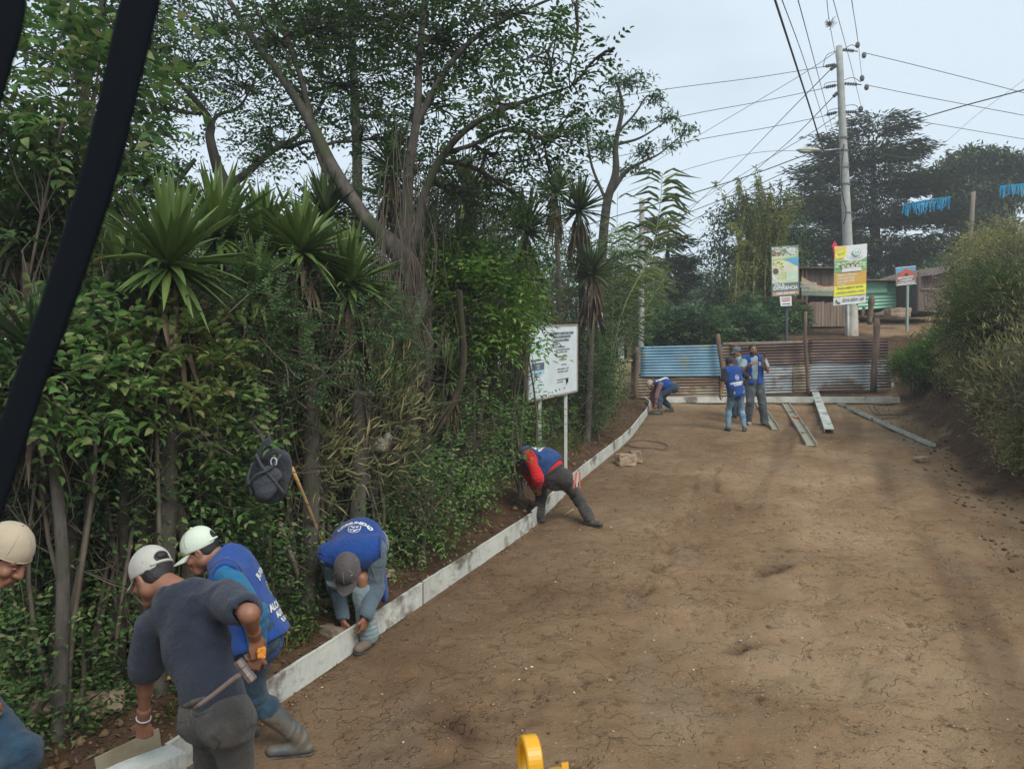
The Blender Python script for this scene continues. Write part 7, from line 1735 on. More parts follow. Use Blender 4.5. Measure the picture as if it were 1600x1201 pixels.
            for i in (0, nA - 1):
                for j in range(nB - 1): a = i * nB + j; Fs.append([a, a + 1, N_ + a + 1, N_ + a])
            mk('brim', V, Fs, brimmat or mat, o, smooth=True)
        return o
    def hair(s, low=-.03, g=.006, mat=None):
        f = Field(.01); c = s.sc; h = s.hp; f.ell(h(0, -.016, .03), np.array([.075 + g, .096 + g, .091 + g]) * c, s.R); f.ell(h(0, -.045, -.03), np.array([.062, .055, .05]) * c, s.R, k=.03)
        f.cut(h(0, .045, .035), unit(s.F - s.U * .55)); f.cut(h(0, -.05, low - .02), unit(-s.U - s.F * .1)); f.cut(h(0, .03, -.02), unit(s.F * .9 - s.U * .75)); f.folds(.003, 60, 2)
        return s.out('hair', f, mat or M['hair'], .005 if s.res < .012 else .008)
    def shoe(s, S_, toe, mat, sole=None, L=.26, boot=False, bm=None, top=.30, res=None):
        J, c = s.J, s.sc; an = J['an' + S_]; toe = unit(toe); sd = unit(np.cross(toe, [0, 0, 1.0])); up = np.cross(sd, toe); heel = an - up * .065 - toe * .045; tip = heel + toe * (L - .07)
        f = Field(.02); f.cap(heel, tip, .036 * c, .034 * c, k=.02, flat=sd, q=.9); f.cap(an - up * .01, heel + toe * .09, .043, .034, k=.03); f.cap(heel + toe * .1 + up * .01, tip - toe * .01, .036, .030, k=.03, flat=sd, q=.8)
        f.cap(heel + toe * .14 + sd * .008, tip - toe * .02 + sd * .008, .040, .034, k=.02, flat=sd, q=.6)
        if boot:
            kn = J['kn' + S_]; d = unit(kn - an); f.cap(an, an + d * top, .050, .066, k=.03); f.cap(an + d * (top - .07), an + d * (top + .05), .052, .056, k=.002, op='s'); f.folds(.003, 30, 4, [(an + d * .05, d, .12, 110, .006)])
        else: f.cap(an, an + unit(J['kn' + S_] - an) * .05, .045, .044, k=.02)
        f.cut(heel - up * .034, -up); o = s.out('boot' if boot else 'shoe', f, mat, res or min(s.res, .008))
        g = Field(.01); g.cap(heel - up * .028, tip - up * .028, .040 * c, .038 * c, flat=sd, q=1.0, k=.01); g.cut(heel - up * .026, up); g.cut(heel - up * .043, -up); s.out('sole', g, sole or M['shoe_dark'], res or min(s.res, .007), o)
        return o

def check(nm, J):
    d = lambda a, b: float(np.linalg.norm(np.asarray(J[a]) - np.asarray(J[b])))
    print('%-8s torso %.2f shw %.2f armL %.2f %.2f armR %.2f %.2f thigh %.2f %.2f shin %.2f %.2f neck-head %.2f | feet dz %.2f %.2f' % (nm, d('neck', 'pelvis'), d('shL', 'shR'), d('shL', 'elL'), d('elL', 'wrL'), d('shR', 'elR'), d('elR', 'wrR'),
          d('hipL', 'knL'), d('hipR', 'knR'), d('knL', 'anL'), d('knR', 'anR'), d('neck', 'head'), J['anL'][2] - gz(*J['anL'][:2]), J['anR'][2] - gz(*J['anR'][:2])))
def fix_chain(J, a, b, L):
    v = np.asarray(J[b]) - np.asarray(J[a]); J[b] = np.asarray(J[a]) + unit(v) * L
def ik(a, c, L1, L2, pole):
    """middle joint between a and c, bent toward pole; c is pulled in when out of reach"""
    a = np.asarray(a, float); c = np.asarray(c, float); d = np.linalg.norm(c - a); u = (c - a) / d
    if d > (L1 + L2) * .998: d = (L1 + L2) * .998; c = a + u * d
    x = (L1 * L1 - L2 * L2 + d * d) / (2 * d); y = math.sqrt(max(L1 * L1 - x * x, 0)); p = np.asarray(pole, float); p = unit(p - u * (p @ u)); return a + u * x + p * y, c
def build_joints(neck, pelvis, side, hside, head, hf, hu, feetL, feetR, handL, handR, poleL=(0, 0, -1), poleR=(0, 0, -1), kpL=(0, -1, 0), kpR=(0, -1, 0), sc=1.0, shw=.175, shd=.045, hpw=.088, sh_off=(0, 0), **kw):
    neck, pelvis = np.asarray(neck, float), np.asarray(pelvis, float); side = unit(np.asarray(side, float)); hside = unit(np.asarray(hside, float)); sp = unit(neck - pelvis)
    J = dict(neck=neck, pelvis=pelvis, head=head, hf=hf, hu=hu)
    J['shL'] = neck + side * shw * sc - sp * shd * sc; J['shR'] = neck - side * shw * sc - sp * shd * sc; J['hipL'] = pelvis + hside * hpw * sc; J['hipR'] = pelvis - hside * hpw * sc
    for S_, h_, p_ in (('L', handL, poleL), ('R', handR, poleR)): J['el' + S_], J['wr' + S_] = ik(J['sh' + S_], h_, .29 * sc, .25 * sc, p_)
    for S_, f_, p_ in (('L', feetL, kpL), ('R', feetR, kpR)): J['kn' + S_], J['an' + S_] = ik(J['hip' + S_], f_, .42 * sc, .41 * sc, p_)
    J.update(kw); return J
def onground(x, y, h=.10): return np.array([x, y, gz(x, y) + h])
# ================================================================== the crew
# man in navy shirt (near), seen from behind, leaning to the left
def emblem(r0=.032, n=22):
    """ring with a small figure in it, as triangles for a chest or back print"""
    a = np.linspace(0, 2 * np.pi, n, endpoint=False); V = [(r0 * math.cos(t), r0 * 1.15 * math.sin(t)) for t in a] + [(r0 * .82 * math.cos(t), r0 * .95 * math.sin(t)) for t in a]; F_ = [[i, (i + 1) % n, n + (i + 1) % n, n + i] for i in range(n)]; k = len(V)
    V += [(-.35 * r0, -.5 * r0), (-.1 * r0, -.55 * r0), (0, .0), (.05 * r0, .55 * r0), (-.3 * r0, .35 * r0)]; F_.append([k, k + 1, k + 2, k + 3, k + 4]); k += 5
    V += [(.1 * r0, -.6 * r0), (.5 * r0, -.45 * r0), (.55 * r0, .2 * r0), (.2 * r0, .5 * r0), (.25 * r0, -.1 * r0)]; F_.append([k, k + 1, k + 2, k + 3, k + 4]); return V, F_
def shield(w=.085, h=.10):
    V = []; F_ = []; 
    def rect(x0, y0, x1, y1): k = len(V); V.extend([(x0, y0), (x1, y0), (x1, y1), (x0, y1)]); F_.append([k, k + 1, k + 2, k + 3])
    o = [(-w / 2, h / 2), (-w / 2, -.1 * h), (-.35 * w, -.35 * h), (0, -.5 * h), (.35 * w, -.35 * h), (w / 2, -.1 * h), (w / 2, h / 2)]; n = len(o); i_ = [(x * .9, y * .9) for x, y in o]; V.extend(o + i_); F_.extend([[i, (i + 1) % n, n + (i + 1) % n, n + i] for i in range(n)])
    rect(-.42 * w, -.02 * h, .42 * w, .03 * h)
    r = np.random.RandomState(2)
    for cx, cy, s_ in ((-.2, .25, .1), (.0, .3, .07), (.2, .24, .12), (-.05, .15, .08), (-.22, -.2, .09), (.05, -.22, .12), (.22, -.15, .08), (.28, .36, .06), (-.3, .38, .06)):
        k = len(V); m_ = 6; V.extend([(w * cx + w * s_ * math.cos(t) * r.uniform(.7, 1.3), h * cy + h * s_ * math.sin(t) * r.uniform(.6, 1.1)) for t in np.linspace(0, 2 * np.pi, m_, endpoint=False)]); F_.append(list(range(k, k + m_)))
    return V, F_
neck = at(281, 925, 3.38); pel = at(343, 1118, 3.30)
side = unit(V3(-.93, .22, -.32))     # his left, in view toward the left
J = build_joints(neck, pel, side, V3(-.85, .5, -.05), at(238, 900, 3.46), unit(V3(-.74, .36, -.56)), V3(-.42, .25, .87),
                 onground(-1.42, 3.38), onground(-1.26, 3.30), at(223, 1128, 3.70), at(398, 993, 3.30), poleL=(-.2, -.6, -.2), poleR=(.8, -1, .1), kpL=(0, 1, 0), kpR=(.1, 1, 0), sc=.98, shw=.165, hpw=.08)
J['shL'] = at(240, 978, 3.46); J['shR'] = at(352, 934, 3.30); J['elR'] = J['shR'] + .285 * unit(at(390, 958, 3.08) - J['shR']); J['wrR'] = J['elR'] + .245 * unit(at(399, 998, 3.28) - J['elR']); J['elL'], J['wrL'] = ik(J['shL'], at(223, 1136, 3.66), .30, .265, V3(-.2, -.6, -.2))
check('navy', J)
p = Person('man in a navy t-shirt and pale trucker cap bending toward the lifted form', J, res=.007, sc=.98); N1 = p
p.body(hand_l=(V3(-.05, .22, -1), V3(.2, .5, .0) + V3(-.3, 0, 0), 1.15, -1), hand_r=(V3(.12, .10, -.95), V3(-.8, .5, .0), 1.2, +1), face=True)
tr = p.trousers(M['trouser_grey'], g=.004, belt=M['shoe_dark'], seed=1, top=.05); p.shirt(M['navy'], sleeve=.74, g=.010, low=-.02, seed=2, sl_g=.016, hem=.0, wide=.98, name='t_shirt', under=False)
bkn = -unit(np.cross(unit(V3(-.85, .5, -.05)), p.spine))
for sx in (-.075, .075): p.outline(tr, [(sx - .055, .05), (sx - .05, -.08), (sx, -.105), (sx + .05, -.08), (sx + .055, .05), (sx - .055, .05)], pel, bkn, p.spine, M['shoe_dark'], .0024)
p.outline(tr, [(0, .1), (0, -.1)], pel, bkn, p.spine, M['shoe_dark'], .002)
p.hair(-.035); p.cap(M['cap_mesh'], brim=-1, brimmat=M['cap_mesh'], holes=False) if False else p.cap(M['cap_mesh'], brim=1, brimmat=M['cap_mesh'], holes=True)
f = Field(.01); f.ell(p.hp(0, -.108, .052), np.array([.030, .02, .022]), p.R); p.out('hair_tuft', f, M['hair'], .005)
p.shoe('L', V3(-.5, .85, .05), M['shoe']); p.shoe('R', V3(-.4, .9, .05), M['shoe'])
w = J['wrL']; mb = MB(); a = np.linspace(0, 2 * np.pi, 20); d = unit(J['wrL'] - J['elL']); u1 = unit(np.cross(d, [0, 1, 0])); u2 = np.cross(d, u1)
mb.tube([w - d * .02 + (u1 * math.cos(t) + u2 * math.sin(t) * .85) * .033 for t in a], .0035, 5, False); mb.build('bracelet', flat('bracelet_silver', (.5, .5, .5), .3), p.rt, smooth=True)
# hammer in his belt
ha, hb = at(305, 1105, 3.08), at(382, 1048, 3.02); rt = root('sledge_hammer', (ha + hb) / 2, 'short sledge hammer tucked in the waistband of the man in navy', 'hammer')
MB().tube(bend_path(ha, hb, np.random.RandomState(1), .01, 8), np.linspace(.0095, .012, 8), 10).build('handle', mat_plain('hammer_handle', (.17, .13, .11), .6, .3, 8), rt, smooth=True)
d = unit(hb - ha); s_ = unit(np.cross(d, [0, 1, 0])); s_ = s_ if s_[2] > 0 else -s_; hc = hb + d * .005; a8 = np.linspace(0, 2 * np.pi, 8, endpoint=False) + math.pi / 8
v_ = np.cross(s_, d); V = []; Fs = []
for k, (t, r_) in enumerate([(-.052, .017), (-.046, .0215), (-.02, .0215), (-.014, .0195), (.014, .0195), (.02, .0215), (.046, .0215), (.052, .017)]):
    for a_ in a8: V.append(hc + s_ * t + (d * math.cos(a_) + v_ * math.sin(a_)) * r_)
for k in range(7):
    for j in range(8): Fs.append([k * 8 + j, k * 8 + (j + 1) % 8, (k + 1) * 8 + (j + 1) % 8, (k + 1) * 8 + j])
Fs += [list(range(8))[::-1], [56 + j for j in range(8)]]; mk('head', V, Fs, mat_plain('hammer_head', (.17, .14, .125), .55, .3, 14, metal=.5, bmp=.3), rt)
# orange tape measure in his right hand
q = J['wrR'] + V3(.035, -.02, -.09); o = rough_block(q + V3(.0, 0, .012), (.034, .028, .04), .4, 'tape_measure', flat('tape_orange', (.70, .26, .03)), 'small orange tape measure in the right hand of the man in navy', 'tape measure', 31)

# man in the pale cap and blue vest, facing left, behind the navy shirt
neck = at(357, 874, 4.42); pel = at(402, 988, 4.40)
J = build_joints(neck, pel, unit(V3(.20, -.97, .0)), unit(V3(.2, -.97, 0)), at(313, 860, 4.42), unit(V3(-.85, -.14, -.50)), V3(-.50, 0, .86),
                 onground(-1.285, 4.58), onground(-1.66, 4.72), at(404, 1020, 4.22), at(330, 1010, 4.62), poleL=(.6, -.3, -.6), poleR=(.5, .3, -.6), kpL=(-1, -.1, .0), kpR=(-1, .2, 0), shw=.165)
check('vestL', J)
p = Person('man in a mint white cap, blue vest, teal shirt and grey rubber boots', J, res=.009)
p.body(hand_l=(V3(-.4, .1, -.9), V3(0, .9, .1), .9, +1), hand_r=(V3(-.5, .0, -.8), V3(0, -.9, .1), .9, -1), face=True)
p.trousers(M['jean_blue'], g=.012, upto=1.50, cuff=-.012, seed=4); p.shirt(M['teal'], sleeve=1.9, g=.016, low=.0, seed=5); p.vest(M['vest'], g=.034, low=.02, hem=.03, seed=6, flare=.03, wide=1.05)
f = Field(.01); f.cap(neck + V3(.02, 0, -.01), neck + V3(-.035, 0, .03), .066, .060, k=.02); f.cut(neck + V3(-.045, 0, .045), V3(-.7, 0, .7)); p.out('collar', f, M['teal'], .006, p.rt)
p.hair(-.03); p.cap(M['cap_white'], brim=1, tilt=-.004, holes=True)
p.shoe('L', V3(-.97, -.22, -.0), M['boot'], boot=True, top=.27, L=.28); p.shoe('R', V3(-.95, -.1, .0), M['boot'], boot=True, top=.27, L=.28)
bk = -p.fwd
p.decal([('JUVENTUD', 0, .12, .045, .002, .22), ('ALCALDIA', 0, -.10, .055, .003, 0), ('AUXILIAR', 0, -.15, .045, .003, 0), ('EL ROSARIO', 0, -.19, .03, .002, 0)], neck - p.spine * .25 + bk * .1 + V3(0, .03, 0), unit(bk + V3(0, -.10, 0)), p.spine, M['white'], extra=[shield(.075, .09)])

# stooping man in the middle, facing the camera
neck = at(549, 864, 5.98); pel = at(566, 850, 6.48); pel[2] += .0
J = build_joints(neck, pel, unit(V3(.97, .1, .12)), unit(V3(.95, -.2, 0)), at(543, 890, 5.76), unit(V3(-.05, -.35, -.94)), V3(0, -.93, .36),
                 onground(-1.14, 6.02), onground(-1.50, 6.46), at(571, 962, 5.86), at(536, 966, 6.0), poleL=(.12, 1, .1), poleR=(-.2, 1, .1), kpL=(-.1, -1, .1), kpR=(.1, -1, .1), shw=.175, sc=1.1, belly=(neck * .45 + pel * .55) + V3(0, 0, .06))
check('stoop', J)
p = Person('man in a grey-brown cap stooping with both hands on the form board', J, res=.009, sc=1.1)
p.body(hand_l=(V3(-.12, .05, -1), V3(-.7, .4, -.1), .7, -1), hand_r=(V3(.15, -.05, -1), V3(.7, .4, -.1), .7, +1), face=False)
J['back'] = V3(0, .8, .3); p.J['back'] = J['back']; p.J['hspine'] = unit(V3(0, -.6, .8)); p.trousers(M['jean_pale'], g=.018, cuff=.018, seed=7, top=.03); p.shirt(M['shirt_grey'], sleeve=1.95, g=.018, low=.0, seed=8)
p.vest(M['vest'], g=.036, low=.0, hem=.05, seed=9, wide=1.12, hang=[(pel + V3(.16, -.16, .0), pel + V3(.22, -.26, -.30), .12)])
f = Field(.01); f.cap(neck + V3(0, .06, .0), neck + V3(-.01, -.05, -.02), .085, .075, k=.02); p.out('collar', f, M['shirt_grey'], .007, p.rt)
p.cap(M['cap_grey'], brim=1, big=1.02); p.shoe('L', V3(-.35, -.93, .0), M['shoe']); p.shoe('R', V3(-.75, -.6, .0), M['shoe'])
for k, (x, y) in enumerate(((.05, .06), (-.03, .085), (-.055, .02))): MB().sphere(p.hp(x, y - .02, .118 - .5 * abs(x) - .25 * (y > .07)), np.array([.011, .014, .006]), 8, 5).build('pin_badge', M['white'] if k else flat('badge_ring', (.4, .4, .42)), p.rt, smooth=True)
nd_ = unit(V3(0, -.45, .9)); p.decal([('COMUNIDAD', 0, .075, .052, .003, .16)], neck * .58 + pel * .42 + V3(-.0, 0, .06), nd_, V3(0, -1, .0) * -1 + V3(0, 0, 0), M['white'], extra=[[[(x, y - .02) for x, y in shield(.10, .11)[0]], shield(.10, .11)[1]]])

# red sleeved man, seen from behind, legs apart
neck = at(823, 709, 9.62); pel = at(868, 745, 9.42)
J = build_joints(neck, pel, unit(V3(-.25, .75, -.3)), unit(V3(-.85, .25, .12)), at(822, 734, 9.85), unit(V3(-.25, .35, -.9)), V3(-.7, .5, -.2),
                 onground(.34, 9.60), onground(.96, 9.36), at(858, 800, 9.75), at(836, 752, 9.35), poleL=(-.3, -.5, .2), poleR=(-.6, -1, -.6), kpL=(-.05, 1, 0), kpR=(.05, 1, 0), shw=.17, sc=1.08, belly=(neck * .4 + pel * .6) + V3(0.02, 0, .08))
J['shR'] = at(825, 709, 9.42); J['shL'] = at(818, 714, 9.75); J['elR'] = J['shR'] + .31 * unit(at(838, 740, 9.34) - J['shR']); J['wrR'] = J['elR'] + .26 * unit(at(842, 765, 9.62) - J['elR']); J['elL'], J['wrL'] = ik(J['shL'], at(856, 800, 9.85), .29, .27, V3(-.5, .2, -.4))
check('red', J)
p = Person('man in a worn blue vest over red sleeves bending with legs apart', J, res=.010, sc=1.08)
p.body(hand_l=(V3(.1, 0, -1), V3(.3, -.6, 0), .8, 1), hand_r=(V3(.2, .3, -1), V3(-.3, .6, 0), .8, -1), face=False)
p.J['back'] = V3(.5, -.75, .2); p.J['hspine'] = unit(V3(-.55, .1, .75)); p.trousers(M['trouser_grey'], g=.010, cuff=.018, belt=M['shoe_dark'], seed=12, top=.03, bum=.85)
p.shirt(M['red'], sleeve=1.8, g=.020, low=-.0, seed=13, hem=-.03); p.vest(M['vest_old'], g=.030, low=-.02, hem=-.06, seed=14, wide=1.06, pip=False)
p.hair(-.03); p.cap(mat_plain('cap_brown', (.16, .11, .08), .8), brim=1); p.shoe('L', V3(-.55, .2, 0), M['shoe_dark']); p.shoe('R', V3(.8, -.5, .0), M['shoe_dark'])
MB().sphere(J['wrL'] + V3(0, 0, -.0), (.035, .035, .06), 8, 6).build('red_cuff', M['red'], p.rt, smooth=True)
for k in range(3): a = at(901 + k * 2.5, 737, 9.25 - .01 * k); b = at(896 + 5 * k, 762 - 2 * (k == 1), 9.22); mb = MB().beam(a, b, .018, .006, (0, 1, 0)); mb.build('red_strip', flat('strip_red', (.6, .10, .06)) if k != 1 else flat('strip_pale', (.5, .45, .4)), p.rt)
nn = unit(V3(.25, -.3, .95)); p.decal([('CHIQUIMULA', 0, .03, .06, .006, 0), ('COMUNIDAD', 0, -.04, .05, .005, 0)], neck * .6 + pel * .4 + V3(0, .06, .08), nn, unit(V3(-.8, .3, .2)), M['white'])

# far stooping man
neck = at(1026, 598, 19.9); pel = at(1050, 605, 19.9); sp_ = V3(-.2, -.9, 0)
J = build_joints(neck + V3(0, 0, -.02), pel, unit(V3(.1, -.95, 0)), unit(V3(.2, -.95, 0)), at(1017, 601, 19.9), unit(V3(-.55, 0, -.85)), V3(-.8, 0, .55),
                 onground(at(1031, 0, 19.8)[0], 19.8), onground(at(1049, 0, 20.3)[0], 20.3), at(1024, 631, 19.75), at(1021, 630, 20.1), poleL=(-.8, 0, 0), poleR=(-.8, 0, 0), kpL=(-1, 0, .2), kpR=(-1, 0, .2), belly=(neck * .5 + pel * .5) + V3(0, 0, .06))
check('far', J)
p = Person('distant man in beige cap and blue vest bending at the barrier end', J, res=.014)
p.body(hand_l=(V3(0, 0, -1), V3(0, 1, 0), .8, 1), hand_r=(V3(0, 0, -1), V3(0, -1, 0), .8, -1), face=False)
p.J['back'] = V3(.8, 0, .3); p.J['hspine'] = unit(V3(-.6, 0, .7)); p.trousers(M['jean_dark'], g=.022, upto=1.7, seed=15); p.shirt(mat_plain('shirt_rose', (.22, .13, .14), .9), sleeve=1.85, g=.014, low=0, hem=.0); p.vest(M['vest'], g=.03, low=0, hem=.03)
p.hair(); p.cap(M['cap_beige'], brim=1); p.shoe('L', V3(-1, -.1, 0), M['boot'], boot=True, top=.26, res=.01); p.shoe('R', V3(-1, .1, 0), M['boot'], boot=True, top=.26, res=.01)
bk = -p.fwd; p.decal([('COMUNIDAD', 0, 0, .08, .01, 0)], (neck + pel) / 2 + V3(0, 0, .06), unit(V3(0, -.6, .8)), V3(-.2, .6, .5), M['white'])

# standing group
def stand(x, yh, yf, Y, face, sc):   # returns neck and pelvis of an upright figure from head top and foot rows
    top = at(x, yh, Y); g = gz(top[0], Y); H_ = top[2] - g; return top, g, H_
# man with his back to the camera
Y = 17.0; X = at(1147, 0, Y)[0]; g = gz(X, Y); top = at(1140, 556, Y)[2]; Hh = top - g; sc = Hh / 1.73; print('back man height', Hh)
neck = np.array([at(1144, 0, Y)[0], Y + .02, g + 1.43 * sc]); pel = np.array([at(1150, 0, Y)[0], Y, g + .88 * sc])
J = build_joints(neck, pel, V3(-.96, -.28, .0), V3(-.97, -.2, .03), np.array([at(1140, 0, Y)[0], Y + .05, g + 1.60 * sc]), unit(V3(.15, .97, -.12)), V3(0, .1, 1),
                 onground(at(1138.5, 0, Y)[0], Y + .02), onground(at(1163, 0, Y - .05)[0], Y - .05), at(1125, 617, Y - .1), at(1160, 598, Y + .25), poleL=(-.4, -1, 0), poleR=(1, -.7, 0), kpL=(0, 1, 0), kpR=(.2, 1, 0), sc=sc)
check('back', J)
p = Person('man seen from behind in a dark cap, printed blue vest and light jeans', J, res=.012, sc=sc)
p.body(hand_l=(V3(-.1, .1, -1), V3(.9, .2, 0), .5, 1), hand_r=(V3(-.4, .9, .1), V3(-.8, -.4, 0), .6, -1), face=False)
p.trousers(M['jean_light'], g=.012, seed=16, cuff=.005); p.shirt(M['shirt_black'], sleeve=.75, g=.012, low=-.04, hem=.02); p.vest(M['vest'], g=.034, low=.02, hem=.05, flare=.015, pip=True, wide=1.1)
p.hair(-.03); p.cap(M['cap_dark'], brim=1); p.shoe('L', V3(-.15, 1, 0), M['shoe_dark'], res=.01); p.shoe('R', V3(.35, .9, 0), M['shoe_dark'], res=.01)
MB().box(J['hipL'] + V3(-.06, -.13, .0), (.09, .04, .18)).build('side_pouch', M['shirt_black'], p.rt)
bk = -p.fwd; p.decal([('COMUNIDAD', 0, -.12, .052, .005, 0), ('EL ROSARIO', .0, -.165, .036, .003, 0)], neck - p.spine * .20 + bk * .1, bk, p.spine, M['white'], extra=[emblem(.05)])
# bearded man facing the camera
Y = 18.1; X = at(1181, 0, Y)[0]; g = gz(X, Y); top = at(1175, 537, Y)[2]; Hh = top - g; sc = Hh / 1.72; print('front man height', Hh)
neck = np.array([at(1178, 0, Y)[0], Y + .03, g + 1.44 * sc]); pel = np.array([at(1179, 0, Y)[0], Y + .02, g + .90 * sc])
J = build_joints(neck, pel, V3(.98, -.1, .0), V3(.98, -.05, 0), np.array([at(1176, 0, Y)[0], Y - .02, g + 1.60 * sc]), unit(V3(-.05, -.99, -.12)), V3(0, -.12, 1),
                 onground(at(1196, 0, Y)[0] - .02, Y - .0), onground(at(1171, 0, Y)[0], Y + .1), at(1193, 563, Y - .28), at(1173, 568, Y - .28), poleL=(.5, .2, -1), poleR=(-.6, 0, -1), kpL=(.1, -1, 0), kpR=(-.1, -1, 0), sc=sc, shw=.19)
check('front', J)
p = Person('bearded bareheaded man facing the camera with raised hands and an open blue vest', J, res=.010, sc=sc)
p.body(hand_l=(V3(.25, -.2, 1), V3(-.6, -.6, .3), .5, -1), hand_r=(V3(.9, -.3, .25), V3(0, .5, -.6), .35, 1), face=True)
p.trousers(cloth_mat('jeans_grey_dark', (.07, .085, .09), .2, .9, worn=(.13, .16, .17)), g=.026, seed=17, cuff=.02); p.shirt(M['tee_light'], sleeve=.7, g=.016, low=.0, hem=.0); p.vest(M['vest'], g=.032, low=-.02, hem=.05, open_front=True, flare=.01)
p.hair(.0); f = Field(.01); f.ell(p.hp(0, .026, -.062), np.array([.064, .070, .066]) * sc, p.R); f.cut(p.hp(0, .02, -.035), p.U); f.ell(p.hp(0, .105, -.058), np.array([.022, .03, .012]) * sc, p.R, op='s', k=.004); f.cut(p.hp(0, -.03, -.06), -p.F); p.out('beard', f, M['hair'], .007)
p.shoe('L', V3(.75, -.65, 0), M['shoe_tan'], M['shoe_tan'], res=.01); p.shoe('R', V3(-.05, -1, 0), M['shoe_tan'], M['shoe_tan'], res=.01)
p.decal([], neck - p.spine * .16 + p.side * .10 + p.fwd * .1, p.fwd, p.spine, M['white'], 'chest_emblem', extra=[emblem(.04)])
# man in the slate cap behind the two
Y = 19.3; X = at(1152, 0, Y)[0]; g = gz(X, Y); top = at(1152, 541, Y)[2]; Hh = top - g; sc = Hh / 1.73; print('mid man height', Hh)
neck = np.array([at(1156, 0, Y)[0], Y, g + 1.43 * sc]); pel = np.array([at(1156, 0, Y)[0], Y + .02, g + .88 * sc])
J = build_joints(neck, pel, V3(-.3, -.95, .0), V3(-.2, -.97, .0), np.array([at(1151, 0, Y)[0], Y, g + 1.60 * sc]), unit(V3(-.93, -.2, -.2)), V3(-.15, 0, 1),
                 onground(at(1147, 0, Y - .1)[0], Y - .1), onground(at(1156, 0, Y + .2)[0], Y + .2), at(1146, 592, Y - .25), at(1158, 595, Y + .25), poleL=(1, -.2, 0), poleR=(1, 0, 0), kpL=(-1, 0, 0), kpR=(-1, 0, 0), sc=sc)
check('mid', J)
p = Person('man in a slate grey cap half hidden behind the two standing men', J, res=.013, sc=sc)
p.body(hand_l=(V3(-.2, 0, -1), V3(0, 1, 0), .5, 1), hand_r=(V3(-.2, 0, -1), V3(0, -1, 0), .5, -1), face=False)
p.trousers(M['jean_dark'], g=.016, seed=18); p.shirt(mat_plain('shirt_pale_grey', (.27, .36, .41), .9), sleeve=.7, g=.018, low=.0, hem=.03, under=False); p.hair(-.03); p.cap(M['cap_slate'], brim=1)
p.shoe('L', V3(-1, -.1, 0), M['shoe_dark'], res=.011); p.shoe('R', V3(-1, .1, 0), M['shoe_dark'], res=.011)

# man cut off by the left edge
neck = at(-84, 910, 3.20); pel = at(-95, 1060, 3.25)
J = build_joints(neck, pel, unit(V3(.15, .95, .05)), unit(V3(.05, .99, 0)), at(8, 868, 3.2), unit(V3(.80, -.10, -.58)), V3(.58, 0, .80),
                 onground(-2.02, 3.15), onground(-2.18, 3.5), at(-40, 1150, 2.95), at(10, 1180, 3.7), poleL=(-.5, 0, -.8), poleR=(-.5, 0, -.8), kpL=(1, .0, 0), kpR=(1, 0, 0))
J['hipR'] = at(-80, 1070, 3.18); J['hipL'] = at(-80, 1070, 3.36); J['knR'] = at(30, 1130, 3.10); J['anR'] = onground(at(18, 0, 3.12)[0], 3.14); 
J['knR'], J['anR'] = ik(J['hipR'], at(-10, 1330, 3.12), .43, .42, V3(1, -.1, 0))
check('edge', J)
p = Person('man in a beige cap and blue jeans cut off by the left edge', J, res=.009)
p.body(hand_l=(V3(.3, 0, -1), V3(0, .5, 0), .8, 1), hand_r=(V3(.3, 0, -1), V3(0, -.5, 0), .8, -1), face=True)
p.trousers(M['jean_dark'] if False else cloth_mat('jeans_deep_blue', (.018, .048, .085), .2, .9, worn=(.035, .08, .125)), g=.012, cuff=.02, seed=19, top=.03); p.shirt(mat_plain('shirt_lilac', (.36, .36, .46), .9), sleeve=.7, g=.02, low=.0, hem=.02, under=False)
p.hair(-.03); p.cap(M['cap_beige'], brim=-1, big=1.03); p.shoe('L', V3(1, 0, 0), M['shoe']); p.shoe('R', V3(1, 0, 0), M['shoe'])

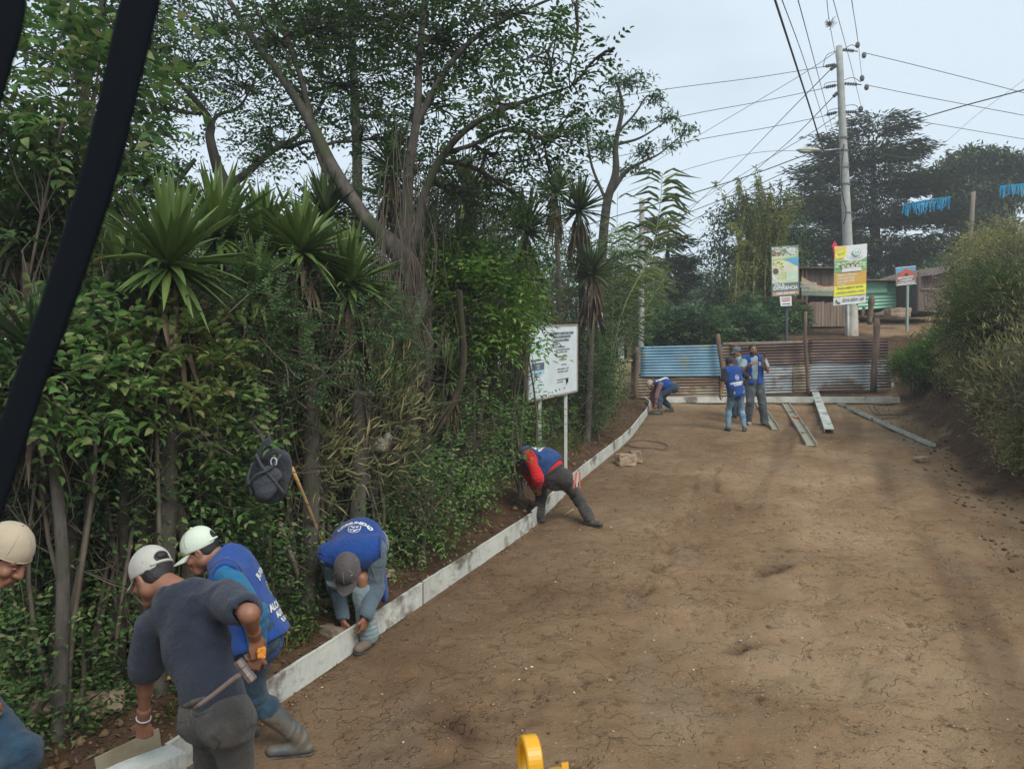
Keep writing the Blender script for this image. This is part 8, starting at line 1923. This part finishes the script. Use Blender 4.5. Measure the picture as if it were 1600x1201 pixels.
# backpack hanging from a stick in the hedge
bc = at(424, 733, 5.05); rt = root('backpack', bc - V3(0, 0, .28), 'black backpack hanging on a stick in the hedge', 'backpack')
M['pack'] = cloth_mat('backpack_black', (.022, .026, .033), .25, .6); M['pack2'] = cloth_mat('backpack_grey', (.055, .062, .075), .2, .6)
f = Field(.03); f.cap(bc + V3(-.02, 0, -.12), bc + V3(-.03, .02, .06), .155, .11, flat=V3(1, 0, 0), q=.6); f.cap(bc + V3(.05, 0, -.05), bc + V3(.06, 0, .07), .10, .09); f.cap(bc + V3(-.05, 0, .1), bc + V3(-.03, 0, .21), .06, .04); f.folds(.012, 26, 5); V, Fc = f.mesh(.009); mk('bag', V, Fc, M['pack'], rt, smooth=True)
f = Field(.02); f.cap(bc + V3(-.02, -.11, -.14), bc + V3(.02, -.11, -.04), .09, .08, flat=V3(1, 0, 0), q=.5); f.folds(.01, 30, 6); V, Fc = f.mesh(.008); mk('front_pocket', V, Fc, M['pack2'], rt, smooth=True)
for k, P in enumerate([[(-.1, -.06, .12), (-.02, -.15, .03), (.07, -.14, -.08), (.12, -.08, -.18)], [(.1, -.08, .12), (.04, -.16, .02), (-.06, -.16, -.03), (-.15, -.08, -.12)], [(-.14, -.03, .05), (-.17, -.05, -.08), (-.13, -.06, -.2)]]):
    MB().tube(smooth_path(np.array([bc + np.array(q) for q in P]), 6), .011, 6).build('strap', M['pack2'], rt, smooth=True)
MB().tube([bc + V3(.06, -.13, .07) + .032 * V3(math.cos(t) * .7, 0, math.sin(t)) for t in np.linspace(0, 2 * np.pi, 16)], .006, 5, False).build('buckle', flat('buckle', (.5, .5, .5), .4), rt, smooth=True)
o = MB().tube(bend_path(at(392, 658, 5.3), at(420, 704, 5.05), rp, .05, 6), .016, 6).build('hanging_stick', M['stem'], smooth=True); tag(o, 'broken stick in the hedge holding the black backpack', 'stick')
bag_rt = [o for o in bpy.data.objects if o.name == 'backpack'][0]
MB().tube(smooth_path(np.array([bc + V3(-.05, -.02, .2), bc + V3(-.09, 0, .27), at(407, 686, 5.15), bc + V3(-.03, .02, .27), bc + V3(.0, -.02, .17)]), 6), .009, 6).build('hanging_loop', M['pack2'], rt, smooth=True)
bag_rt.scale = (.84, .84, .84); bag_rt.location.z += .05
